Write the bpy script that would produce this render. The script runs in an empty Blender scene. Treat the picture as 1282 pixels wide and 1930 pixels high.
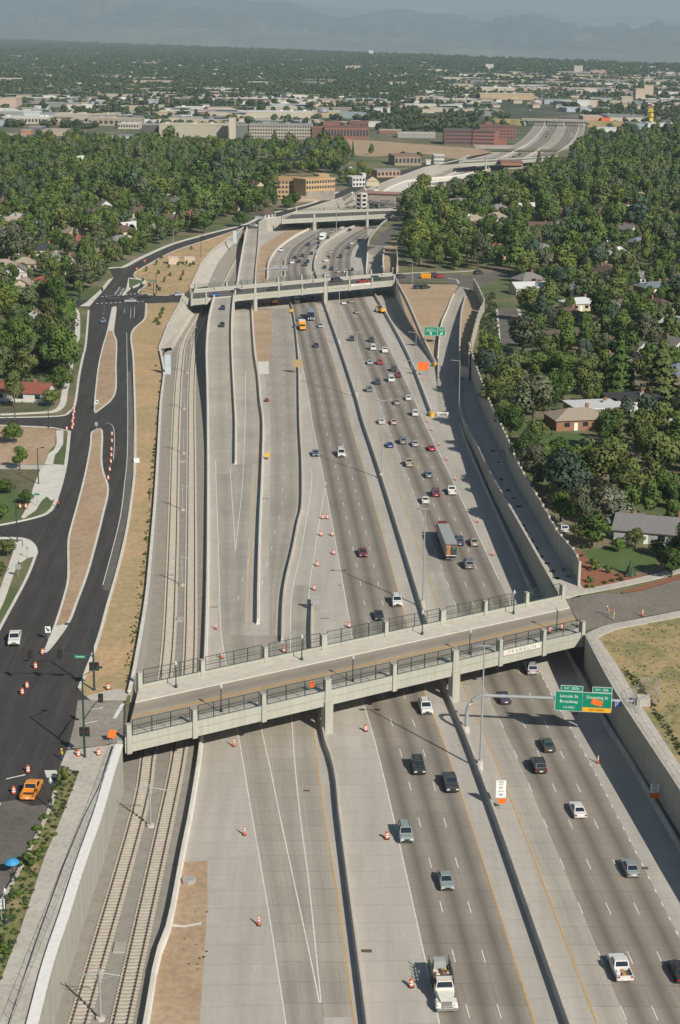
import bpy, bmesh, math, random
import numpy as np
from mathutils import Vector, Matrix
from mathutils.geometry import tessellate_polygon, delaunay_2d_cdt

# ------------------------------------------------------------------ camera, world, sun, exposure
SC = bpy.context.scene
FPX, IW, IH = 3200.0, 1282.0, 1930.0          # focal length in photo pixels, photo size
TH = math.atan((965 - 60) / FPX)              # pitch below the horizon
CH = 109.0                                    # camera height over the highway
ROLL = math.radians(0.6)
cam = bpy.data.cameras.new('camera'); co = bpy.data.objects.new('camera', cam)
SC.collection.objects.link(co); SC.camera = co
cam.sensor_fit = 'VERTICAL'; cam.sensor_height = 24.0; cam.lens = 24.0 * FPX / IH
cam.clip_start = 1.0; cam.clip_end = 120000.0
CR = Matrix.Rotation(math.pi / 2 - TH, 3, 'X') @ Matrix.Rotation(ROLL, 3, 'Z')
co.matrix_world = Matrix.Translation((0, 0, CH)) @ CR.to_4x4()
SUN_EL, SUN_AZ = math.radians(35.0), math.radians(144.5)   # azimuth clockwise from +Y: behind the camera, to the right
sd = Vector((math.sin(SUN_AZ) * math.cos(SUN_EL), math.cos(SUN_AZ) * math.cos(SUN_EL), math.sin(SUN_EL)))
sl = bpy.data.lights.new('sun', 'SUN'); so = bpy.data.objects.new('sun', sl); SC.collection.objects.link(so)
sl.energy = 4.7; sl.angle = math.radians(0.53); sl.color = (1.0, 0.935, 0.83)
so.rotation_euler = sd.to_track_quat('Z', 'Y').to_euler(); so.location = (0, 0, 300)
W = bpy.data.worlds.new('World'); SC.world = W; W.use_nodes = True
wn = W.node_tree.nodes; wl = W.node_tree.links; wn.clear()
sky = wn.new('ShaderNodeTexSky'); sky.sky_type = 'NISHITA'; sky.sun_disc = False
sky.sun_elevation = SUN_EL; sky.sun_rotation = SUN_AZ; sky.air_density = 1.0; sky.dust_density = 1.5; sky.altitude = 1600
bg = wn.new('ShaderNodeBackground'); bg.inputs[1].default_value = 0.05
wo = wn.new('ShaderNodeOutputWorld'); wl.new(sky.outputs[0], bg.inputs[0]); wl.new(bg.outputs[0], wo.inputs[0])
SC.view_settings.view_transform = 'Standard'; SC.view_settings.look = 'None'
SC.view_settings.gamma = 1.0; SC.view_settings.exposure = 0.27
cy = SC.cycles
cy.max_bounces = 5; cy.diffuse_bounces = 2; cy.glossy_bounces = 2; cy.transmission_bounces = 2
cy.transparent_max_bounces = 8; cy.volume_bounces = 0
try: cy.use_denoising = True
except Exception: pass

S = 6.5                                        # street level over the highway
random.seed(7); rng = np.random.default_rng(7)
COL = SC.collection

# ------------------------------------------------------------------ pixel rays -> points
def P(px, py, z=0.0):
    d = CR @ Vector(((px - IW / 2) / FPX, -(py - IH / 2) / FPX, -1.0))
    t = (z - CH) / d.z
    return Vector((d.x * t, d.y * t, z))
def PF(px, py, f):                             # point on a surface whose height depends on the distance
    z = f(P(px, py, 0).y)
    for _ in range(12): z = f(P(px, py, z).y)
    return P(px, py, z)
def U(p):
    q = CR.transposed() @ (Vector(p) - Vector((0, 0, CH)))
    return (IW / 2 + FPX * q.x / -q.z, IH / 2 - FPX * q.y / -q.z)
def height(bx, by, ty, z=0.0):                 # height of an upright thing from its foot and top pixel rows
    b = P(bx, by, z); lo, hi = 0.0, 200.0
    for _ in range(40):
        m = (lo + hi) / 2
        if U(b + Vector((0, 0, m)))[1] > ty: lo = m
        else: hi = m
    return lo
def smooth01(a, b, x):
    t = min(1.0, max(0.0, (x - a) / (b - a))); return t * t * (3 - 2 * t)
def zf(y): return (S + 0.3) * smooth01(1330, 1640, y)     # the highway climbs out of its trench far away

# ------------------------------------------------------------------ materials
def nodes(name):
    m = bpy.data.materials.new(name); m.use_nodes = True
    nt = m.node_tree; b = nt.nodes['Principled BSDF']
    return m, nt, b
def pos_coord(nt, scale=(1, 1, 1)):
    g = nt.nodes.new('ShaderNodeNewGeometry'); v = nt.nodes.new('ShaderNodeVectorMath'); v.operation = 'MULTIPLY'
    v.inputs[1].default_value = scale; nt.links.new(g.outputs['Position'], v.inputs[0]); return v.outputs[0]
def obj_coord(nt, scale=(1, 1, 1)):
    g = nt.nodes.new('ShaderNodeTexCoord'); v = nt.nodes.new('ShaderNodeVectorMath'); v.operation = 'MULTIPLY'
    v.inputs[1].default_value = scale; nt.links.new(g.outputs['Object'], v.inputs[0]); return v.outputs[0]
def noise(nt, vec, scale, detail=4, rough=.6):
    n = nt.nodes.new('ShaderNodeTexNoise'); n.inputs['Scale'].default_value = scale
    n.inputs['Detail'].default_value = detail; n.inputs['Roughness'].default_value = rough
    nt.links.new(vec, n.inputs['Vector']); return n.outputs['Fac']
def ramp(nt, fac, stops):
    r = nt.nodes.new('ShaderNodeValToRGB'); e = r.color_ramp.elements
    while len(e) < len(stops): e.new(0.5)
    for i, (p, c) in enumerate(stops): e[i].position = p; e[i].color = (*c, 1)
    nt.links.new(fac, r.inputs[0]); return r.outputs[0]
def mixc(nt, fac, a, b, mode='MIX'):
    m = nt.nodes.new('ShaderNodeMix'); m.data_type = 'RGBA'; m.blend_type = mode
    for s, v in ((0, fac), (6, a), (7, b)):
        if isinstance(v, (int, float)): m.inputs[s].default_value = v
        elif isinstance(v, tuple): m.inputs[s].default_value = (*v, 1)
        else: nt.links.new(v, m.inputs[s])
    return m.outputs[2]
def math_(nt, op, a, b=0.0, c=None):
    m = nt.nodes.new('ShaderNodeMath'); m.operation = op
    for i, v in enumerate((a, b) if c is None else (a, b, c)):
        if isinstance(v, (int, float)): m.inputs[i].default_value = v
        else: nt.links.new(v, m.inputs[i])
    return m.outputs[0]
def mul(c, k): return tuple(min(1, x * k) for x in c)
MATS = {}
def M(name, col, rough=.85, var=.18, scale=.6, metal=0.0, local=False):
    if name in MATS: return MATS[name]
    m, nt, b = nodes(name)
    v = obj_coord(nt) if local else pos_coord(nt)
    f = noise(nt, v, scale, 5, .65)
    nt.links.new(ramp(nt, f, [(.3, mul(col, 1 - var)), (.7, mul(col, 1 + var))]), b.inputs['Base Color'])
    b.inputs['Roughness'].default_value = rough; b.inputs['Metallic'].default_value = metal
    MATS[name] = m; return m
def M_paint(name):                             # car paint: colour comes from each object
    m, nt, b = nodes(name)
    o = nt.nodes.new('ShaderNodeObjectInfo')
    f = noise(nt, obj_coord(nt), 3.0, 3)
    nt.links.new(mixc(nt, math_(nt, 'MULTIPLY', f, .25), o.outputs['Color'], (.25, .23, .2)), b.inputs['Base Color'])
    b.inputs['Roughness'].default_value = .35; b.inputs['Coat Weight'].default_value = .4
    MATS[name] = m; return m
def M_lane(name, col, oil, joint=.75, u_streak=14.0, wear=.16):
    """travelled pavement: UV u runs 0..1 across one lane, v in metres along it; tyre and oil tracks are stains"""
    m, nt, b = nodes(name)
    tc = nt.nodes.new('ShaderNodeUVMap'); sp = nt.nodes.new('ShaderNodeSeparateXYZ'); nt.links.new(tc.outputs[0], sp.inputs[0])
    u, v = sp.outputs[0], sp.outputs[1]
    cb = nt.nodes.new('ShaderNodeCombineXYZ'); nt.links.new(math_(nt, 'MULTIPLY', u, u_streak / 3.0), cb.inputs[0])
    nt.links.new(math_(nt, 'MULTIPLY', v, .03), cb.inputs[1])
    st = noise(nt, cb.outputs[0], 2.2, 4, .7)
    fr = math_(nt, 'FRACT', u)
    bell = math_(nt, 'SUBTRACT', 1.0, math_(nt, 'MULTIPLY', math_(nt, 'ABSOLUTE', math_(nt, 'SUBTRACT', fr, .5)), 2.6))
    bell = math_(nt, 'POWER', math_(nt, 'MAXIMUM', bell, 0.0), 1.1)
    amt = math_(nt, 'MULTIPLY', bell, math_(nt, 'ADD', math_(nt, 'MULTIPLY', st, 1.0), .35))
    base = ramp(nt, st, [(.25, mul(col, 1 - wear)), (.75, mul(col, 1 + wear))])
    c = mixc(nt, math_(nt, 'MINIMUM', math_(nt, 'MULTIPLY', amt, oil), 1.0), base, mul(col, .42))
    wn_ = nt.nodes.new('ShaderNodeTexWhiteNoise'); wn_.noise_dimensions = '2D'; cw = nt.nodes.new('ShaderNodeCombineXYZ'); nt.links.new(math_(nt, 'FLOOR', u), cw.inputs[0]); nt.links.new(math_(nt, 'FLOOR', math_(nt, 'DIVIDE', v, 4.6)), cw.inputs[1]); nt.links.new(cw.outputs[0], wn_.inputs['Vector'])
    c = mixc(nt, .22, c, ramp(nt, wn_.outputs[0], [(0, (.40, .40, .40)), (1, (.60, .60, .60))]), 'OVERLAY')
    pv = pos_coord(nt)
    big = noise(nt, pv, .05, 3); c = mixc(nt, .5, c, ramp(nt, big, [(.3, (.40, .40, .40)), (.7, (.60, .60, .60))]), 'OVERLAY')
    fine = noise(nt, pv, 2.5, 3); c = mixc(nt, .35, c, ramp(nt, fine, [(.3, (.38, .38, .38)), (.7, (.62, .62, .62))]), 'OVERLAY')
    if joint:
        j = math_(nt, 'FRACT', math_(nt, 'DIVIDE', v, 4.6)); jl = math_(nt, 'LESS_THAN', j, .022)
        c = mixc(nt, math_(nt, 'MULTIPLY', jl, joint), c, mul(col, .5))
    nt.links.new(c, b.inputs['Base Color']); b.inputs['Roughness'].default_value = .8
    MATS[name] = m; return m
def M_ground(name, cols, scale, fine=1.5, rough=.95):
    m, nt, b = nodes(name); v = pos_coord(nt)
    f = noise(nt, v, scale, 6, .65)
    n = len(cols); c = ramp(nt, f, [(.3 + .4 * i / max(1, n - 1), k) for i, k in enumerate(cols)])
    g = noise(nt, v, fine, 4, .7)
    c = mixc(nt, .6, c, ramp(nt, g, [(.3, (.32, .32, .32)), (.7, (.68, .68, .68))]), 'OVERLAY')
    nt.links.new(c, b.inputs['Base Color']); b.inputs['Roughness'].default_value = rough
    MATS[name] = m; return m
def M_streak(name, col, k=.5):                       # cast concrete with water streaks running down and cloudy staining
    m, nt, b = nodes(name); st = noise(nt, pos_coord(nt, (1.6, 1.6, .12)), 1.0, 5, .7); c = ramp(nt, st, [(.28, mul(col, 1 - .6 * k)), (.5, col), (.75, mul(col, 1.12))])
    c = mixc(nt, k, c, ramp(nt, noise(nt, pos_coord(nt), .22, 5), [(.3, (.38, .38, .37)), (.7, (.60, .60, .60))]), 'OVERLAY')
    nt.links.new(c, b.inputs['Base Color']); b.inputs['Roughness'].default_value = .88; MATS[name] = m; return m
def M_floor(name, cols):
    m, nt, b = nodes(name); wn_ = nt.nodes.new('ShaderNodeTexWhiteNoise'); wn_.noise_dimensions = '3D'; fl_ = nt.nodes.new('ShaderNodeVectorMath'); fl_.operation = 'FLOOR'; nt.links.new(pos_coord(nt, (1 / 3.66, 1 / 4.6, 0)), fl_.inputs[0]); nt.links.new(fl_.outputs[0], wn_.inputs['Vector'])
    g = ramp(nt, noise(nt, pos_coord(nt, (1, .07, 1)), .32, 5, .6), [(.3, cols[0]), (.5, cols[1]), (.7, cols[2])])
    big = noise(nt, pos_coord(nt, (1, .3, 1)), .03, 3); c = mixc(nt, .45, g, ramp(nt, big, [(.3, (.42, .42, .42)), (.7, (.58, .58, .58))]), 'OVERLAY')
    c = mixc(nt, .16, c, ramp(nt, wn_.outputs[0], [(0, (.40, .40, .40)), (1, (.60, .60, .60))]), 'OVERLAY')
    fn = noise(nt, pos_coord(nt, (1, .5, 1)), 1.6, 3); c = mixc(nt, .2, c, ramp(nt, fn, [(.3, (.4, .4, .4)), (.7, (.6, .6, .6))]), 'OVERLAY')
    sp = nt.nodes.new('ShaderNodeSeparateXYZ'); nt.links.new(pos_coord(nt), sp.inputs[0])
    for k, per in ((0, 3.66), (1, 4.6)):
        j = math_(nt, 'LESS_THAN', math_(nt, 'FRACT', math_(nt, 'DIVIDE', math_(nt, 'ADD', sp.outputs[k], math_(nt, 'MULTIPLY', sp.outputs[1 - k], .066 * (-1) ** k)), per)), .02)
        c = mixc(nt, math_(nt, 'MULTIPLY', j, .5 if k else .0), c, mul(cols[0], .5))
    nt.links.new(c, b.inputs['Base Color']); b.inputs['Roughness'].default_value = .85; MATS[name] = m; return m
def M_leaf(name, cols, nscale=.25):
    m, nt, b = nodes(name)
    o = nt.nodes.new('ShaderNodeObjectInfo')
    c = ramp(nt, o.outputs['Random'], [(i / max(1, len(cols) - 1), k) for i, k in enumerate(cols)])
    f = noise(nt, pos_coord(nt), nscale, 4, .7)
    c = mixc(nt, .45, c, ramp(nt, f, [(.3, (.28, .30, .26)), (.7, (.70, .68, .60))]), 'OVERLAY')
    nt.links.new(c, b.inputs['Base Color']); b.inputs['Roughness'].default_value = .75
    b.inputs['Specular IOR Level'].default_value = .25
    MATS[name] = m; return m
def M_panels(name, col, pitch, dark=.6, axis='UV'):
    """concrete cast in panels: a fine dark joint every <pitch> metres along the wall (UV u in metres)"""
    m, nt, b = nodes(name)
    tc = nt.nodes.new('ShaderNodeUVMap'); sp = nt.nodes.new('ShaderNodeSeparateXYZ'); nt.links.new(tc.outputs[0], sp.inputs[0])
    j = math_(nt, 'LESS_THAN', math_(nt, 'FRACT', math_(nt, 'DIVIDE', sp.outputs[0], pitch)), .05)
    cb = nt.nodes.new('ShaderNodeCombineXYZ')
    nt.links.new(math_(nt, 'MULTIPLY', sp.outputs[0], 1.2), cb.inputs[0]); nt.links.new(math_(nt, 'MULTIPLY', sp.outputs[1], .15), cb.inputs[1])
    st = noise(nt, cb.outputs[0], 1.0, 4)
    c = ramp(nt, st, [(.3, mul(col, .85)), (.7, mul(col, 1.12))])
    c = mixc(nt, math_(nt, 'MULTIPLY', j, dark), c, mul(col, .45))
    nt.links.new(c, b.inputs['Base Color']); b.inputs['Roughness'].default_value = .9
    MATS[name] = m; return m

CONC = M_streak('light concrete', (.52, .485, .42))
CONC2 = M('white concrete', (.66, .63, .56), .85, .12, .5)
COPE = M('white coping concrete', (.80, .79, .75), .8, .1, 1.5)
WALK = M('pale bridge walk', (.60, .56, .475), .85, .12, .6)
GLOBE = M('lamp globe', (.42, .44, .43), .3, .05, 1, 0, True)
CONCD = M('weathered concrete', (.38, .36, .315), .9, .2, .3)
BRC = M_streak('painted bridge concrete', (.40, .40, .34), .25)
FLOOR = M_floor('shoulder concrete', [(.40, .37, .32), (.46, .425, .37), (.51, .475, .42)])
LANE_T = M_lane('travelled concrete lanes', (.30, .264, .218), .85)
LANE_L = M_lane('lightly used concrete lanes', (.385, .35, .292), .3)
LANE_P = M_lane('pale concrete lanes', (.43, .395, .335), .25)
ASPH = M_lane('fresh asphalt', (.058, .054, .049), .35, 0, 9, .42)
ASPH2 = M_ground('worn asphalt', [(.105, .095, .083), (.145, .13, .112), (.165, .148, .128)], .12, 1.5, .85)
DIRT = M_ground('bare dirt', [(.36, .245, .15), (.42, .30, .19), (.47, .345, .225)], .08, 1.0)
DRYG = M_ground('dry grass', [(.47, .315, .165), (.52, .35, .19), (.39, .30, .15), (.55, .385, .22)], .06, .9)
FIELD = M_ground('field grass cover', [(.28, .225, .10), (.42, .315, .155), (.22, .21, .085), (.46, .35, .19)], .12, 1.6)
WEED = M_ground('weedy earth', [(.36, .25, .14), (.15, .18, .05), (.40, .28, .165)], .35, 2.0)
LAWN = M_ground('watered lawn', [(.07, .12, .03), (.10, .155, .04)], .15, 2.0)
YARD = M_ground('yard ground', [(.06, .09, .028), (.16, .135, .08), (.08, .10, .04), (.20, .165, .11)], .035, .6)
ROADW = M_ground('sun bleached asphalt', [(.17, .152, .128), (.215, .19, .16), (.235, .21, .178)], .15, 1.5, .85)
MULCH = M_ground('red mulch', [(.25, .095, .05), (.30, .13, .075)], .4, 3.0)
BALL = M_ground('ballast', [(.25, .23, .195), (.33, .305, .26)], .5, 5.0)
WHT = M('white line paint', (.72, .72, .68), .7, .2, 1.2)
YEL = M('yellow line paint', (.62, .36, .10), .7, .2, 1.2)
STEEL = M('galvanised steel', (.42, .44, .44), .5, .08, 1, .4, True)
DKGRN = M('dark green metal', (.03, .062, .057), .5, .1, 1, .2, True)
BLACK = M('black rubber', (.02, .02, .022), .8, .2, 2, 0, True)
GLASS = M('dark window glass', (.02, .03, .045), .08, .1, 1, 0, True)
CHROME = M('bright metal', (.6, .6, .6), .25, .05, 1, .8, True)
ORANGE = M('orange plastic', (.70, .14, .05), .6, .06, 2, 0, True)
REFL = M('white reflective band', (.85, .83, .8), .5, .04, 2, 0, True)
SGREEN = M('green sign sheet', (.0, .235, .135), .5, .05, .8, 0, True)
SWHITE = M('white sign sheet', (.82, .83, .80), .5, .03, 1, 0, True)
SYEL = M('yellow sign sheet', (.85, .45, .02), .5, .04, 1, 0, True)
SBLUE = M('blue sign sheet', (.02, .10, .42), .5, .04, 1, 0, True)
SORAN = M('orange sign sheet', (.95, .17, .02), .5, .04, 1, 0, True)
SBLACK = M('black lettering', (.02, .02, .02), .6, .04, 1, 0, True)
RUST = M('rusty rail steel', (.13, .075, .05), .7, .2, 3)
SLEEP = M('concrete sleeper', (.48, .44, .37), .9, .15, 1.2)
BARK = M('bark', (.11, .085, .06), .95, .25, 2, 0, True)
PAINT = M_paint('car paint')
RLAMP = M('red lamp lens', (.35, .01, .01), .3, .05, 1, 0, True)
HLAMP = M('clear lamp lens', (.75, .76, .75), .15, .05, 1, 0, True)

# ------------------------------------------------------------------ mesh builder
class MB:
    def __init__(s): s.v = []; s.f = []; s.m = []; s.uv = []
    def face(s, pts, mat=0, uv=None):
        i = len(s.v); s.v.extend([tuple(p) for p in pts]); s.f.append(tuple(range(i, i + len(pts)))); s.m.append(mat)
        s.uv.extend(uv if uv else [(p[0], p[1]) for p in pts])
    def box(s, c, d, rot=0.0, mat=0, taper=1.0):
        cx, cy_, cz = c; x, y, z = d[0] / 2, d[1] / 2, d[2] / 2; cr, sr = math.cos(rot), math.sin(rot)
        def q(a, b_, e): return (cx + a * cr - b_ * sr, cy_ + a * sr + b_ * cr, cz + e)
        t = taper
        p = [q(-x, -y, -z), q(x, -y, -z), q(x, y, -z), q(-x, y, -z), q(-x * t, -y * t, z), q(x * t, -y * t, z), q(x * t, y * t, z), q(-x * t, y * t, z)]
        for a in ((0, 3, 2, 1), (4, 5, 6, 7), (0, 1, 5, 4), (1, 2, 6, 5), (2, 3, 7, 6), (3, 0, 4, 7)):
            s.face([p[k] for k in a], mat)
    def hexa(s, lo, hi, mat=0):                # two quads -> closed box (lo and hi wound the same way)
        s.face(list(reversed(lo)), mat); s.face(hi, mat)
        for i in range(len(lo)):
            j = (i + 1) % len(lo); s.face([lo[i], lo[j], hi[j], hi[i]], mat)
    def tube(s, pts, r, n=8, mat=0, cap=True):
        pts = [Vector(p) for p in pts]; rr = r if isinstance(r, (list, tuple)) else [r] * len(pts); rings = []
        for i, p in enumerate(pts):
            t = (pts[min(i + 1, len(pts) - 1)] - pts[max(i - 1, 0)]).normalized()
            a = Vector((0, 0, 1)) if abs(t.z) < .9 else Vector((1, 0, 0))
            u = t.cross(a).normalized(); w = t.cross(u)
            rings.append([p + rr[i] * (math.cos(k * 2 * math.pi / n) * u + math.sin(k * 2 * math.pi / n) * w) for k in range(n)])
        for a, b in zip(rings, rings[1:]):
            for k in range(n): s.face([a[k], b[k], b[(k + 1) % n], a[(k + 1) % n]], mat)
        if cap: s.face(rings[0], mat); s.face(list(reversed(rings[-1])), mat)
    def lathe(s, prof, n=10, c=(0, 0, 0), mats=None):
        for i, ((r0, z0), (r1, z1)) in enumerate(zip(prof, prof[1:])):
            for k in range(n):
                a, b = 2 * math.pi * k / n, 2 * math.pi * (k + 1) / n
                q = [(c[0] + r0 * math.cos(a), c[1] + r0 * math.sin(a), c[2] + z0), (c[0] + r0 * math.cos(b), c[1] + r0 * math.sin(b), c[2] + z0),
                     (c[0] + r1 * math.cos(b), c[1] + r1 * math.sin(b), c[2] + z1), (c[0] + r1 * math.cos(a), c[1] + r1 * math.sin(a), c[2] + z1)]
                s.face(q, mats[i] if mats else 0)
    def poly(s, pts, mat=0, rev=False):        # concave outline -> triangles
        pts = [Vector(p) for p in pts]
        for t in tessellate_polygon([[Vector((p.x, p.y, 0)) for p in pts]]):
            a, b, c = [pts[k] for k in t]
            n = (b - a).cross(c - a)
            tri = [a, b, c] if (n.z > 0) != rev else [a, c, b]
            s.face(tri, mat)
    def prism(s, pts, z0, z1, mat=0, top=True, bottom=False):
        pts = [Vector((p[0], p[1], 0)) for p in pts]
        ar = sum(pts[i].x * pts[(i + 1) % len(pts)].y - pts[(i + 1) % len(pts)].x * pts[i].y for i in range(len(pts)))
        if ar < 0: pts = pts[::-1]
        if top: s.poly([(p.x, p.y, z1) for p in pts], mat)
        if bottom: s.poly([(p.x, p.y, z0) for p in pts], mat, True)
        u = 0
        for i in range(len(pts)):
            a, b = pts[i], pts[(i + 1) % len(pts)]; l = (b - a).length
            s.face([(a.x, a.y, z0), (b.x, b.y, z0), (b.x, b.y, z1), (a.x, a.y, z1)], mat, [(u, z0), (u + l, z0), (u + l, z1), (u, z1)]); u += l
    def mesh(s, name, mats, smooth=False):
        me = bpy.data.meshes.new(name); me.from_pydata(s.v, [], s.f)
        for m in (mats if isinstance(mats, (list, tuple)) else [mats]): me.materials.append(m)
        me.polygons.foreach_set('material_index', s.m)
        uvl = me.uv_layers.new(name='UVMap'); uvl.data.foreach_set('uv', [c for p in s.uv for c in p])
        if smooth: me.polygons.foreach_set('use_smooth', [True] * len(s.f))
        me.update(); return me
def link(name, me, parent=None, loc=None, rz=0.0):
    o = bpy.data.objects.new(name, me); COL.objects.link(o)
    if parent is not None: o.parent = parent
    if loc is not None: o.location = loc
    if rz: o.rotation_euler = (0, 0, rz)
    return o
def obj(name, mb, mats, parent=None, loc=None, rz=0.0, smooth=False):
    return link(name, mb.mesh(name, mats, smooth), parent, loc, rz)
def tag(o, label=None, cat=None, group=None, kind=None):
    if label: o['label'] = label
    if cat: o['category'] = cat
    if group: o['group'] = group
    if kind: o['kind'] = kind
    return o
def thing(name, label, cat, loc=(0, 0, 0), rz=0.0, group=None):
    o = bpy.data.objects.new(name, None); COL.objects.link(o); o.location = loc; o.rotation_euler = (0, 0, rz); o.empty_display_size = .5
    return tag(o, label, cat, group)
def struct(name, mb, mats, label=None): return tag(obj(name, mb, mats), label or None, None, None, 'structure')
KIDS = {}
def kids(o):
    return KIDS.get(o.name, [])
def add(o, parent):                            # remember children so that copies need no scene scan
    KIDS.setdefault(parent.name, []).append(o); return o
def part(name, me, root, loc=None, rz=0.0):
    o = link(name, me, root, loc, rz); add(o, root); return o
def dup(root, loc, rz, label=None, group=None, color=None):
    r = root.copy(); COL.objects.link(r); r.location = loc; r.rotation_euler = (0, 0, rz)
    if label: r['label'] = label
    if group: r['group'] = group
    if color: r.color = color
    def rec(a, b):
        for ch in kids(a):
            c = ch.copy(); COL.objects.link(c); c.parent = b; add(c, b)
            if color: c.color = color
            rec(ch, c)
    rec(root, r); return r

# ------------------------------------------------------------------ lines across the ground
def catmull(pts, n=6):
    pts = [Vector(p) for p in pts]
    if len(pts) < 3: return pts
    out = []
    for i in range(len(pts) - 1):
        p0, p1, p2, p3 = pts[max(i - 1, 0)], pts[i], pts[i + 1], pts[min(i + 2, len(pts) - 1)]
        for k in range(n):
            t = k / n
            out.append(.5 * ((2 * p1) + (p2 - p0) * t + (2 * p0 - 5 * p1 + 4 * p2 - p3) * t * t + (3 * p1 - p0 - 3 * p2 + p3) * t ** 3))
    out.append(pts[-1]); return out
class Line:
    """a line running away from the camera, as X over Y"""
    def __init__(s, px, z=0.0, sm=True, ext=0.0):
        pts = [PF(x, y, z) if callable(z) else P(x, y, z) for x, y in px]
        pts.sort(key=lambda p: p.y)
        if ext:
            a, b = pts[0], pts[1]; d = (a - b).normalized(); pts.insert(0, a + d * ext)
        if sm: pts = catmull(pts)
        pts.sort(key=lambda p: p.y)
        s.Y = np.array([p.y for p in pts]); s.X = np.array([p.x for p in pts]); s.y0, s.y1 = s.Y[0], s.Y[-1]
    def x(s, y): return float(np.interp(y, s.Y, s.X))
    def slope(s, y): return (s.x(y + 6) - s.x(y - 6)) / 12.0 if s.y0 + 6 < y < s.y1 - 6 else (s.x(min(y + 12, s.y1)) - s.x(max(y - 12, s.y0))) / (min(y + 12, s.y1) - max(y - 12, s.y0) + 1e-6)
    def off(s, d):
        c = object.__new__(Line); c.Y = s.Y.copy()
        sl_ = np.array([s.slope(y) for y in s.Y]); c.X = s.X + d * np.sqrt(1 + sl_ ** 2); c.y0, c.y1 = s.y0, s.y1; return c
    def pt(s, y, z=0.0): return Vector((s.x(y), y, z))
    def head(s, y): return math.atan2(1.0, s.slope(y))         # direction of travel away from the camera
    def pts(s, y0=None, y1=None, step=5.0, z=0.0):
        y0 = s.y0 if y0 is None else max(y0, s.y0); y1 = s.y1 if y1 is None else min(y1, s.y1)
        n = max(2, int((y1 - y0) / step) + 1); return [Vector((s.x(y), y, z(y) if callable(z) else z)) for y in np.linspace(y0, y1, n)]
def ribbon(mb, A, B, y0, y1, z=0.0, step=6.0, u0=0.0, u1=1.0, mat=0):
    n = max(2, int((y1 - y0) / step) + 1); ys = np.linspace(y0, y1, n); fz = z if callable(z) else (lambda y: z)
    for a, b in zip(ys, ys[1:]):
        mb.face([(A.x(a), a, fz(a)), (B.x(a), a, fz(a)), (B.x(b), b, fz(b)), (A.x(b), b, fz(b))], mat, [(u0, a), (u1, a), (u1, b), (u0, b)])
def stripe(mb, pts, w, mat=0, dash=None):       # painted line along a list of points
    pts = [Vector(p) for p in pts]; d = [0.0]
    for a, b in zip(pts, pts[1:]): d.append(d[-1] + (b - a).length)
    def at(s_):
        i = max(0, min(len(pts) - 2, int(np.searchsorted(d, s_)) - 1)); t = (s_ - d[i]) / max(1e-6, d[i + 1] - d[i]); return pts[i].lerp(pts[i + 1], t)
    segs = []
    if dash:
        s_ = dash[2] if len(dash) > 2 else 0.0
        while s_ + dash[0] < d[-1]: segs.append([at(s_), at(s_ + dash[0])]); s_ += dash[0] + dash[1]
    else: segs = [pts]
    for sg in segs:
        L, R = [], []
        for i, p in enumerate(sg):
            t = (sg[min(i + 1, len(sg) - 1)] - sg[max(i - 1, 0)]); t.z = 0; t.normalize(); n = Vector((-t.y, t.x, 0)) * w / 2
            L.append(p + n); R.append(p - n)
        for i in range(len(sg) - 1): mb.face([R[i], R[i + 1], L[i + 1], L[i]], mat)
def rim(pts, d):                                # shrink a closed outline by d metres
    pts = [Vector((p[0], p[1], 0)) for p in pts]; n = len(pts)
    ar = sum(pts[i].x * pts[(i + 1) % n].y - pts[(i + 1) % n].x * pts[i].y for i in range(n)); sg = 1 if ar > 0 else -1
    out = []
    for i in range(n):
        a, b, c = pts[i - 1], pts[i], pts[(i + 1) % n]
        n1 = Vector((-(b - a).y, (b - a).x, 0)).normalized(); n2 = Vector((-(c - b).y, (c - b).x, 0)).normalized()
        m = (n1 + n2); m = m.normalized() if m.length > 1e-4 else n1
        k = max(.5, m.dot(n1)); out.append(b + m * (sg * d / k))
    return out
def inside(poly, x, y):
    r = False; j = len(poly) - 1
    for i in range(len(poly)):
        xi, yi, xj, yj = poly[i][0], poly[i][1], poly[j][0], poly[j][1]
        if (yi > y) != (yj > y) and x < (xj - xi) * (y - yi) / (yj - yi) + xi: r = not r
        j = i
    return r

# ================================================================== SETTING: ground, trench, roads
def zr1(y): return S * smooth01(430, 672, y)      # left ramp climbing to the second bridge
def zr2(y): return S * smooth01(515, 700, y)      # right ramp climbing to the cross street
def zr3(y): return S * smooth01(790, 930, y)      # right ramp beyond the second bridge
def zr4(y): return S * smooth01(765, 925, y)      # left ramp beyond the second bridge
def zd(y): return .3 + (S - .3) * smooth01(560, 690, y)
PS = lambda pts, z=S: [P(x, y, z) for x, y in pts]
# outline of the sunken corridor at street level, going away on the left and back on the right
HL1 = PS([(-72, 2500), (70, 1929), (101, 1808), (131, 1718), (158, 1631), (193, 1530), (213, 1460), (231, 1402)], S + .9)
HL2 = PS([(247, 1310), (258, 1259), (278, 1138), (287, 1044), (295, 944), (300, 860), (305, 761), (311, 710), (308, 685), (303, 662)])
HL3 = PS([(302, 658), (318, 615), (341, 573), (347, 556)])
HL4 = PS([(360, 544), (380, 500), (400, 475), (430, 452), (445, 443), (463, 427)])
HL5 = PS([(489, 422), (503, 415), (530, 411)])
HL6 = PS([(566, 399), (635, 377), (690, 359), (737, 340), (765, 330), (800, 317), (866, 302), (885, 293)])
HT = PS([(905, 285), (1049, 285)])
HR6 = PS([(1034, 296), (998, 317), (960, 318), (915, 333), (880, 350), (840, 365), (790, 385), (762, 399)])
HR5 = PS([(742, 407), (720, 422), (700, 445), (695, 455), (693, 464)])
HR4 = PS([(724, 467), (721, 490), (723, 512)])
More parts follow.
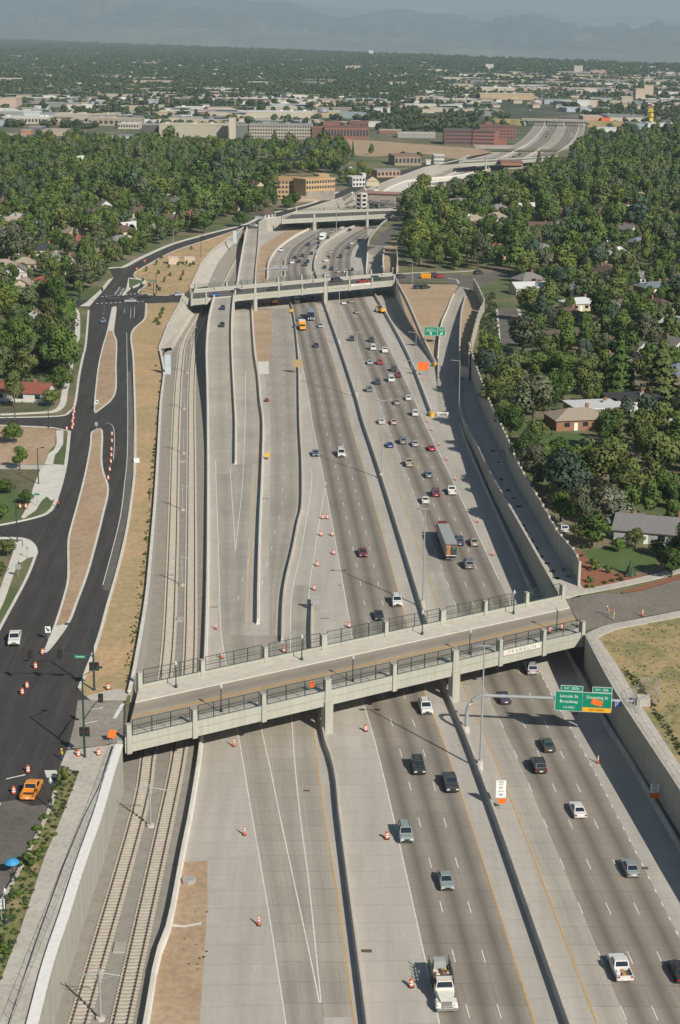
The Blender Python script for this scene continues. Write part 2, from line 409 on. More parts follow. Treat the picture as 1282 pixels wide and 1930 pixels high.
HR3 = PS([(746, 531), (865, 534), (890, 538)])
HR2 = PS([(877, 560), (869, 590), (866, 640), (866, 690)])
def zled(y): return float(np.interp(y, [300, 360, 440, 485, 560], [6.5, 5.6, 3.7, 2.7, 2.4]))   # the ledge path sinks away from the bridge
NWP = [(1091, 1106), (1080, 1082), (1048, 1045), (1020, 995), (975, 921), (950, 865), (926, 820), (903, 762), (890, 722), (883, 696)]
NW = [PF(x, y, zled) for x, y in NWP]
LWP = [(867, 694), (866, 740), (868, 772), (877, 802), (896, 836), (926, 898), (985, 1003), (1053, 1124)]
LW = [PF(x, y, zled) for x, y in LWP]
HR2b = [Vector((p.x, p.y, S)) for p in NW[::-1]]
HR1 = PS([(1103, 1201), (1141, 1275), (1180, 1340), (1282, 1495), (1420, 1705), (1960, 2500)])
HOLE = [p for g in (HL1, HL2, HL3, HL4, HL5, HL6, HT, HR6, HR5, HR4, HR3, HR2, HR2b, HR1) for p in g]
hole2 = [(p.x, p.y) for p in HOLE]
PLAIN = PS([(-900, 62), (0, 76), (300, 88), (641, 100), (960, 112), (1282, 124), (2200, 160)])
def build_ground():
    out = [(-9000, -300), (9000, -300)] + [(p.x, p.y) for p in PLAIN[::-1]]
    grid = [(x, y) for x in (-400, 400) for y in (-50, 500, 1000, 2000)] + [(x, y) for x in (-2500, 0, 2500) for y in (3200, 5000)]
    vs = [Vector(v) for v in out + hole2 + grid]
    n = len(hole2); k = len(out); ed = [(i, (i + 1) % k) for i in range(k)] + [(k + i, k + (i + 1) % n) for i in range(n)]
    r = delaunay_2d_cdt(vs, ed, [], 0, 1e-4)
    mb = MB()
    for f in r[2]:
        pts = [r[0][k] for k in f]; c = sum((Vector(p) for p in pts), Vector((0, 0))) / 3
        if inside(hole2, c.x, c.y) or not inside(out, c.x, c.y): continue
        if (pts[1] - pts[0]).cross(pts[2] - pts[0]) < 0: pts = pts[::-1]
        mb.face([(p.x, p.y, S) for p in pts])
    m, nt, b = nodes('town ground'); v = pos_coord(nt)
    near = ramp(nt, noise(nt, v, .035, 5), [(.32, (.07, .11, .03)), (.45, (.11, .14, .05)), (.58, (.22, .18, .11)), (.7, (.27, .23, .16))])
    far = ramp(nt, noise(nt, pos_coord(nt, (1, .35, 1)), .004, 6, .7), [(.35, (.045, .065, .03)), (.52, (.06, .08, .04)), (.6, (.16, .15, .12)), (.72, (.24, .22, .19))])
    sp = nt.nodes.new('ShaderNodeSeparateXYZ'); nt.links.new(v, sp.inputs[0])
    fac = math_(nt, 'MULTIPLY', math_(nt, 'SUBTRACT', sp.outputs[1], 1500.0), .0012); fac = math_(nt, 'MINIMUM', math_(nt, 'MAXIMUM', fac, 0), 1)
    c = mixc(nt, fac, near, far)
    fn = noise(nt, v, .8, 4, .7); c = mixc(nt, .5, c, ramp(nt, fn, [(.3, (.35, .35, .35)), (.7, (.65, .65, .65))]), 'OVERLAY')
    nt.links.new(c, b.inputs['Base Color']); b.inputs['Roughness'].default_value = .95
    struct('ground', mb, m)
build_ground()
# corridor floor
YB = 1330.0
fl = [p for p in HOLE if p.y < YB]
def cut(side):                                   # X of the corridor edge at a distance
    return Line.__new__(Line)
def edge_line(groups):
    pts = sorted([p for g in groups for p in g], key=lambda p: p.y); c = object.__new__(Line)
    c.Y = np.array([p.y for p in pts]); c.X = np.array([p.x for p in pts]); c.y0, c.y1 = c.Y[0], c.Y[-1]; return c
EL = edge_line([HL1, HL2, HL3, HL4, HL5, HL6, HT[:1]]); ER = edge_line([HT[1:], HR6, HR5, HR4, HR3[:1], HR2, HR2b, HR1])
mb = MB(); ys = list(np.arange(60, 1660, 10.0))
for a, b in zip(ys, ys[1:]):
    mb.face([(EL.x(a) - .6, a, zf(a)), (max(ER.x(a), 0) + .6, a, zf(a)), (max(ER.x(b), 0) + .6, b, zf(b)), (EL.x(b) - .6, b, zf(b))])
struct('corridor_pavement', mb, FLOOR)

mb = MB()
for x, y, z, w, d in ((691, 1792, 0, 1.3, .7), (578, 1490, 0, 1.0, .5), (1216, 1636, 0, .9, .7), (612, 1165, 0, 1.8, .35), (640, 1103, 0, .6, .4), (501, 940, 0, 1.6, .4), (404, 1144, 0, 1.4, .35), (403, 860, 0, 1.4, .5), (402, 820, 0, 1.4, .5), (730, 1130, 0, .5, .5)):
    p = P(x, y, .03); mb.box((p.x, p.y, .015), (w, d, .03))
struct('drain_grates', mb, M('rusty grate', (.12, .085, .06), .9, .3, 3))
# ---- lines of the main highway
B = Line([(1069, 1930), (939, 1560), (880, 1400), (834, 1286), (797, 1155), (719, 902), (685, 800), (670, 747), (637, 647), (609, 566), (597, 523), (592, 508), (595, 486), (604, 467), (627, 449), (657, 432), (694, 418), (752, 392), (810, 366), (866, 343), (915, 324)], 0, True, 60)
Bfar = Line([(915, 324), (960, 309), (998, 294), (1034, 272), (1049, 254), (1056, 240), (1058, 231)], zf)
def joinlines(a, b):
    c = object.__new__(Line); k = b.Y > a.y1 + 5
    c.Y = np.concatenate([a.Y, b.Y[k]]); c.X = np.concatenate([a.X, b.X[k]]); c.y0, c.y1 = c.Y[0], c.Y[-1]; return c
B = joinlines(B, Bfar)
R = [B.off(d) for d in (3.4, 7.0, 10.6, 14.25, 17.9)]
L = [B.off(-d) for d in (3.7, 7.35, 11.0, 14.6)]
YE = B.y1 - 20
def zl(y): return zf(y) + .008
mb = MB()
ribbon(mb, R[0], R[1], 70, YE, zl, 10, 0, 1)
struct('inner_lane_road', mb, LANE_P)
mb = MB()
for i in range(1, 4): ribbon(mb, R[i], R[i + 1], 70, YE, zl, 10)
for i in range(3): ribbon(mb, L[i + 1], L[i], 70, YE, zl, 10)
struct('highway_road', mb, LANE_T)
# wider paved area of the far highway once it has climbed out of the trench
mb = MB(); f0, f1 = B.off(-31), B.off(28); ribbon(mb, f0, f1, 1600, YE, lambda y: max(zf(y), S + .12) - .05 if y > 1640 else zf(y), 12)
struct('far_highway_pavement', mb, LANE_P)
mb = MB()
for d in ((-30, -21), (21, 27)): ribbon(mb, B.off(d[0]), B.off(d[1]), 1150 if d[0] > 0 else 1250, YE, zl, 12)
struct('far_side_road', mb, LANE_L)
# ---- roads left of the main carriageway
A = Line([(691, 1930), (642, 1560), (635, 1489), (627, 1444), (612, 1400), (602, 1345), (592, 1280), (587, 1200), (589, 1133)], 0, True, 50)
C = Line([(532, 1260), (532, 1174), (537, 1107), (552, 1040), (562, 987), (569, 955), (569, 875), (565, 800), (563, 700), (562, 669), (556, 610), (548, 572), (545, 550)])
D = Line([(486, 1186), (487, 1099), (490, 987), (494, 894), (496, 800), (491, 759), (487, 711), (481, 673), (477, 625), (474, 575), (471, 550)])
FW = Line([(275, 1930), (295, 1815), (319, 1745), (344, 1612), (360, 1530), (379, 1398), (387, 1240), (391, 1100), (392, 960), (392, 860), (391, 759), (389, 690)], 0, True, 60)
FW2 = Line([(389, 690), (390, 640), (395, 595), (404, 560)], zr1)
F_ = joinlines(FW, FW2)
E_ = Line([(444, 884), (444, 800), (442, 759), (437, 662), (437, 600), (441, 556)], zr1)
RL4 = Line([(446, 545), (451, 510), (457, 475), (466, 430)], zr4); RR4 = Line([(480, 545), (482, 510), (486, 467), (489, 424)], zr4)
RL3 = Line([(703, 560), (691, 520), (692, 490), (694, 462)], zr3); RR3 = Line([(742, 560), (722, 520), (720, 490), (724, 465)], zr3)
H_ = Line([(504, 530), (505, 502), (512, 485), (527, 467), (555, 447), (585, 432), (625, 416)])
mb = MB(); z0 = lambda y: .008
KL = Line([(395, 1930), (392, 1700), (393, 1640), (400, 1500), (404, 1400), (408, 1280), (402, 1150), (402, 1000), (402, 860), (404, 800)], 0, True, 40)
K3 = Line([(539, 1930), (511, 1747), (474, 1530), (462, 1460), (447, 1370), (432, 1285), (422, 1225), (416, 1180), (412, 1040), (406, 860), (404, 800), (402, 740), (402, 700)], 0, True, 40)
K2 = Line([(605, 1904), (584, 1800), (526, 1530), (508, 1440), (490, 1358), (477, 1262), (470, 1191)], 0)
K1 = Line([(612, 1930), (605, 1886), (584, 1680), (565, 1530), (556, 1440), (550, 1347), (548, 1242), (550, 1122), (569, 1032), (588, 905), (582, 865), (578, 800), (572, 700), (566, 640), (558, 575)], 0)
K0 = Line([(668, 1930), (635, 1680), (610, 1530), (600, 1450), (589, 1350), (582, 1227), (582, 1137), (584, 1100), (593, 1043), (605, 965), (615, 909)], 0)
ribbon(mb, K3, K1, 165, 300, z0, 6, 0, 2); ribbon(mb, K1, K0, 172, 330, z0, 6, 0, 1)
ribbon(mb, D.off(2.2), C.off(-1.2), 300, 690, z0, 6, 0, 2)
ribbon(mb, K3, D.off(-2.5), 300, 435, z0, 6, 0, 2)
struct('ramp_lane_road', mb, LANE_L)
mb = MB()
ribbon(mb, F_.off(.3), E_.off(-.3), 420, 694, lambda y: zr1(y) + .012, 6, -.3, 1.3)
ribbon(mb, E_.off(.3), D.off(-.4), 430, 745, lambda y: .014, 6, -.2, 1.2)
ribbon(mb, RL4, RR4, 745, 921, lambda y: zr4(y) + .012, 6, -.2, 1.2)
struct('ramp_road', mb, LANE_P)
# right-hand ramps
G = Line([(814, 783), (781, 697), (756, 644), (728, 594), (708, 560), (697, 540)])
W2 = Line([(821, 688), (791, 639), (761, 587), (744, 552)])
mb = MB()
ribbon(mb, G.off(.5), W2.off(-.4), 560, 730, z0, 6, -.3, 1.3)
ribbon(mb, RL3, RR3, 725, 928, lambda y: zr3(y) + .012, 6, -.3, 1.3)
r2l = Line([(826, 775), (825, 685), (831, 616), (843, 585), (853, 560), (868, 538)], zr2)
r2r = Line([(868, 790), (867, 750), (866, 700), (866, 640), (869, 590), (877, 560), (888, 540)], zr2)
ribbon(mb, r2l, r2r, max(r2l.y0, r2r.y0), min(r2l.y1, r2r.y1), lambda y: zr2(y) + .012, 5, -.3, 1.3)
struct('side_ramp_road', mb, LANE_P)
# curved carriageway beyond the second bridge: shoulder lanes
mb = MB(); ribbon(mb, H_.off(.6), L[3], 770, 1090, z0, 6, 0, 2); struct('far_carriageway_road', mb, LANE_L)
# dirt patches on the corridor floor
mb = MB()
mb.poly(PS([(477, 585), (511, 585), (513, 620), (510, 681), (486, 681), (481, 650)], .016))
mb.poly(PS([(482, 545), (504, 535), (505, 502), (512, 485), (527, 467), (555, 447), (590, 431), (570, 430), (545, 433), (520, 447), (491, 465), (485, 500)], .016))
mb.poly(PS([(344, 1625), (391, 1622), (391, 1700), (385, 1800), (376, 1935), (283, 1935), (300, 1812), (322, 1742)], .016))
struct('dirt_strip', mb, DIRT)
mb = MB(); mb.poly(PS([(320, 1741), (347, 1744), (380, 1738), (380, 1742), (347, 1748), (320, 1746)], .022)); struct('lime_line', mb, CONC2)
mb = MB(); mb.poly(PS([(487, 681), (507, 681), (507, 705), (489, 705)], .02)); struct('new_slab', mb, CONC2)
# dirt triangle between the two right-hand ramps, sloping down from the street
mb = MB()
tl = Line([(748, 534), (763, 587), (793, 639), (820, 686)], zd); tr = Line([(866, 536), (850, 565), (842, 585), (830, 616), (824, 684)], zd)
ribbon(mb, tl, tr, max(tl.y0, tr.y0), min(tl.y1, tr.y1), lambda y: zd(y) - .05, 4)
struct('dirt_slope', mb, DIRT)

# ---- slope paving and ballast
def strip3(name, outer, inner, mat, cols=1):
    mb = MB()
    for i in range(len(outer) - 1): mb.face([outer[i], inner[i], inner[i + 1], outer[i + 1]])
    return struct(name, mb, mat)
so_ = PS([(302, 658), (318, 615), (341, 573), (347, 556)]); si_ = [P(322, 655, 1.5), P(341, 620, 1), P(364, 585, 1), P(368, 572, 1)]
strip3('slope_paving', so_, si_, CONC)
strip3('slope_foot', si_, [P(326, 660, -.1), P(345, 628, -.1), P(368, 592, -.1), P(371, 580, -.1)], CONC)
so2 = HL4[:5]; si2 = [P(390, 540, 3.2), P(411, 495, 3.2), P(430, 470, 3.2), P(447, 452, 3.4), P(458, 443, 3.6)]
strip3('slope_paving_far', so2, si2, CONC)
strip3('ballast_slope', si2, [P(412, 560, 0), P(432, 512, 0), P(449, 480, 0), P(457, 460, 0), P(463, 446, 0)], BALL)
BL = Line([(70, 2050), (84, 1930), (140, 1735), (170, 1640), (205, 1530), (239, 1403), (266, 1290), (286, 1175), (302, 1044), (310, 900), (316, 761), (322, 700), (345, 632), (368, 600), (392, 572), (412, 545), (430, 510), (449, 478), (458, 455)], 0, True, 30)
BR = joinlines(F_, Line([(404, 560), (430, 550), (446, 540), (452, 505), (460, 470), (468, 440)], 0)).off(-.25)
mb = MB(); ribbon(mb, BL.off(-1.5), BR, 80, min(BL.y1, BR.y1), .01, 6); struct('rail_ballast', mb, BALL)

# ---- painted lines
mbw, mby = MB(), MB()
def lz(y): return zf(y) + .02
def wl_(ln, a, b, w=.16, z=lz, dash=None, m=mbw): stripe(m, ln.pts(a, b, 6, z), w, 0, dash)
wl_(R[0], 80, YE, .17, lz, None, mby); wl_(L[0], 80, YE, .17, lz, None, mby)
for k in (1, 2, 3): wl_(R[k], 95 + 1.7 * k, 1500, .13, lz, (3.05, 9.14))
for k in (1, 2): wl_(L[k], 92 + 2.6 * k, 1500, .13, lz, (3.05, 9.14))
wl_(L[3], 80, 1500, .17)
wl_(R[4], 80, 322, .2, lz, (.95, 2.7)); wl_(R[4], 335, 640, .18)
wl_(R[4], 775, 1400, .16)
wl_(K3, 160, 470, .16); wl_(K2, 175, 284, .16); wl_(K1, 175, 300, .16); wl_(K1, 302, 425, .15)
wl_(K0, 165, 290, .17, lz, None, mby); wl_(K0, 292, 425, .15)
V1 = Line([(444, 1038), (439, 960), (434, 884)]); V2 = Line([(444, 1038), (457, 912), (462, 800), (463, 700)])
stripe(mbw, V1.pts(z=.02), .15); stripe(mbw, V2.pts(z=.022), .15)
DO = Line([(470, 1190), (472, 1062), (481, 931), (489, 800), (484, 740), (477, 680), (471, 600)]); stripe(mby, DO.pts(z=.02), .16)
EO = Line([(435, 780), (434, 740), (430, 662), (430, 600)], zr1); stripe(mby, EO.pts(z=lambda y: zr1(y) + .02), .15)
for ln, a, b in ((C.off(-9), 320, 690), (C.off(-4.8), 330, 690)): stripe(mbw, ln.pts(a, b, 6, .02), .12, 0, (3.05, 9.14))
struct('white_lane_markings', mbw, WHT); struct('yellow_lane_markings', mby, YEL)

# ---- street level on the left: frontage road, side streets, medians
z1 = S + .012
def patch(name, px, mat, dz=.012, sm=True, z=None):
    pts = PS(px); pts = catmull(pts + [pts[0]], 3)[:-1] if sm else pts
    mb = MB(); mb.poly([(p.x, p.y, S + dz) for p in pts]); return struct(name, mb, mat)
patch('park_grass', [(263, 548), (270, 556), (319, 556), (347, 553), (360, 542), (380, 498), (400, 473), (430, 450), (445, 441), (462, 427), (440, 436), (400, 449), (330, 473), (283, 497), (257, 512), (252, 520), (262, 526), (275, 534), (274, 541)], DRYG, .008, False)
patch('verge_grass', [(147, 1296), (181, 1209), (201, 1138), (221, 1068), (238, 994), (250, 910), (252, 820), (253, 778), (250, 677), (247, 627), (272, 600), (274, 572), (330, 570), (341, 572), (318, 614), (301, 658), (310, 710), (304, 761), (299, 860), (294, 944), (286, 1044), (277, 1138), (257, 1259), (246, 1304), (222, 1300), (190, 1308), (160, 1312)], DRYG, .008, False)
patch('planting_strip', [(126, 1447), (148, 1458), (121, 1530), (84, 1617), (37, 1758), (-20, 1900), (-60, 1900), (0, 1712), (20, 1664), (50, 1607), (67, 1575), (94, 1515), (108, 1465)], WEED, .01, False)
SLABM = M_ground('junction concrete', [(.25, .225, .185), (.30, .27, .222), (.33, .30, .25)], .12, 1.2, .85)
# asphalt
FLk = [(-60, 1300), (17, 1158), (54, 1088), (72, 1041), (64, 1024), (40, 1014), (-30, 1013), (-30, 992), (0, 991), (67, 977), (97, 964), (111, 937), (127, 877), (134, 813), (111, 808), (84, 805), (-30, 800), (-30, 788), (0, 788), (111, 785), (134, 776), (144, 761), (151, 711), (158, 675), (164, 647), (169, 580), (150, 580), (130, 572), (150, 566), (180, 562), (195, 545), (215, 524), (205, 507), (220, 505), (239, 503), (273, 485), (330, 460), (400, 440), (470, 422), (505, 405), (585, 385), (620, 371), (660, 352), (690, 341), (740, 326), (800, 310), (862, 298)]
FRk = [(870, 303), (800, 316), (765, 329), (737, 339), (690, 357), (635, 375), (587, 390), (566, 397), (530, 407), (503, 413), (489, 422), (466, 430), (445, 436), (400, 449), (330, 472), (283, 496), (257, 511), (251, 516), (258, 526), (275, 534), (273, 540), (262, 548), (269, 555), (319, 557), (347, 553), (344, 569), (310, 571), (274, 572), (272, 600), (247, 627), (250, 677), (253, 778), (252, 820), (250, 910), (238, 994), (221, 1068), (201, 1138), (181, 1209), (160, 1265), (147, 1296), (161, 1312), (200, 1320), (237, 1313), (236, 1398), (205, 1406), (150, 1412), (126, 1415), (114, 1442), (94, 1515), (67, 1575), (50, 1607), (20, 1664), (-60, 1800)]
apts = PS(FLk + FRk); mb = MB(); mb.poly([(p.x, p.y, S + .012) for p in apts])
ou = [p.x for p in apts]
for i, (x, y, z) in enumerate(mb.v): mb.uv[i] = (x / 3.7 + .2 * y / 60, y)
struct('frontage_road', mb, ASPH)
asph2 = [(p.x, p.y) for p in apts]
patch('older_asphalt', [(194, 1112), (205, 1066), (221, 1001), (235, 910), (240, 860), (241, 778), (240, 700), (246, 700), (251, 778), (250, 880), (246, 940), (236, 994), (219, 1068), (206, 1112)], ASPH2, .016, False)
patch('lower_road_patch', [(147, 1320), (233, 1314), (232, 1396), (190, 1406), (128, 1412), (140, 1366)], SLABM, .016, False)
patch('lower_road_lane', [(-60, 1520), (30, 1508), (60, 1520), (92, 1516), (67, 1573), (45, 1612), (0, 1690), (-60, 1780)], ASPH2, .018, False)
def island(name, px, fill, kerb=.45, h=.14, sm=True):
    pts = PS(px); pts = catmull(pts + [pts[0]], 3)[:-1] if sm else pts
    mb = MB(); mb.prism(pts, S, S + h, 0); struct(name + '_kerb', mb, CONC2)
    if fill is not None:
        inn = rim(pts, kerb); mb = MB(); mb.poly([(p.x, p.y, S + h + .012) for p in inn]); struct(name + '_earth', mb, fill)
island('median', [(82, 1229), (101, 1182), (119, 1125), (127, 1088), (127, 1028), (131, 1001), (144, 954), (158, 900), (166, 860), (170, 835), (171, 818), (178, 811), (194, 812), (193, 862), (196, 889), (205, 915), (204, 938), (198, 962), (188, 1004), (168, 1078), (147, 1135), (131, 1175), (94, 1225)], DIRT)
island('median', [(211, 580), (220, 580), (215, 624), (221, 644), (220, 690), (220, 734), (211, 754), (200, 764), (188, 773), (177, 775), (181, 721), (186, 684), (194, 650), (201, 627)], DIRT)
patch('median_tip', [(101, 1182), (131, 1176), (94, 1224), (84, 1228)], CONC2, .17, False)
patch('median_tip', [(211, 580), (220, 580), (214, 624), (203, 624)], CONC2, .17, False)
island('traffic_island', [(242, 524), (256, 525), (273, 529), (275, 534), (258, 541), (242, 548), (236, 556), (230, 556), (238, 544)], None)
patch('island_grass', [(243, 526), (256, 527), (271, 530), (260, 536), (244, 543)], LAWN, .16, False)
# kerbs and sidewalks: raised ribbons beside the asphalt
def band(name, px, w, mat, h=.13, side=1, dz=0.0, z=S):
    pts = catmull(PS(px, z), 4); mb = MB(); n = len(pts); Lf, Rt = [], []
    for i, p in enumerate(pts):
        t = (pts[min(i + 1, n - 1)] - pts[max(i - 1, 0)]).normalized(); nn = Vector((-t.y, t.x, 0))
        Lf.append(p + nn * (w if side > 0 else 0)); Rt.append(p - nn * (0 if side > 0 else w))
    for i in range(n - 1):
        a, b, c, d = Rt[i], Rt[i + 1], Lf[i + 1], Lf[i]; up = Vector((0, 0, h))
        mb.face([a + up, b + up, c + up, d + up]); mb.face([a, b, b + up, a + up]); mb.face([c, d, d + up, c + up])
    mb.face([Rt[0], Rt[0] + Vector((0, 0, h)), Lf[0] + Vector((0, 0, h)), Lf[0]]); mb.face([Rt[-1], Lf[-1], Lf[-1] + Vector((0, 0, h)), Rt[-1] + Vector((0, 0, h))])
    return struct(name, mb, mat)
band('kerb', [(147, 1296), (181, 1209), (201, 1138), (221, 1068), (238, 994), (250, 910), (253, 860), (253, 778), (250, 677), (247, 627), (272, 600), (274, 572)], .55, CONC2, .13, -1)
band('kerb', [(126, 1447), (108, 1465), (94, 1515), (67, 1575), (50, 1607), (20, 1664), (-60, 1800)], .5, CONC, .13, 1)
band('kerb', [(-60, 1300), (17, 1158), (54, 1088), (72, 1041)], .55, CONC2, .13, 1)
band('kerb', [(72, 1041), (64, 1024), (40, 1014), (-30, 1013)], 1.2, CONC2, .13, 1)
band('kerb', [(-30, 992), (0, 991), (67, 977), (97, 964), (111, 937), (127, 877), (134, 813)], .8, CONC2, .13, 1)
band('kerb', [(134, 813), (111, 808), (84, 805), (-30, 800)], .6, CONC2, .13, 1)
band('kerb', [(-30, 788), (0, 788), (111, 785), (134, 776), (144, 761), (151, 711), (158, 675), (164, 647), (169, 585)], .7, CONC2, .13, 1)
band('kerb', [(252, 517), (257, 511), (283, 496), (330, 472), (400, 449), (462, 428)], .5, CONC2, .13, -1)
band('kerb', [(252, 519), (262, 527), (275, 534), (273, 541), (263, 548), (269, 555), (319, 557)], .5, CONC2, .13, -1)
band('sidewalk', [(205, 506), (220, 505), (239, 503), (273, 485), (330, 460), (400, 440), (470, 422), (505, 405), (585, 385), (620, 371), (640, 362)], 2.2, CONC2, .13, 1)
patch('corner_pavement', [(169, 578), (150, 578), (163, 570), (188, 548), (205, 527), (214, 524), (198, 545), (182, 563)], CONC2, .13, False)
band('sidewalk', [(-20, 1185), (5, 1140), (25, 1085), (40, 1040), (42, 1020)], 1.6, CONC2, .1, 1)
patch('corner_pavement', [(42, 1016), (64, 1024), (72, 1041), (66, 1050), (52, 1053), (38, 1062), (34, 1050), (43, 1030)], CONC2, .135, True)
patch('driveway', [(62, 921), (78, 880), (96, 875), (127, 877), (111, 937), (97, 944), (88, 936), (78, 945), (68, 962), (45, 978), (40, 975), (58, 945)], CONC2, .05, False)
patch('driveway', [(-10, 877), (30, 876), (96, 876), (94, 885), (55, 885), (-10, 884)], CONC, .045, False)
patch('sidewalk_link', [(84, 876), (92, 855), (102, 848), (107, 835), (106, 812), (120, 812), (119, 838), (110, 852), (104, 858), (100, 876)], CONC2, .11, False)
band('sidewalk', [(138, 580), (150, 590), (150, 640), (138, 655), (140, 668), (138, 690), (128, 740), (124, 762), (110, 775), (80, 779), (-20, 784)], 1.8, CONC2, .11, -1)
patch('dirt_lot', [(-40, 802), (84, 806), (106, 811), (104, 838), (92, 852), (84, 874), (0, 876), (-40, 878)], DIRT, .006, False)
patch('dirt_lot', [(-40, 885), (90, 885), (80, 905), (60, 930), (-40, 920)], YARD, .004, False)
patch('front_lawn', [(-40, 922), (34, 915), (38, 945), (20, 975), (-40, 980)], LAWN, .006, False)
patch('front_lawn', [(-40, 765), (60, 758), (100, 765), (80, 776), (-40, 781)], YARD, .006, False)
# lower left sidewalk and corner
patch('sidewalk', [(126, 1416), (204, 1406), (222, 1400), (188, 1488), (158, 1548), (120, 1640), (70, 1780), (20, 1930), (-80, 2250), (-140, 2250), (0, 1852), (37, 1758), (84, 1617), (121, 1530), (148, 1458), (128, 1450), (114, 1444)], CONC, .13, False)
patch('wall_shoulder', [(222, 1401), (232, 1402), (191, 1530), (156, 1631), (129, 1718), (99, 1808), (68, 1929), (-20, 2250), (-78, 2250), (20, 1930), (70, 1780), (120, 1640), (158, 1548), (188, 1488)], CONC, .5, False)
patch('corner_pavement', [(162, 1314), (200, 1303), (222, 1300), (246, 1304), (240, 1313), (237, 1322), (200, 1322), (172, 1322)], CONC, .13, False)
patch('inlet_slab', [(84, 1452), (107, 1452), (110, 1466), (88, 1466)], CONC2, .03, False)
# road paint at street level
mbw, mby = MB(), MB()
def sline(px, w=.15, m=mbw, dash=None, dz=.02, sm=True):
    p = PS(px, S + dz); stripe(m, catmull(p, 4) if sm else p, w, 0, dash)
sline([(194, 1103), (221, 1001), (230, 956), (235, 910), (240, 860), (241, 778), (240, 700), (239, 627)])
sline([(200, 797), (213, 803), (216, 830), (214, 866)], .14)
for a, b in (((182, 572), (273, 568)), ((192, 559), (263, 553))):
    sline([a, b], 1.3, mbw, (.7, 1.1), .022, False)
sline([(371, 561), (440, 557)], 1.0, mbw, (1.6, 2.4), .03, False)
sline([(195, 600), (197, 575)], .12, mbw, (3, 6)); sline([(247, 580), (246, 600)], .14); sline([(254, 578), (253, 598)], .14); sline([(235, 582), (234, 590)], .14)
sline([(216, 555), (226, 541)], .3); sline([(226, 556), (234, 543)], .3)
for k in range(5): sline([(216 + 2.2 * k, 554 - 3 * k), (226 + 1.8 * k, 554 - 2.6 * k)], .3, mbw, None, .026, False)
sline([(200, 556), (225, 525), (250, 500), (330, 466)], .12, mbw, (2, 5), .02)
sline([(232, 1326), (216, 1354)], .6, mbw, None, .024, False)
sline([(1, 1513), (-14, 1555)], .16); sline([(12, 1468), (48, 1460)], .3)
sline([(168, 1338), (215, 1330)], .25, mbw, (2.2, 1.2), .024, False); sline([(160, 1364), (212, 1352)], .25, mbw, (2.2, 1.2), .024, False)
struct('street_markings', mbw, WHT)

# ---- street level on the right
patch('cross_street', [(745, 520), (800, 516), (860, 516), (890, 522), (930, 512), (960, 512), (960, 520), (935, 526), (905, 540), (893, 545), (870, 541), (842, 529), (800, 529), (748, 531)], ASPH2, .014, False)
band('sidewalk', [(747, 517), (800, 514), (860, 513), (900, 510)], 1.6, CONC, .12, 1)
band('kerb', [(866, 534), (861, 527), (845, 525)], .6, CONC2, .12, 1)
patch('far_right_ramp_road', [(694, 465), (724, 466), (736, 452), (752, 440), (760, 428), (752, 422), (735, 428), (718, 440), (704, 455)], ASPH2, .014, False)
patch('dirt_bank', [(724, 467), (738, 455), (750, 452), (752, 512), (722, 514), (721, 490)], DIRT, .01, False)
mb = MB(); la_, lb_ = Line(LWP, zled), Line(NWP, zled); ribbon(mb, la_, lb_.off(.3), max(la_.y0, lb_.y0), min(la_.y1, lb_.y1), zled, 5); struct('ledge_path', mb, CONC)
patch('bridge_end_pavement', [(1036, 1100), (1053, 1129), (1072, 1129), (1106, 1117), (1093, 1100), (1068, 1086)], CONC, .02, False)
patch('dirt_bank', [(869, 590), (866, 640), (866, 690), (883, 693), (896, 640), (910, 590), (906, 556), (892, 545), (877, 560)], DIRT, .012, False)
patch('cul_de_sac', [(938, 583), (972, 580), (985, 584), (984, 620), (981, 648), (944, 648)], ASPH2, .014, False)
band('kerb', [(944, 648), (941, 610), (938, 583)], .8, CONC2, .12, 1)
band('kerb', [(980, 583), (984, 600), (983, 640)], 1.2, CONC, .12, -1)
patch('front_lawn', [(975, 575), (1020, 560), (1024, 575), (988, 590)], LAWN, .01, False)
patch('front_lawn', [(988, 600), (1015, 598), (1015, 615), (990, 617)], LAWN, .01, False)
patch('front_lawn', [(990, 820), (1060, 815), (1130, 820), (1130, 838), (1060, 845), (1000, 838)], LAWN, .01, False)
patch('front_lawn', [(1100, 1038), (1160, 1028), (1230, 1040), (1240, 1066), (1190, 1082), (1120, 1068)], LAWN, .012, False)
patch('mulch_bed', [(1092, 1118), (1150, 1108), (1200, 1095), (1240, 1088), (1290, 1080), (1290, 1068), (1225, 1082), (1190, 1085), (1120, 1070), (1098, 1040), (1075, 1030), (1088, 1075)], MULCH, .01, False)
patch('verge_mulch', [(1171, 1116), (1215, 1104), (1290, 1082), (1290, 1090), (1215, 1112), (1174, 1120)], MULCH, .15, False)
patch('driveway', [(950, 830), (985, 850), (985, 890), (965, 880), (948, 850)], ASPH2, .012, False)
patch('field_grass', [(1108, 1200), (1140, 1180), (1200, 1172), (1300, 1155), (1500, 1112), (2300, 955), (2600, 1500), (1900, 2300), (1470, 1750), (1290, 1490), (1184, 1335), (1146, 1272)], FIELD, .008, False)
patch('wall_top_walk', [(1104, 1201), (1141, 1275), (1180, 1340), (1282, 1495), (1420, 1705), (1700, 2110), (1740, 2110), (1450, 1690), (1305, 1478), (1205, 1325), (1160, 1248), (1126, 1200), (1140, 1185), (1120, 1188)], CONC, .02, False)
patch('franklin_road', [(1102, 1190), (1064, 1130), (1140, 1117), (1174, 1120), (1215, 1112), (1290, 1090), (1500, 1044), (2300, 880), (2300, 930), (1500, 1090), (1290, 1148), (1200, 1165), (1140, 1178)], ROADW, .02, False)
band('sidewalk', [(1064, 1127), (1140, 1113), (1215, 1097), (1300, 1076), (1420, 1048)], 2.4, CONC, .14, 1)
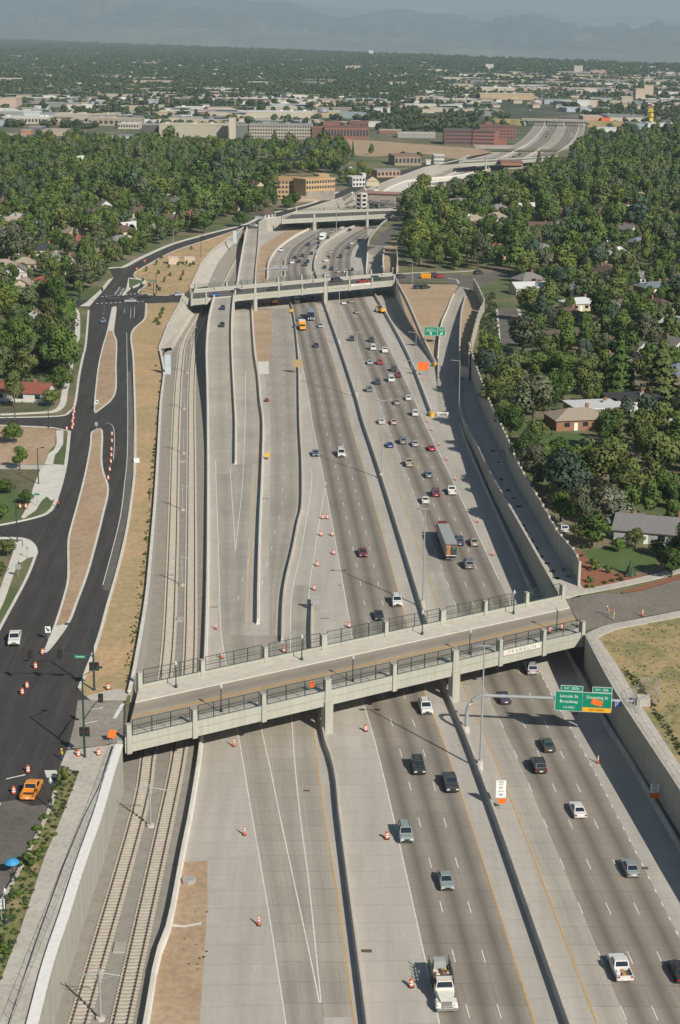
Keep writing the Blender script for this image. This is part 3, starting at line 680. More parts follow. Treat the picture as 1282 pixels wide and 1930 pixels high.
band('sidewalk', [(1104, 1196), (1140, 1180), (1200, 1168), (1290, 1150), (1450, 1115)], 2.6, CONC, .12, -1)
patch('tan_lot', [(640, 262), (700, 265), (830, 275), (900, 280), (930, 287), (860, 300), (800, 290), (730, 285), (640, 280)], DIRT, .03, False)
patch('tan_lot', [(610, 275), (700, 276), (760, 285), (770, 292), (700, 295), (630, 290)], DIRT, .034, False)

# ================================================================== WALLS, BARRIERS, BRIDGES
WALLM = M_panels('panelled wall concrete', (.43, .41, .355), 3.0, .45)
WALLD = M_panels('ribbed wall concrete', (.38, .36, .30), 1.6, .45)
def wall(name, label, pts, z0, cap, thick=.45, mats=(WALLM, CONC2), capw=.62, group=None, zt=None, coping=True):
    """upright wall along points; its back is to the left of the way the points run"""
    root = thing(name, label, 'wall', (pts[0].x, pts[0].y, 0), 0, group); o = Vector((pts[0].x, pts[0].y, 0))
    mb, mc = MB(), MB(); n = len(pts); u = 0.0
    F, Bk = [], []
    for i, p in enumerate(pts):
        t = (pts[min(i + 1, n - 1)] - pts[max(i - 1, 0)]); t.z = 0; t.normalize(); nn = Vector((-t.y, t.x, 0))
        q = Vector((p.x, p.y, 0)) - o; F.append(q); Bk.append(q + nn * thick)
    top = [(zt(p) if zt else S) + cap for p in pts]; bot = [z0(p.y) if callable(z0) else z0 for p in pts]
    for i in range(n - 1):
        l = (F[i + 1] - F[i]).length; Z = lambda v, z: (v.x, v.y, z)
        a, b, c, d = Z(F[i], bot[i] - .3), Z(F[i + 1], bot[i + 1] - .3), Z(F[i + 1], top[i + 1]), Z(F[i], top[i])
        mb.face([a, b, c, d], 0, [(u, a[2]), (u + l, b[2]), (u + l, c[2]), (u, d[2])])
        e, f = Z(Bk[i], top[i]), Z(Bk[i + 1], top[i + 1]); g, h = Z(Bk[i], min(bot[i] - .3, S - .3)), Z(Bk[i + 1], min(bot[i + 1] - .3, S - .3))
        mb.face([d, c, f, e], 0, [(u, 0), (u + l, 0), (u + l, .3), (u, .3)]); mb.face([f, h, g, e], 0, [(u + l, 1), (u + l, 0), (u, 0), (u, 1)]); u += l
    mb.face([(F[0].x, F[0].y, bot[0]), (F[0].x, F[0].y, top[0]), (Bk[0].x, Bk[0].y, top[0]), (Bk[0].x, Bk[0].y, bot[0])])
    mb.face([(F[-1].x, F[-1].y, bot[-1]), (Bk[-1].x, Bk[-1].y, bot[-1]), (Bk[-1].x, Bk[-1].y, top[-1]), (F[-1].x, F[-1].y, top[-1])])
    part('wall_face', mb.mesh('wall_face', mats[0]), root)
    if coping:
        for i in range(n - 1):
            d = (F[i + 1] - F[i]).normalized(); nn = Vector((-d.y, d.x, 0)); ov = .08; dz = Vector((0, 0, .22))
            lo = [F[i] - nn * ov, F[i + 1] - nn * ov, F[i + 1] + nn * (capw - ov), F[i] + nn * (capw - ov)]
            zz = [top[i], top[i + 1], top[i + 1], top[i]]
            lo = [Vector((p.x, p.y, z + .003)) for p, z in zip(lo, zz)]; mc.hexa(lo, [p + dz for p in lo])
        part('coping', mc.mesh('coping', mats[1]), root)
    return root
def dense(pts, n=3): return catmull(pts, n)
wall('retaining_wall', 'tall pale panelled wall with white coping beside the rail tracks, nearest the camera', dense(HL1), 0.0, .62, .5, (WALLM, COPE), 1.25)
wall('retaining_wall', 'long low concrete wall between the dry grass verge and the rail tracks', dense(HL2), 0.0, .55)
wall('retaining_wall', 'grey wall at the top of the sloped paving left of the second bridge', HL3, 3.0, .5)
wall('retaining_wall', 'grey wall edging the dry park above the curving rail tracks', HL4, 2.0, .5)
wall('retaining_wall', 'curved pale wall under the frontage road where the left ramp starts beyond the second bridge', HL5 + [HL6[0]], 0.0, .8)
wall('retaining_wall', 'long pale wall below the frontage road beyond the third bridge', HL6, zf, .5)
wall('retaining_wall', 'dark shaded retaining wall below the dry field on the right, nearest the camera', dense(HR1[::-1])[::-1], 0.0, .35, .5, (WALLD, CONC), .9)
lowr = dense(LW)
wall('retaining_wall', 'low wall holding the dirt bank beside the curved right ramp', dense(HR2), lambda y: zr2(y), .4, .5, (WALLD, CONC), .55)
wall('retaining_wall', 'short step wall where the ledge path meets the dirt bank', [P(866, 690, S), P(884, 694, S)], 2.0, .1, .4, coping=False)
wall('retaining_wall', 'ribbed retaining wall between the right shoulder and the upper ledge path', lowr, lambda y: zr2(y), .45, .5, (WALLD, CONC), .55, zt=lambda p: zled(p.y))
wall('retaining_wall', 'wall under the right end of the second bridge', HR3[::-1][::-1][2:3] + HR3[1:2] if False else [P(723, 512, S), P(746, 531, S)], 0.0, -.05, .5, coping=False)
wall('retaining_wall', 'low wall beside the right ramp beyond the second bridge', [HR5[-1], HR4[0], HR4[1], HR4[2]], lambda y: 0, .4)
wall('retaining_wall', 'shaded wall along the right side of the curving highway beyond the second bridge', dense(HR5), 0.0, .6, .5, (WALLM, CONC))
wall('retaining_wall', 'far retaining wall on the right of the highway hidden by big trees', HR6 + [HR5[0]], zf, .5, .5, (WALLM, CONC))
# rail corridor wall under the highway edge, barriers
def barrier(name, label, ln, y0, y1, z=0.0, h=1.1, base=None, mat=CONC2, w=.62, group=None, step=5.0, cat='barrier'):
    y0, y1 = max(y0, ln.y0), min(y1, ln.y1); pts = ln.pts(y0, y1, step, z); o = pts[0].copy()
    prof = [(-w / 2, 0), (-w / 2, .12), (-w * .27, .38), (-w * .2, h), (w * .2, h), (w * .27, .38), (w / 2, .12), (w / 2, 0)]
    mb = MB(); rings = []; n = len(pts)
    for i, p in enumerate(pts):
        t = (pts[min(i + 1, n - 1)] - pts[max(i - 1, 0)]); t.z = 0; t.normalize(); nn = Vector((t.y, -t.x, 0))
        b = (base(p.y) if base else p.z)
        rings.append([p - o + nn * a + Vector((0, 0, (zz if zz > 0 else b - p.z - .05))) for a, zz in prof])
    for a, b in zip(rings, rings[1:]):
        for k in range(len(prof) - 1): mb.face([a[k], b[k], b[k + 1], a[k + 1]], 0)
    mb.face(rings[0]); mb.face(list(reversed(rings[-1])))
    ob = obj(name, mb, mat, None, o); return tag(ob, label, cat, group)
barrier('median_barrier', 'long concrete median barrier between the two main carriageways', B, 90, 1600, zf, 1.15, None, CONC, .7)
barrier('median_barrier', 'concrete barrier between the left ramp lanes and the main carriageway, near the camera', A, 95, 338, 0, 1.1, None, CONC, .66)
barrier('temporary_barrier', 'dark edged winding temporary barrier left of the main carriageway', C, 296, 760, 0, .95, None, CONC, .6)
barrier('ramp_barrier', 'white barrier ending bluntly between the left ramp and the left carriageway', D, 306, 770, 0, 1.15, None, CONC2, .7)
barrier('ramp_barrier', 'grey barrier splitting the two left ramps up to the second bridge', E_, 430, 700, zr1, 1.1, lambda y: 0, CONC2, .7)
barrier('rail_wall', 'long white wall top between the rail tracks and the left ramps', F_, 90, 700, lambda y: zr1(y), 1.15, lambda y: -.2, CONC2, .8, cat='wall')
barrier('ramp_barrier', 'white edged barrier on the left side of the ramp beyond the second bridge', RL4, 757, 922, zr4, 1.0, lambda y: 0, CONC2, .8)
barrier('ramp_barrier', 'dark edged barrier on the right side of the left ramp beyond the second bridge', RR4, 757, 922, zr4, .9, lambda y: 0, CONC, .7)
barrier('shoulder_barrier', 'curved white barrier beside the dirt strip beyond the second bridge', H_, 775, 1120, 0, 1.1, None, CONC2, .8)
barrier('ramp_barrier', 'barrier between the right carriageway and the collector ramp, ending in a yellow cushion', G, 480, 760, 0, 1.2, None, CONC2, .8)
barrier('ramp_barrier', 'barrier below the dirt triangle on the right, ending in a yellow cushion', W2, 560, 735, lambda y: max(zd(y) - .2, 0) , 1.1, lambda y: 0, CONC2, .8)
barrier('ramp_barrier', 'low barrier on the left of the curved right ramp', r2l, 575, 690, zr2, .5, lambda y: 0, CONC2, .5)
barrier('ramp_barrier', 'wall on the left of the right ramp beyond the second bridge', RL3, 730, 930, zr3, 1.1, lambda y: 0, CONC2, .8)
gut = Line([(1260, 1552), (1195, 1440), (1133, 1342), (1072, 1225)], 0, True, 70)
barrier('shoulder_barrier', 'low barrier at the foot of the dark right wall, nearest the camera', gut.off(-.5), 110, 300, 0, .9, None, CONC, .7)
gut2 = Line([(1011, 1126), (962, 1019), (909, 900), (877, 822), (865, 780)], 0)
barrier('shoulder_barrier', 'low barrier at the foot of the ribbed right wall above the near bridge', gut2.off(-.4), 318, 480, 0, .8, None, CONC, .7)
# stub barrier beyond the second bridge
St = Line([(537, 520), (536, 505), (538, 492)]); barrier('temporary_barrier', 'short stub of barrier in the far left carriageway beyond the second bridge', St, 780, 900, 0, 1.0, None, CONC, .8)

# noise wall: stepped panels between posts
def noise_wall(name, label, pts, h, step=4.6, wob=.35, zb=None):
    root = thing(name, label, 'noise wall', (pts[0].x, pts[0].y, S)); o = Vector((pts[0].x, pts[0].y, 0))
    d = [0.0]
    for a, b in zip(pts, pts[1:]): d.append(d[-1] + (b - a).length)
    k = 0; s = 0.0; ln = int(d[-1] / step); ps = []
    for i in range(ln + 1):
        s = i * step; j = min(len(d) - 2, max(0, int(np.searchsorted(d, s)) - 1)); ps.append(pts[j].lerp(pts[j + 1], (s - d[j]) / (d[j + 1] - d[j])) - o)
    mb, mp = MB(), MB()
    for i in range(len(ps) - 1):
        a, b = ps[i], ps[i + 1]; t = (b - a).normalized(); n = Vector((-t.y, t.x, 0)) * .14
        hh = h + (wob if i % 2 else 0) * .5 + random.uniform(-.1, .1); l = (b - a).length
        lo = [a - n, b - n, b + n, a + n]; lo = [Vector((p.x, p.y, (zb(p.y + o.y) - S if zb else 0) - .3)) for p in lo]; hi = [Vector((p.x, p.y, hh)) for p in lo]
        uvq = lambda: [(i * step, 0), (i * step + l, 0), (i * step + l, hh), (i * step, hh)]
        for q in ((0, 1), (2, 3)):
            mb.face([lo[q[0]], lo[q[1]], hi[q[1]], hi[q[0]]], 0, uvq())
        mb.face(hi, 0, [(0, 0)] * 4)
    for i, a in enumerate(ps):
        t = (ps[min(i + 1, len(ps) - 1)] - ps[max(0, i - 1)]).normalized(); r = math.atan2(t.y, t.x)
        z_b = (zb(a.y + o.y) - S if zb else 0) - .3; mp.box((a.x, a.y, (h + .4 + z_b) / 2), (.5, .46, h + .4 - z_b), r)
    part('wall_panels', mb.mesh('wall_panels', WALLD), root); part('wall_posts', mp.mesh('wall_posts', CONC), root)
    return root
noise_wall('noise_wall', 'tall ribbed noise wall stepping along the tree edge above the ledge path', [Vector((p.x, p.y, 0)) for p in dense(NW, 4)], 4.6, 4.6, .35, zled)
noise_wall('noise_wall', 'staggered noise wall panels beside the curved right ramp', dense(PS([(884, 692), (889, 660), (896, 632), (903, 608), (912, 590)]), 4), 4.4, 5.0, .8)
noise_wall('noise_wall', 'noise wall running from the cross street down toward the dirt bank', dense(PS([(893, 548), (900, 560), (913, 590)]), 4), 4.6, 5.0)
noise_wall('noise_wall', 'short pale wall behind the dirt bank beyond the second bridge', dense(PS([(748, 518), (749, 498), (747, 484)]), 4), 3.4, 6.0)

# ------------------------------------------------------------------ bridges
def plate(root, txt, w, size, loc, ang, mat):
    me = text_mesh(txt, size); mb = MB(); mb.box((0, 0, 0), (w, .1, .95))
    for f in me.polygons: mb.face([(me.vertices[i].co.x, -.06 - me.vertices[i].co.z, me.vertices[i].co.y) for i in f.vertices], 1)
    return part('name_plate', mb.mesh('name_plate', [CONC2, mat]), root, loc, ang)
def text_mesh(txt, size, name='lettering', mat=SWHITE, depth=.004):
    cu = bpy.data.curves.new('text', 'FONT'); cu.body = txt; cu.size = size; cu.align_x = 'CENTER'; cu.align_y = 'CENTER'; cu.extrude = depth; cu.resolution_u = 2
    to = bpy.data.objects.new('text', cu); COL.objects.link(to)
    dg = bpy.context.evaluated_depsgraph_get(); me = bpy.data.meshes.new_from_object(to.evaluated_get(dg)); me.name = name
    COL.objects.unlink(to); bpy.data.objects.remove(to); bpy.data.curves.remove(cu)
    me.materials.clear(); me.materials.append(mat); return me
FENCE_H = 2.7
def fence_panel(mb, a, b, z, h, pitch=3.0, pick=.33):
    L_ = (b - a).length; n = max(1, round(L_ / pitch)); rz = math.atan2((b - a).y, (b - a).x)
    for i in range(n + 1):
        p = a.lerp(b, i / n); mb.box((p.x, p.y, z + h / 2), (.11, .11, h), rz)
    m_ = (a + b) / 2
    for zz, t in ((.1, .06), (h * .42, .07), (h * .62, .05), (h - .04, .08)): mb.box((m_.x, m_.y, z + zz), (L_, t, t), rz)
    k = max(1, int(L_ / pick))
    for i in range(k + 1):
        p = a.lerp(b, i / k); mb.box((p.x, p.y, z + h / 2), (.022, .022, h), rz)
def bridge(name, label, q, z, pil_near, pil_far, piers, rw=(.14, .74), lw=2.0, big=(), pick=.33, mid=True, openings=(), fh=FENCE_H, roadm=None, low=.75):
    """q: near-left, near-right, far-right, far-left deck corners; pilaster and pier places are fractions along the deck"""
    a, b, c, d = [Vector((p.x, p.y, 0)) for p in q]; o = (a + b + c + d) / 4; rz = 0
    root = thing(name, label, 'bridge', (o.x, o.y, z)); a, b, c, d = a - o, b - o, c - o, d - o
    def pt(u, v, zz=0.0): p = a.lerp(b, u).lerp(d.lerp(c, u), v); return Vector((p.x, p.y, zz))
    ang = math.atan2((b - a).y, (b - a).x); Wd = (d - a).length; Lg = (b - a).length; dv = 1.0 / Wd
    mb = MB(); mb.hexa([pt(0, .02, -1.35), pt(1, .02, -1.35), pt(1, .98, -1.35), pt(0, .98, -1.35)], [pt(0, .02, 0), pt(1, .02, 0), pt(1, .98, 0), pt(0, .98, 0)])
    part('deck', mb.mesh('deck', CONC), root)
    mb = MB(); v0, v1 = rw
    mb.face([pt(0, v0, .03), pt(1, v0, .03), pt(1, v1, .03), pt(0, v1, .03)], 0, [(0, 0), (0, Lg), (2, Lg), (2, 0)])
    part('road_surface', mb.mesh('road_surface', roadm or ASPH2), root)
    for (e0, e1) in ((.03, v0), (v1, .97)):
        mb = MB(); lo = [pt(0, e0, .004), pt(1, e0, .004), pt(1, e1, .004), pt(0, e1, .004)]; mb.hexa(lo, [p + Vector((0, 0, .17)) for p in lo]); part('sidewalk', mb.mesh('sidewalk', WALK), root)
    if mid:
        mb = MB(); vm = (v0 + v1) / 2
        for k in (-.018, .018): mb.face([pt(0, vm + k - .007, .045), pt(1, vm + k - .007, .045), pt(1, vm + k + .007, .045), pt(0, vm + k + .007, .045)])
        part('centre_line', mb.mesh('centre_line', YEL), root)
    for side, pil in ((0, pil_near), (1, pil_far)):
        vo, vi = (-.3 * dv, .2 * dv) if side == 0 else (1 + .3 * dv, 1 - .2 * dv)
        gaps = [o_ for o_ in openings if o_[0] == side]
        spans = [(0, 1)]
        for g_ in gaps: spans = [(0, g_[1]), (g_[2], 1)]
        for s0, s1 in spans:
            mb = MB()
            def slab(zb, zt, vo=vo, vi=vi):
                lo = [pt(s0, vo, zb), pt(s1, vo, zb), pt(s1, vi, zb), pt(s0, vi, zb)]
                if side == 1: lo = lo[::-1]
                mb.hexa(lo, [Vector((p.x, p.y, zt)) for p in lo])
            slab(-1.75, -.42); slab(-.42, -.34, vo * .75 + vi * .25); slab(-.34, low)
            part('girder', mb.mesh('girder', BRC), root)
        for i, u in enumerate(pil):
            p = pt(u, -.12 * dv if side == 0 else 1 + .12 * dv); isb = (side, i) in big
            mb = MB(); w_ = 1.3 if isb else .85; zb = -z + .0 if isb else -1.85
            if isb: mb.box((p.x, p.y, (zb - 1.0) / 2), (w_ + .2, 1.3, abs(zb) - 1.0), ang)
            mb.box((p.x, p.y, .35), (w_, .9, 4.5), ang, 0, .8); mb.box((p.x, p.y, 2.72), (w_ * .9, .84, .2), ang, 1)
            part('pilaster', mb.mesh('pilaster', [BRC, CONCD]), root)
        for u0, u1 in zip(pil, pil[1:]):
            if any(u0 >= g_[1] - .03 and u1 <= g_[2] + .03 for g_ in gaps): continue
            mb = MB(); e = .75 / Lg; v_ = -.02 * dv if side == 0 else 1 + .02 * dv
            fence_panel(mb, pt(u0 + e, v_), pt(u1 - e, v_), low, fh - low * .3, 3.0, pick); part('fence_panel', mb.mesh('fence_panel', DKGRN), root)
    for u in piers:
        mb = MB(); p0, p1 = pt(u, .03), pt(u, .97); m_ = (p0 + p1) / 2; r2 = math.atan2((p1 - p0).y, (p1 - p0).x); l = (p1 - p0).length
        mb.box((m_.x, m_.y, -1.95), (l, 1.5, 1.15), r2)
        for k in (.12, .5, .88):
            p = p0.lerp(p1, k); mb.tube([(p.x, p.y, -z - .1), (p.x, p.y, -2.4)], .55, 12)
        part('pier', mb.mesh('pier', CONCD), root)
    return root, pt, ang
q1 = [P(236, 1398, S), P(1102, 1197, S), P(1064, 1128, S), P(262, 1299, S)]
def frac(px, q, z=S, far=False):                 # fraction along an edge seen at pixel column px
    a, b = (q[3], q[2]) if far else (q[0], q[1]); lo, hi = -.1, 1.1
    for _ in range(40):
        m = (lo + hi) / 2; p = a.lerp(b, m)
        if U((p.x, p.y, z))[0] < px: lo = m
        else: hi = m
    return lo
pn = [frac(x, q1) for x in (242, 366, 496, 617, 742, 857, 942, 1024, 1097)]; pf = [frac(x, q1, S, True) for x in (263, 381, 500, 610, 727, 834, 914, 992, 1060)]
ROADB = M_lane('bridge road concrete', (.345, .30, .24), .4, 0, 10)
fb, fpt, fang = bridge('road_bridge', 'nearest concrete road bridge with green fences and tapered pilasters crossing the whole highway', q1, S, pn, pf, [pn[3], pn[5]], (.16, .72), 2.0, {(0, 3), (0, 5), (1, 3), (1, 5)}, roadm=ROADB)
# name plate FRANKLIN on the near girder
u0_, u1_ = (pn[6] + pn[7]) / 2, 0
pp = fpt(u0_, -.36 / 17, .25)
BRZ = M('bronze lettering', (.16, .14, .10), .6, .1, 1, 0, True)
plate(fb, 'F R A N K L I N', (fpt(pn[7], 0) - fpt(pn[6], 0)).length - 1.4, .92, (pp.x, pp.y, .28), fang, BRZ)

q2 = [P(362, 567, S), P(744, 531, S), P(748, 516, S), P(366, 548, S)]
pn2 = [frac(x, q2) for x in (361, 388, 443, 480.5, 525, 569, 612.5, 658, 701, 742)]; pf2 = [frac(x, q2, S, True) for x in (369, 427, 481, 524, 568, 612, 653, 699, 740)]
sb, spt, sang = bridge('road_bridge', 'second concrete road bridge up the highway, carrying several cars, beside the left crossroads', q2, S, pn2, pf2, [pn2[3], pn2[6]], (.1, .76), 2.0, {(0, 3), (0, 6)}, .45, False, ((0, pn2[1] + .012, pn2[2] - .012),), 2.0)
pp = spt((pn2[7] + pn2[8]) / 2, -.4 / 20, .2); plate(sb, 'D O W N I N G', (spt(pn2[8], 0) - spt(pn2[7], 0)).length - 2.0, .8, (pp.x, pp.y, .2), sang, BRZ)
q3 = [P(531, 416, S), P(760, 404, S), P(762, 394, S), P(556, 401, S)]
e3 = [frac(x, q3) for x in (532, 592, 692, 757)]; g3 = [frac(x, q3, S, True) for x in (558, 612, 693, 757)]
tb, tpt, tang = bridge('road_bridge', 'third road bridge, low grey span where the highway curves out of sight', q3, S, e3, g3, [e3[1], e3[2]], (.15, .8), 2.0, {(0, 1), (0, 2)}, .8, False, (), 1.8)
mb = MB(); pp = tpt(.9, -.4 / 20, .2); mb.box((0, 0, 0), (9.5, .12, .9)); part('name_plate', mb.mesh('name_plate', CONC2), tb, (pp.x, pp.y, .25), tang)
q4 = [P(768, 361, S), P(905, 351, S), P(905, 346, S), P(768, 353, S)]
bridge('road_bridge', 'fourth road bridge with a green sign on its right end, half hidden by trees', q4, S, [.02, .5, .98], [.02, .5, .98], [.35, .7], (.15, .8), 2, {(0, 1)}, 1.5, False, (), 1.5)
q5 = [P(868, 310, S + 1), P(1052, 299, S + 1), P(1052, 295, S + 1), P(868, 305, S + 1)]
bridge('road_bridge', 'farthest road bridge, a thin pale span before the highway climbs to ground level', q5, S + 1, [.02, .25, .5, .75, .98], [.02, .25, .5, .75, .98], [.28, .62], (.15, .8), 2, {(0, 1), (0, 2)}, 2.5, False, (), 1.3)
# pale curved flyover ramp beyond the third bridge
fly = [P(725, 371, S), P(745, 356, S + .5), P(778, 343, S + 1), P(820, 338, S + 1), (P(865, 334, S + .8)), P(905, 326, S)]
fly = catmull(fly, 4); mb = MB()
for i in range(len(fly) - 1):
    t = (fly[i + 1] - fly[i]).normalized(); n = Vector((-t.y, t.x, 0)) * 4.5; dz = Vector((0, 0, 1.4))
    lo = [fly[i] - n - dz, fly[i + 1] - n - dz, fly[i + 1] + n - dz, fly[i] + n - dz]
    if i % 3 == 1: mb.box((fly[i].x, fly[i].y, fly[i].z / 2 - .8), (1.6, 3, fly[i].z), math.atan2(t.y, t.x), 1)
    mb.hexa(lo, [p + dz for p in lo])
    for s_ in (-1, 1):
        p, q = fly[i] + n * s_, fly[i + 1] + n * s_; w = n.normalized() * .2 * s_; lo = [p - w, q - w, q + w, p + w]
        if s_ < 0: lo = lo[::-1]
        mb.hexa([v + Vector((0, 0, .01)) for v in lo], [v + Vector((0, 0, 1.0)) for v in lo], 0)
tag(obj('flyover', mb, [CONC2, CONCD]), 'pale curved flyover ramp beyond the light rail station', 'flyover')
# dark steel footbridge and its station towers
fa, fz = P(699, 374, S + 5), P(800, 386, S + 4.5); root = thing('footbridge', 'dark fenced footbridge crossing the highway from the white station towers', 'footbridge', (fa.x, fa.y, 0)); v = fz - fa; v.z = 0; ang = math.atan2(v.y, v.x); l = v.length
mb = MB(); mb.box((v.x / 2, v.y / 2, 9.5), (l, 4, 1.6), ang); part('deck', mb.mesh('deck', CONCD), root)
for s_ in (-1, 1):
    mb = MB(); n = Vector((-math.sin(ang), math.cos(ang), 0)) * 2 * s_; fence_panel(mb, n, n + v, 10.3, 3.2, 5, .7); part('fence_panel', mb.mesh('fence_panel', STEEL), root)
mb = MB(); [mb.box((v.x * k, v.y * k, 4.3), (1.6, 3, 8.8), ang) for k in (.1, .55)]; part('pier', mb.mesh('pier', CONCD), root)
def station_tower(px, py, label, wz, hz):
    p = P(px, py, 0); root = thing('station_tower', label, 'tower', p, ang)
    mb = MB(); W_ = wz
    for sx in (-1, 1):
        for sy in (-1, 1): mb.box((sx * W_ / 2, sy * W_ / 2, hz / 2), (.8, .8, hz))
    for k in range(5): mb.box((0, 0, hz * (k + .3) / 4.4), (W_ + .8, W_ + .8, .9))
    part('frame', mb.mesh('frame', CONC2), root); mb = MB(); mb.box((0, 0, hz / 2), (W_ - .4, W_ - .4, hz - .3)); part('glazing', mb.mesh('glazing', GLASS), root)
    for k in range(3): mb = MB(); mb.hexa([Vector((-W_ / 2 - 9, -2 - k * 2, k * 4)), Vector((-W_ / 2 - .5, -2 - k * 2, 4 + k * 4 - .5)), Vector((-W_ / 2 - .5, -k * 2 - .4, 4 + k * 4 - .5)), Vector((-W_ / 2 - 9, -k * 2 - .4, k * 3))], [Vector((-W_ / 2 - 9, -2 - k * 2, k * 4 + .8)), Vector((-W_ / 2 - .5, -2 - k * 2, 4 + k * 4 + .5)), Vector((-W_ / 2 - .5, -k * 2 - .4, 4 + k * 4 + .5)), Vector((-W_ / 2 - 9, -k * 2 - .4, k * 3 + .8))]); part('stair_flight', mb.mesh('stair_flight', CONC2), root)
    return root
station_tower(681, 399, 'white glazed lift tower with stairs at the light rail station, left of the footbridge', 4.5, 11.5)
station_tower(704, 390, 'smaller white lift tower of the light rail station, behind the stair tower', 4.5, 11)
p = P(718, 376, S); root = thing('station_roof', 'low building with a pinkish roof beside the station towers', 'building', p, ang + .5)
mb = MB(); mb.box((0, 0, 2), (24, 9, 4)); part('wall', mb.mesh('wall', M('tan wall', (.4, .33, .25))), root); mb = MB(); mb.box((0, 0, 4.35), (26, 11, .7)); part('roof', mb.mesh('roof', M('pink roof', (.36, .21, .17))), root)

# overpass where the highway goes out of sight
oa, ob_ = P(985, 236, S), P(1108, 239, S); ov = ob_ - oa; root = thing('overpass', 'dark low overpass at the far end of the visible highway', 'bridge', oa, math.atan2(ov.y, ov.x)); ol = ov.length
mb = MB(); mb.box((ol / 2, 0, 6.5), (ol, 14, 1.6)); part('deck', mb.mesh('deck', CONCD), root); mb = MB(); mb.box((ol / 2, -7, 7.8), (ol, .4, 1.0)); part('parapet', mb.mesh('parapet', CONC), root)
for k in (.05, .35, .65, .95): mb = MB(); mb.box((ol * k, 0, 2.9), (2, 12, 5.8)); part('pier', mb.mesh('pier', CONCD), root)
mb = MB(); mb.box((-22, 0, 3.4), (44, 16, 6.8), 0, 0, .8); part('embankment', mb.mesh('embankment', FIELD), root); mb = MB(); mb.box((ol + 22, 0, 3.4), (44, 16, 6.8), 0, 0, .8); part('embankment', mb.mesh('embankment', FIELD), root)

# rail fence on the near wall, top-of-wall fence on the right
for d_, y0_ in ((-19.5, 1250), (20, 1150)): barrier('median_barrier', 'pale barrier on the far highway, ' + ('left' if d_ < 0 else 'right') + ' of the median', B.off(d_), y0_, YE, zf, 1.1, None, CONC, .8, step=12)
def wire_fence(name, label, pts, h=1.25, pitch=2.6, mat=STEEL, mesh=.5):
    root = thing(name, label, 'fence', (pts[0].x, pts[0].y, pts[0].z)); o = pts[0].copy(); pts = [p - o for p in pts]
    d = [0.0]
    for a, b in zip(pts, pts[1:]): d.append(d[-1] + (b - a).length)
    n = int(d[-1] / pitch); ps = []
    for i in range(n + 1):
        s = d[-1] * i / n; j = min(len(d) - 2, max(0, int(np.searchsorted(d, s)) - 1)); ps.append(pts[j].lerp(pts[j + 1], (s - d[j]) / (d[j + 1] - d[j])))
    mp, mr = MB(), MB(); mp.tube([(0, 0, 0), (0, 0, h)], .035, 5); pm_ = mp.mesh('post', mat)
    for p in ps: part('post', pm_, root, p)
    for a, b in zip(ps, ps[1:]):
        mr.tube([a + Vector((0, 0, h - .04)), b + Vector((0, 0, h - .04))], .028, 4); mr.tube([a + Vector((0, 0, .1)), b + Vector((0, 0, .1))], .015, 4)
        k = int(pitch / mesh)
        for i in range(1, k):
            p = a.lerp(b, i / k); mr.box((p.x, p.y, p.z + h / 2), (.012, .012, h))
    part('wire_mesh', mr.mesh('wire_mesh', mat), root); return root
wire_fence('wire_fence', 'wire fence along the white coping beside the lower left sidewalk', PS([(222, 1402), (188, 1498), (156, 1580), (118, 1680), (66, 1810), (18, 1935), (-60, 2120)], S + .5), 1.3)
wire_fence('wire_fence', 'wire fence on top of the dark right wall below the dry field', PS([(1112, 1204), (1150, 1274), (1189, 1338), (1290, 1492), (1440, 1715)], S + .02), 1.3)

# ================================================================== RAIL TRACKS AND CATENARY
sl_mb = MB(); sl_mb.box((0, 0, .1), (2.6, .27, .2), 0, 0, .94); SLEEPER = sl_mb.mesh('sleeper', SLEEP)
T1 = Line([(100, 2110), (149, 1929), (262, 1530), (282, 1411), (314, 1259), (325, 1061), (330, 860), (334, 761), (339, 694), (347, 644), (375, 594), (394, 558), (411, 523), (438, 487), (455, 464)], 0)
T2 = Line([(185, 2110), (228, 1929), (316, 1530), (339, 1411), (357, 1259), (360.5, 1061), (361, 860), (361, 761), (363, 694), (369, 644), (382, 610), (400, 573), (420, 539), (438, 505), (452, 478)], 0)
for ln, lab in ((T1, 'left hand railway track on pale sleepers, along the panelled wall'), (T2, 'right hand railway track on pale sleepers, along the white rail wall')):
    p0 = ln.pt(150); root = thing('railway_track', lab, 'railway track', p0, 0, 'railway tracks')
    for s_ in (-.78, .78):
        mb = MB(); c = ln.off(s_); pts = c.pts(140, ln.y1, 3.0)
        for a, b in zip(pts, pts[1:]):
            d = (b - a).normalized(); n = Vector((-d.y, d.x, 0)) * .055
            lo = [a - n, b - n, b + n, a + n]; lo = [p - p0 + Vector((0, 0, .19)) for p in lo]; mb.hexa(lo, [p + Vector((0, 0, .16)) for p in lo])
        part('rail', mb.mesh('rail', RUST), root)
    y = 165.0; k = 0; rest = MB()
    while y < ln.y1 - 1:
        h = ln.head(y); dy = .78 * math.sin(h)
        if k < 100: part('sleeper', SLEEPER, root, ln.pt(y, .02) - p0 + Vector((0, 0, 0)), h - math.pi / 2)
        else: p = ln.pt(y, .02) - p0; rest.box((p.x, p.y, .12), (2.6, .27, .2), h - math.pi / 2)
        y += dy; k += 1
    ro = part('sleepers', rest.mesh('sleepers', SLEEP), root); ro['kind'] = 'stuff'
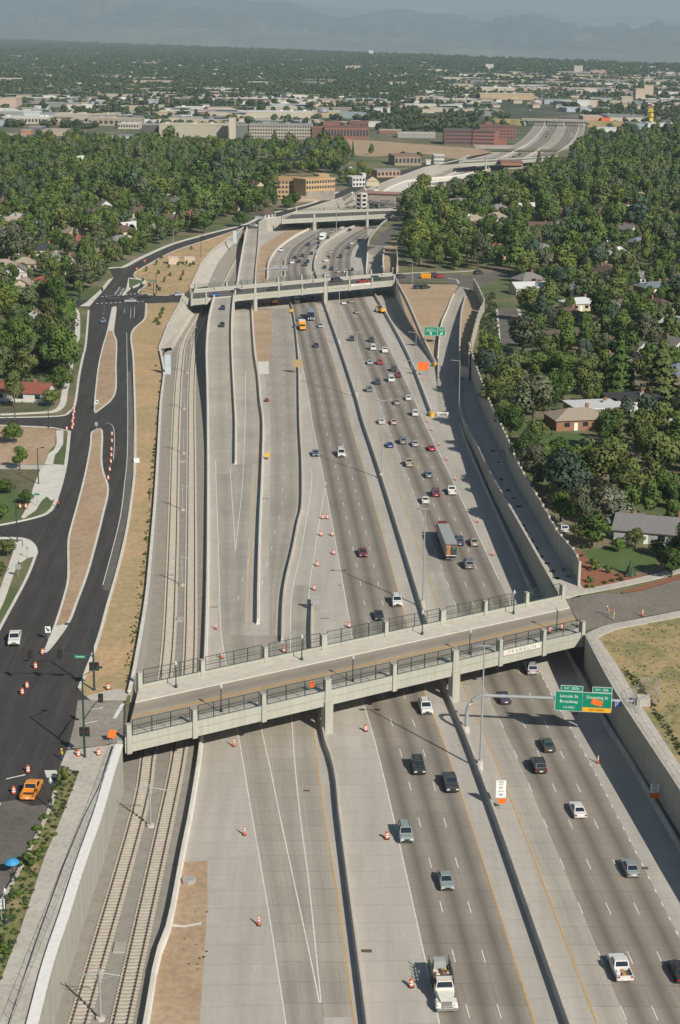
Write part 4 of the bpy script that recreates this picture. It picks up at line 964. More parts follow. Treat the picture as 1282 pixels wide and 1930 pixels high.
def catenary(px, py, label):
    p = P(px, py, 0); root = thing('catenary_mast', label, 'catenary mast', p, 0, 'catenary masts between the tracks')
    mb = MB(); mb.tube([(0, 0, 0), (0, 0, 6.6)], [.17, .12], 8); part('mast', mb.mesh('mast', STEEL), root)
    mb = MB(); mb.lathe([(.55, 0), (.55, .35), (0, .36)], 10); part('footing', mb.mesh('footing', CONC), root)
    for s_ in (-1, 1):
        mb = MB(); mb.tube([(0, 0, 6.1), (s_ * 2.4, 0, 5.7)], .05, 5); mb.tube([(0, 0, 5.2), (s_ * 2.2, 0, 5.9)], .04, 5); mb.tube([(s_ * 2.4, 0, 5.7), (s_ * 2.4, 0, 5.2)], .03, 4)
        part('bracket', mb.mesh('bracket', STEEL), root)
cl = ['nearest the camera at the bottom edge', 'second from the camera, below the near bridge', 'first one above the near bridge', 'second one above the near bridge', 'third one above the near bridge', 'beside the pale screen panels', 'fifth one above the near bridge', 'sixth one above the near bridge', 'just in front of the second bridge']
for (x, y), t in zip(((190, 1922), (284, 1558), (343, 1104), (344, 962), (346, 855), (347, 772), (352, 703), (361, 647), (381, 590)), cl): catenary(x, y, 'slim grey catenary mast between the tracks, ' + t)
for i, (x, y, w, h, t) in enumerate(((226, 1787, 1.5, 2.4, 'grey cover slab between the tracks near the bottom edge'), (339, 1168, 1.5, 2.2, 'grey cover slab between the tracks just above the near bridge'), (345, 870, 1.4, 2, 'grey cover slab between the tracks far above the near bridge'))):
    mb = MB(); mb.box((0, 0, .1), (w, h, .2), 0, 0, .95); tag(obj('cover_slab', mb, CONCD, None, P(x, y, .02)), t, 'cover slab')
mb = MB(); mb.lathe([(.95, 0), (.95, .5), (.7, .55), (.68, .5), (0, .5)], 8); tag(obj('manhole', mb, CONCD, None, P(356, 1662, .02)), 'round concrete manhole top in the bare dirt strip', 'manhole')

# ================================================================== LIGHTS
def highway_light(px, py, label, h=20.2, rz=None, arm=2.3):
    p = P(px, py, 0); root = thing('highway_light', label, 'light pole', p, 0, 'tall twin highway lights on the median')
    mb = MB(); mb.tube([(0, 0, 1.0), (0, 0, h)], [.19, .10], 8); part('pole', mb.mesh('pole', STEEL), root)
    mb = MB(); mb.box((0, 0, .75), (.9, 1.0, 1.5), 0, 0, .8); part('base', mb.mesh('base', CONC), root)
    mb = MB(); mb.tube([(-arm * .5, 0, h), (arm * .5, 0, h)], .06, 6); part('arm', mb.mesh('arm', STEEL), root)
    for s_ in (-1, 1): mb = MB(); mb.box((s_ * arm * .55, 0, h - .05), (.75, .5, .22)); part('lamp', mb.mesh('lamp', CHROME), root)
for x, y, t in ((905, 1450, 'nearest the camera, below the near bridge'), (797, 1145, 'first one above the near bridge'), (719, 902, 'second one above the near bridge'), (672, 748, 'third above the near bridge'), (639, 648, 'fourth above the near bridge'), (617, 588, 'just in front of the second bridge'), (596, 487, 'first beyond the second bridge'), (634, 445, 'just before the third bridge')):
    highway_light(x, y, 'tall grey twin-lamp highway light on the median barrier, ' + t)
def single_light(px, py, z, h, label, side=-1, arm=2.2, name='street_light', group=None, mat=STEEL):
    p = P(px, py, z); root = thing(name, label, 'light pole', p, 0, group)
    mb = MB(); mb.tube([(0, 0, 0), (0, 0, h)], [.15, .08], 8); part('pole', mb.mesh('pole', mat), root)
    mb = MB(); mb.tube([(0, 0, h - .1), (side * arm, 0, h + .15)], .05, 6); part('arm', mb.mesh('arm', mat), root)
    mb = MB(); mb.box((side * arm, 0, h + .12), (.8, .35, .18)); part('lamp', mb.mesh('lamp', mat if mat is not STEEL else CHROME), root)
for x, y, z, h, s_, t in ((783, 699, 0, 13, -1, 'slim grey light pole on the right barrier beside the orange sign'), (775, 752, 0, 12, -1, 'slim grey light pole on the right barrier before its yellow cushion'), (864, 795, .3, 18, -1, 'tall grey light pole where the ribbed right wall meets the ramp'), (777, 533, S, 9, -1, 'grey light pole at the right end of the second bridge'),
                          (327, 482, 0, 13, 1, 'grey light pole by the dry park wall')):
    single_light(x, y, z, h, t, s_)
for x, y, h, t in ((73, 912, 8.6, 'dark street light beside the concrete driveway'), (33, 1022, 9.2, 'dark street light at the lower side street corner'), (92, 806, 6.2, 'dark street light at the upper side street corner'), (379, 483, 9.5, 'pale post standing in the dry park beside the beige shed'), (192, 505, 7, 'dark street light by the pavement beyond the crossroads')):
    single_light(x, y, S + .1, h, t, 1, 1.2, 'street_light', None, DKGRN)
p = P(29, 795, S); root = thing('utility_pole', 'brown wooden utility pole beside the red roofed house', 'utility pole', p); mb = MB(); mb.tube([(0, 0, 0), (0, 0, 9.5)], [.16, .11], 7); part('pole', mb.mesh('pole', BARK), root); mb = MB(); mb.box((0, 0, 8.8), (2.2, .12, .14)); part('crossarm', mb.mesh('crossarm', BARK), root)
for i, (x, y, h) in enumerate(((980, 520, 9), (1062, 760, 9.5), (960, 465, 10), (250, 470, 9), (60, 560, 9))):
    p = P(x, y, S); root = thing('utility_pole', ('wooden utility pole ' + ['among trees behind the cross street', 'in the yards right of the noise wall', 'rising from trees far right of the second bridge', 'among trees left of the frontage road', 'among the houses at the left edge'][i]), 'utility pole', p); mb = MB(); mb.tube([(0, 0, 0), (0, 0, h)], [.16, .11], 7); part('pole', mb.mesh('pole', BARK), root); mb = MB(); mb.box((0, 0, h - .8), (2.2, .12, .14)); part('crossarm', mb.mesh('crossarm', BARK), root)
# post-top lamps on the near bridge and the lower sidewalk
def acorn(px, py, z, label, group='post-top lamps on the near bridge'):
    p = P(px, py, z); root = thing('street_lamp', label, 'street lamp', p, 0, group)
    mb = MB(); mb.lathe([(.24, 0), (.22, .5), (.1, .7), (.075, 3.6), (.12, 3.65), (.12, 3.75), (0, 3.76)], 8); part('post', mb.mesh('post', DKGRN), root)
    mb = MB(); mb.lathe([(.13, 3.76), (.26, 4.0), (.27, 4.2), (.16, 4.45), (.05, 4.6), (0, 4.75)], 8); part('lamp_globe', mb.mesh('lamp_globe', GLOBE), root)
LN = ['first', 'second', 'third', 'fourth', 'fifth', 'sixth', 'seventh', 'eighth', 'ninth', 'tenth', 'eleventh', 'twelfth', 'thirteenth', 'fourteenth', 'fifteenth', 'sixteenth', 'seventeenth', 'eighteenth', 'nineteenth', 'twentieth']
for i, (x, y) in enumerate(((417, 1341), (665, 1284), (885, 1233), (1049, 1189))): acorn(x, y, S + .18, 'dark green post-top lamp on the camera side of the near bridge, %s from the left' % LN[i])
for i, (x, y) in enumerate(((332, 1296), (569, 1244), (796, 1196), (968, 1157))): acorn(x, y, S + .18, 'dark green post-top lamp on the far sidewalk of the near bridge, %s from the left' % LN[i])
acorn(97, 1524, S + .13, 'dark post-top lamp beside the orange pickup in the planting strip', 'post-top lamps along the lower sidewalk'); acorn(12, 1740, S + .13, 'dark post-top lamp at the lower left edge of the picture', 'post-top lamps along the lower sidewalk')
for i, (x, y) in enumerate(((404, 546), (456, 543), (530, 537), (590, 532), (660, 525), (720, 520))):
    acorn(x, y, S + .18, 'small dark post-top lamp on the far side of the second bridge, %s from the left' % LN[i], 'post-top lamps on the second bridge')

# ================================================================== SIGNALS AND SIGNS
def head_mesh():
    mb = MB(); mb.box((0, 0, 0), (.42, .3, 1.15)); mb.box((0, .12, 0), (.75, .04, 1.45)); return mb.mesh('signal_head', BLACK)
SIGH = head_mesh()
SLENS = {}
for nme, c in (('red', (.10, .012, .01)), ('amber', (.10, .05, .01)), ('green', (.01, .05, .03))):
    SLENS[nme] = M(nme + ' signal lens', c, .2, .05, 1, 0, True)
def signal_head(root, loc, rz=0):
    h = part('signal_head', SIGH, root, loc, rz)
    for k, n_ in enumerate(('red', 'amber', 'green')):
        mb = MB(); mb.tube([(0, -.16, .36 - .36 * k), (0, -.13, .36 - .36 * k)], .13, 8); part('lens', mb.mesh('lens', SLENS[n_]), h)
def mast(px, py, h, label, arm=None, heads=(), poleheads=(), lum=None, sign=None, name='traffic_signal'):
    p = P(px, py, S + .12); root = thing(name, label, 'traffic signal', p)
    mb = MB(); mb.tube([(0, 0, 0), (0, 0, .5), (0, 0, h)], [.26, .18, .11], 8); part('pole', mb.mesh('pole', DKGRN), root)
    if arm:
        v = Vector(arm); mb = MB(); mb.tube([(0, 0, v[2] - .4), (v[0] * .5, v[1] * .5, v[2]), (v[0], v[1], v[2] + .05)], [.11, .08, .05], 6); part('mast_arm', mb.mesh('mast_arm', DKGRN), root)
        for f in heads: signal_head(root, (v[0] * f, v[1] * f - .2, v[2] - .1))
    for (dx, dz) in poleheads: signal_head(root, (dx, -.1, dz))
    if lum:
        v = Vector(lum); mb = MB(); mb.tube([(0, 0, h - .3), (v[0], v[1], h + .2)], .05, 6); mb.box((v[0], v[1], h + .18), (.8, .4, .2)); part('luminaire', mb.mesh('luminaire', DKGRN), root)
    if sign:
        mb = MB(); mb.box((0, 0, 0), (1.9, .04, .55)); so2_ = part('street_name_plate', mb.mesh('street_name_plate', SGREEN), root, sign)
        tm = text_mesh('Franklin', .42); t = part('lettering', tm, so2_, (0, -.03, 0)); t.rotation_euler = (math.pi / 2, 0, 0)
mast(178, 1300, 11.0, 'green traffic signal mast with long arm over the frontage road left of the near bridge', (-10.2, -.3, 6.2), (.52, .98), ((-.35, 4.0), (.5, 4.0)), (-4.0, 0), (-2.1, -.1, 5.7))
mast(160, 1427, 13.0, 'green traffic signal mast on the lower corner beside the near bridge end', (1.6, 8.5, 6.3), (.9,), ((-.3, 4.0), (.45, 4.0)), (2.2, 2.2))
mast(290, 571, 8.6, 'traffic signal mast on the near corner of the second bridge crossroads', (-9, .5, 5.6), (.95,), ((.4, 3),), (-2, 0))
mast(295, 554, 8.5, 'traffic signal mast with green plate on the far corner of the second bridge crossroads', (-6, .3, 5.8), (.9,), ((.4, 3),), (-2.5, 0), (-1.5, -.1, 5.2))
mast(149, 571, 6.5, 'traffic signal mast at the left end of the crosswalk by the houses', (9.5, 1.0, 5.4), (.2, .95), ((.3, 2.6),))
def sign_panel(root, w, h, loc, mat, lines=(), border=None, tmat=SWHITE, back=STEEL, rz=0.0, name='sign_panel'):
    mb = MB(); mb.box((0, .03, 0), (w, .05, h), 0, 1)
    e = .06 if border else 0
    if border: mb.face([(-w / 2, -.003, -h / 2), (w / 2, -.003, -h / 2), (w / 2, -.003, h / 2), (-w / 2, -.003, h / 2)], 2)
    mb.face([(-w / 2 + e, -.012, -h / 2 + e), (w / 2 - e, -.012, -h / 2 + e), (w / 2 - e, -.012, h / 2 - e), (-w / 2 + e, -.012, h / 2 - e)], 0)
    po = part(name, mb.mesh(name, [mat, back, border or mat]), root, loc, rz)
    for (t, s_, x, z) in lines:
        tm = text_mesh(t, s_, 'lettering', tmat); o = part('lettering', tm, po, (x, -.03, z)); o.rotation_euler = (math.pi / 2, 0, 0)
    return po
# overhead sign beam over the right carriageway
pb = P(879, 1380, 0); root = thing('overhead_sign', 'curved silver overhead sign beam with two green exit signs below the near bridge', 'road sign', pb); GANTRY = root
pe = P(1206, 1320, S + .6); v = pe - pb; az = P(900, 1318, 6.3).z; hz = 6.55
pts = [(0, 0, 0), (0, 0, 3.2)]
for k in range(1, 7): a = k / 6 * math.pi / 2; pts.append((v.x * .1 * (1 - math.cos(a)), v.y * .1 * (1 - math.cos(a)), 3.2 + (hz - 3.2) * math.sin(a)))
pts += [(v.x * .5, v.y * .5, hz + .15), (v.x, v.y, hz + .35)]
mb = MB(); mb.tube(pts, [.34, .32] + [.3] * 6 + [.27, .25], 12); part('beam', mb.mesh('beam', STEEL), root); ar = math.atan2(v.y, v.x)
mb = MB(); mb.box((0, 0, .5), (1.2, 1.2, 1.2), 0, 0, .8); part('footing', mb.mesh('footing', CONC), root)
mb = MB(); mb.box((v.x + .6, v.y, S / 1 + .1), (2.0, 2.2, 2.2), ar); part('end_block', mb.mesh('end_block', CONC), root)
def along(px):                                    # where the beam passes a pixel column
    lo, hi = 0., 1.
    for _ in range(40):
        m = (lo + hi) / 2; q = pb + v * m
        if U((q.x, q.y, hz))[0] < px: lo = m
        else: hi = m
    return v * lo
for (x0, x1, main, tab, tx, yel) in ((1047, 1097.5, (('Lincoln St', .72, 0, .85), ('Broadway', .72, 0, -.05), ('1/2 MILE', .5, 0, -1.05)), (('EXIT', .42, -.85, 0), ('207A', .58, .55, 0)), -.0, False), (1098.5, 1152, (('Downing St', .72, 0, .85),), (('EXIT', .42, -.7, 0), ('206', .58, .5, 0)), .55, True)):
    a, b = along(x0), along(x1); c = (a + b) / 2; w = (b - a).length; nrm = Vector((math.sin(ar), -math.cos(ar), 0)) * .45
    sg = sign_panel(root, w, 3.35, (c.x + nrm.x, c.y + nrm.y, hz - .05), SGREEN, main, SWHITE, rz=ar)
    t0 = .3 if not yel else .6; tw = w * (.8 if not yel else .68); q = c + Vector((math.cos(ar), math.sin(ar), 0)) * ((w - tw) / 2 if yel else (w - tw) / 2 * .9)
    sign_panel(root, tw, .95, (q.x + nrm.x, q.y + nrm.y, hz - .05 + 2.2), SGREEN, tab, SWHITE, rz=ar, name='exit_tab')
    if yel:
        sign_panel(root, w - .14, .75, (c.x + nrm.x * 1.06, c.y + nrm.y * 1.06, hz - 1.3), SYEL, (('EXIT ONLY', .48, 0, 0),), None, SBLACK, rz=ar, name='yellow_strip')
        so3 = sign_panel(root, 1.75, .95, (c.x + nrm.x * 1.1, c.y + nrm.y * 1.1, hz - .02), SORAN, (), None, rz=ar, name='orange_cover'); so3.rotation_euler = (0, math.radians(16), ar)
q = along(1165.5); sign_panel(root, .95, .95, (q.x + nrm.x, q.y + nrm.y, hz - .1), SBLUE, (('H', .75, 0, 0),), SWHITE, rz=ar, name='hospital_sign')
fw = P(1193, 1320, S); f2 = P(1245, 1312, S)
wire_fence('wire_fence', 'box of wire fence around the right end of the overhead sign', [P(1200, 1345, S), P(1190, 1320, S), P(1236, 1300, S), P(1244, 1322, S), P(1204, 1346, S)], 2.4, 2.4, STEEL, .3)
# second green sign pair on posts
pb2 = P(818, 652, 1.0); root = thing('guide_sign', 'pair of green guide signs on steel posts in front of the dirt triangle', 'road sign', (pb2.x, pb2.y, 1.0))
mb = MB(); mb.tube([(0, .1, -.8), (0, .1, 6.8)], .16, 8); part('post', mb.mesh('post', STEEL), root); mb = MB(); mb.tube([(-3, .08, 5.2), (3.4, .08, 5.2)], .12, 8); part('beam', mb.mesh('beam', STEEL), root)
sc_ = 5.05
sign_panel(root, 24 / sc_, 15 / sc_ + .2, (-7.2 / sc_ + .2, -.12, 5.3), SGREEN, (('Emerson St', .62, 0, .75), ('Washington St', .62, 0, .1)), SWHITE)
sign_panel(root, 13.5 / sc_, 15 / sc_ + .2, (11.9 / sc_ + .2, -.12, 5.3), SGREEN, (('Downing', .55, 0, .85), ('Street', .55, 0, .25)), SWHITE)
def arrow(root, loc, ang_, s_=1.0, mat=SWHITE):
    mb = MB(); ca, sa = math.cos(ang_), math.sin(ang_); R_ = lambda x, z: (x * ca - z * sa, 0, x * sa + z * ca)
    mb.face([R_(-.5 * s_, -.13 * s_), R_(.05 * s_, -.13 * s_), R_(.05 * s_, .13 * s_), R_(-.5 * s_, .13 * s_)]); mb.face([R_(.05 * s_, -.36 * s_), R_(.5 * s_, 0), R_(.05 * s_, .36 * s_)])
    part('arrow', mb.mesh('arrow', mat), root, loc)
arrow(root, (-7.2 / sc_ + .2, -.16, 4.55), math.radians(120), 1.1); arrow(root, (11.9 / sc_ + .2, -.16, 4.5), math.radians(45), 1.2)
def simple_sign(px, py, z, label, panels, h, name='road_sign', posts=(0,), group=None, pm=STEEL, rz=0.0):
    p = P(px, py, z); root = thing(name, label, 'road sign', p, rz, group)
    for x in posts: mb = MB(); mb.tube([(x, .06, 0), (x, .06, h)], .05, 6); part('post', mb.mesh('post', pm), root)
    for a in panels: sign_panel(root, *a)
    return root
o = simple_sign(797, 708, 0, 'large orange construction sign on two legs beside the right barrier', ((3.5, 2.7, (0, 0, 3.2), SORAN, ((' ROAD', .5, 0, .7), ('WORK', .5, 0, 0)) if False else ()),), 4.3, 'construction_sign', (-1.2, 1.2), None, BARK)
simple_sign(561, 704, 0, 'large tan wooden sign seen from behind left of the carriageway', ((3.0, 2.5, (0, 0, 3.4), M('plywood', (.42, .29, .15), .8, .1, 1, 0, True), ()),), 4.4, 'construction_sign', (-1, 1), None, BARK)
simple_sign(594, 1151, 0, 'grey backs of two road signs at the inner barrier end above the near bridge', ((1.7, .9, (0, 0, 2.9), STEEL, ()), (1.7, .9, (0, 0, 1.85), STEEL, ())), 3.4, 'gore_sign', (-.4, .4))
simple_sign(943, 1525, 0, 'white speed limit sign reading 55 and 40 with an orange flag on the median', ((1.45, 2.75, (0, 0, 3.2), SWHITE, (('SPEED', .3, 0, 1.1), ('LIMIT', .3, 0, .75), ('55', .62, 0, .2), ('MINIMUM', .22, 0, -.35), ('40', .6, 0, -.9)), None, SBLACK), (1.2, .8, (.25, 0, 1.3), SORAN, ())), 4.5, 'speed_limit_sign', (0,))
simple_sign(1232, 1522, 0, 'white speed limit sign with red panel in the shade of the right wall', ((1.35, 1.45, (0, 0, 3.1), SWHITE, (('SPEED', .26, 0, .5), ('LIMIT', .26, 0, .2), ('55', .62, 0, -.32)), None, SBLACK), (1.35, .85, (0, 0, 1.9), SORAN, ())), 3.8, 'speed_limit_sign', (0,))
r_ = simple_sign(91, 1206, S + .17, 'white keep-right sign with black arrow on the median tip', ((.95, 1.15, (0, 0, 1.9), SWHITE, ()),), 2.3, 'keep_right_sign'); arrow(r_, (0, -.03, 1.9), math.radians(-50), .9, SBLACK)
r_ = simple_sign(183, 770, S + .17, 'white keep-right sign in the upper median', ((.9, 1.1, (0, 0, 1.9), SWHITE, ()),), 2.3, 'keep_right_sign'); arrow(r_, (0, -.03, 1.9), math.radians(-50), .9, SBLACK)
simple_sign(182, 812, S + .17, 'grey back of a small sign at the head of the lower median', ((.8, 1.0, (0, 0, 1.9), STEEL, ()),), 2.3, 'road_sign')
simple_sign(3, 1735, S + .13, 'white speed sign at the lower left edge', ((1.0, 1.3, (0, 0, 2.2), SWHITE, (('SPEED', .22, 0, .42), ('LIMIT', .22, 0, .18), ('30', .5, 0, -.25)), None, SBLACK),), 2.8, 'speed_limit_sign')
simple_sign(70, 953, S + .1, 'small green street name sign on the sidewalk left of the median', ((1.3, .4, (0, 0, 2.6), SGREEN, ()),), 2.8, 'street_name_sign')
simple_sign(35, 1088, S + .1, 'grey back of a square sign on the lower left sidewalk', ((1.1, 1.0, (0, 0, 2.1), STEEL, ()),), 2.6, 'road_sign')
simple_sign(52, 1052, S + .13, 'small dark sign post on the rounded corner pavement', ((.5, .6, (0, 0, 2.1), STEEL, ()),), 2.4, 'road_sign')
o = simple_sign(207, 1397, S + .13, 'leaning orange diamond work sign at the near bridge end', ((1.25, 1.25, (0, 0, 1.15), SORAN, ()),), 1.6, 'work_sign', (0,)); o.rotation_euler = (0, .35, .5)
simple_sign(588, 1303, S + .18, 'orange work sign standing on the camera side of the near bridge', ((.75, 1.1, (0, 0, 1.2), SORAN, ()),), 1.7, 'work_sign')
for x, y in ((233, 488), (258, 510)): pass
simple_sign(258, 512, S + .1, 'small orange sign by the kerb of the dry park', ((.75, .75, (0, 0, 1.4), SORAN, ()),), 1.8, 'work_sign')
simple_sign(273, 497, S + .1, 'small orange and white sign farther up the dry park kerb', ((.75, .75, (0, 0, 1.4), SORAN, ()),), 1.8, 'work_sign')
# sign beam seen from behind beyond the second bridge
pg = P(486, 542, 0); root = thing('overhead_sign', 'grey sign beam seen from behind just beyond the second bridge', 'road sign', pg)
mb = MB(); mb.tube([(0, 0, 0), (0, 0, 6), (.6, 0, 7.6), (2.5, 0, 8.4), (13.5, 0, 8.6)], [.3, .28, .27, .26, .22], 10); part('beam', mb.mesh('beam', STEEL), root)
for x in (8.0, 11.8): mb = MB(); mb.box((x, .3, 8.7), (2.9, .1, 2.5)); part('sign_panel', mb.mesh('sign_panel', STEEL), root)
# pale glass screen panels on the rail walls
SCR = M('pale blue screen', (.50, .58, .62), .3, .08, .6, 0, True)
for (x, y, n_, t) in ((317, 706, 3, 'tall pale blue screen panels standing on the rail wall by the sloped paving'), (443, 459, 2, 'tall pale screen panels on the rail wall beside the far left ramp')):
    a = P(x, y, S); root = thing('screen_panels', t, 'screen', a)
    for k in range(2): mb = MB(); mb.box((0, 0, 1.6 + 3.1 * k), (1.75, .14, 3.0)); part('panel', mb.mesh('panel', SCR), root)
    for s_ in (-1, 1): mb = MB(); mb.box((s_ * .95, 0, 3.2), (.14, .2, 6.5)); part('post', mb.mesh('post', STEEL), root)

# ================================================================== BARRELS AND CONES
def barrel():
    root = thing('traffic_barrel', 'x', 'traffic barrel'); mb = MB()
    prof = [(.3, .1), (.29, .35), (.275, .36), (.275, .5), (.265, .51), (.26, .65), (.25, .66), (.25, .8), (.24, .81), (.2, 1.0), (.0, 1.02)]
    mb.lathe(prof, 10, (0, 0, 0), [0, 0, 1, 1, 0, 1, 1, 0, 0, 0] and [0, 1, 1, 0, 0, 1, 1, 0, 0, 0]); part('drum', mb.mesh('drum', [ORANGE, REFL]), root)
    mb = MB(); mb.lathe([(.42, 0), (.42, .1), (.3, .12)], 8); part('base', mb.mesh('base', BLACK), root); return root
def cone():
    root = thing('tall_cone', 'x', 'traffic cone'); mb = MB(); mb.lathe([(.17, .06), (.13, .5), (.125, .5), (.11, .62), (.11, .62), (.1, .75), (.1, .75), (.08, .87), (.07, 1.05), (0, 1.08)], 8, (0, 0, 0), [0, 0, 1, 0, 0, 0, 1, 0, 0]); part('cone_body', mb.mesh('cone_body', [ORANGE, REFL]), root)
    mb = MB(); mb.box((0, 0, .04), (.42, .42, .08)); part('base', mb.mesh('base', BLACK), root); return root
BARREL, CONE = barrel(), cone(); used = {'b': False, 'c': False}
def place(kind, px, py, z, label, group, s_=.98):
    src = BARREL if kind == 'b' else CONE; loc = P(px, py, z)
    if not used[kind]: used[kind] = True; src.location = loc; src['label'] = label; src['group'] = group; o = src
    else: o = dup(src, loc, random.random() * 6, label, group)
    o.scale = (s_, s_, s_ * 1.12); return o
z_ = S + .014; gL = 'orange barrels along the frontage road'; gG = 'orange barrels in the highway gore'; gR = 'tall orange cones on the right shoulder'; gC = 'tall cones left of the lower lanes'
for x, y, t in ((53, 1456, 'orange barrel just above the orange pickup'), (26, 1496, 'orange barrel left of the orange pickup'), (42, 1309, 'lower of two orange barrels side by side in the asphalt crossing'), (51, 1297, 'upper of two orange barrels side by side in the asphalt crossing'), (67, 1260, 'orange barrel below the hanging signal heads'), (80, 1234, 'orange barrel at the tip of the median'), (148, 1426, 'white banded barrel at the foot of the corner signal mast'), (186, 1424, 'white banded barrel on the corner pavement by the bridge end')): place('b', x, y, z_, t, gL)
for i, (x, y) in enumerate(((204, 904), (207, 888), (209, 873), (210, 861), (210, 850), (211, 834), (211, 821))): place('b', x, y, z_, 'orange barrel in the row beside the lower median, %s from the camera' % LN[i], gL)
for i, (x, y) in enumerate(((126, 811), (136, 809), (138, 803), (136.5, 797), (138.5, 791), (138, 785), (140, 779), (139.5, 773))): place('b', x, y, z_, 'orange barrel in the cluster at the upper side street mouth, %s from the camera' % LN[i], gL)
place('b', 204, 1300, z_, 'orange and white barrel at the foot of the verge by the near bridge', gL)
for x, y, t in ((608, 978, 'left barrel of the topmost pair in the gore'), (617, 978, 'right barrel of the topmost pair in the gore'), (605, 1010, 'left barrel of the second pair in the gore'), (626, 1010, 'right barrel of the second pair in the gore'), (629, 1045, 'lone barrel on the right edge of the gore'), (598, 1067, 'barrel on the left edge of the gore, above the sign backs'), (592, 1112, 'barrel just above the grey sign backs'), (658, 1183, 'barrel on the white edge line just above the near bridge'), (535, 1229, 'barrel behind the near bridge fence at the end of the winding barrier'), (689, 1378, 'barrel on the left shoulder just below the near bridge'), (729, 1581, 'barrel left of the silver car with sunroof'), (775, 1860, 'barrel left of the white flatbed truck')): place('b', x, y, .01, 'orange ' + t, gG)
for i, (x, y) in enumerate(((488, 1744), (461, 1574), (441, 1407), (418, 1241), (407, 1186))): place('c', x, y, .01, 'tall orange cone in the closed left lanes, %s from the camera' % LN[i], gC, 1.2)
for i, (x, y) in enumerate(((1127, 1438), (1085, 1346), (928, 1047), (900, 985), (858, 905), (842, 868), (827, 840), (814, 812), (806, 796))): place('c', x, y, .01, 'tall orange cone on the right shoulder, %s from the camera' % LN[i], gR, 1.15)
place('c', 1211, 1161, S + .13, 'orange cone on the sidewalk right of the near bridge', gR, 1.2)
for i, x in enumerate((1036, 1058, 1091)): place('b', x, 1192 - i * 6, S + .2, 'orange barrel behind the right end fence of the near bridge, %s from the left' % LN[i], 'barrels on the near bridge', 1.0)
place('b', 38, 958, S + .05, 'orange barrel on the front lawn by the fence', gL); place('b', 49, 958, S + .05, 'orange barrel beside the small lawn tree', gL)
# yellow crash cushions
YCUSH = M('yellow cushion', (.75, .42, .04), .6, .1, 1, 0, True)
for x, y, t in ((821, 691, 'yellow crash cushion at the end of the barrier below the dirt triangle'), (814, 785, 'yellow crash cushion at the end of the long right barrier')):
    p = P(x, y, 0); mb = MB(); [mb.lathe([(.75, 0), (.75, 1.3), (.6, 1.35), (0, 1.35)], 10, (.15 * k, -1.7 * k, 0)) for k in range(1)]; mb.box((-.3, 1.2, .6), (1.1, 1.6, 1.1), .3, 1); tag(obj('crash_cushion', mb, [YCUSH, CONCD], None, p), t, 'crash cushion')
for x, y, t in ((502, 866, 'yellow flasher box hung on the white left barrier'), (549, 591, 'yellow flasher box on the winding barrier in front of the second bridge')):
    p = P(x, y, 0); root = thing('warning_light', t, 'warning light', p); mb = MB(); mb.box((.25, 0, 1.3), (1.3, .5, 1.0)); part('box', mb.mesh('box', YCUSH), root); mb = MB(); mb.box((.2, .05, .4), (.3, .3, .8)); part('stand', mb.mesh('stand', BLACK), root)

# ================================================================== VEHICLES
def quad_inset(q, fx0, fx1, fy0, fy1, d):
    a, b, c, e = [Vector(p) for p in q]; bi = lambda u, v: a.lerp(b, u).lerp(e.lerp(c, u), v)
    n = (b - a).cross(e - a).normalized() * d
    return [bi(fx0, fy0) + n, bi(fx1, fy0) + n, bi(fx1, fy1) + n, bi(fx0, fy1) + n]
CARDEF = {  # L, W, H, belt height, hood height, then along the car: windscreen foot/top, rear top/foot (from the front, metres)
    'sedan': (4.75, 1.82, 1.45, .92, .84, 1.35, 2.05, 3.35, 4.05, .88),
    'coupe': (4.5, 1.78, 1.33, .88, .78, 1.45, 2.2, 3.1, 3.95, .86),
    'suv': (4.8, 1.92, 1.82, 1.12, 1.02, 1.25, 1.9, 4.35, 4.68, 1.1),
    'van': (5.3, 2.0, 2.05, 1.15, 1.05, .95, 1.65, 5.0, 5.22, 1.15),
    'pickup': (5.6, 2.0, 1.85, 1.12, 1.05, 1.5, 2.15, 3.35, 3.65, 1.1),
}
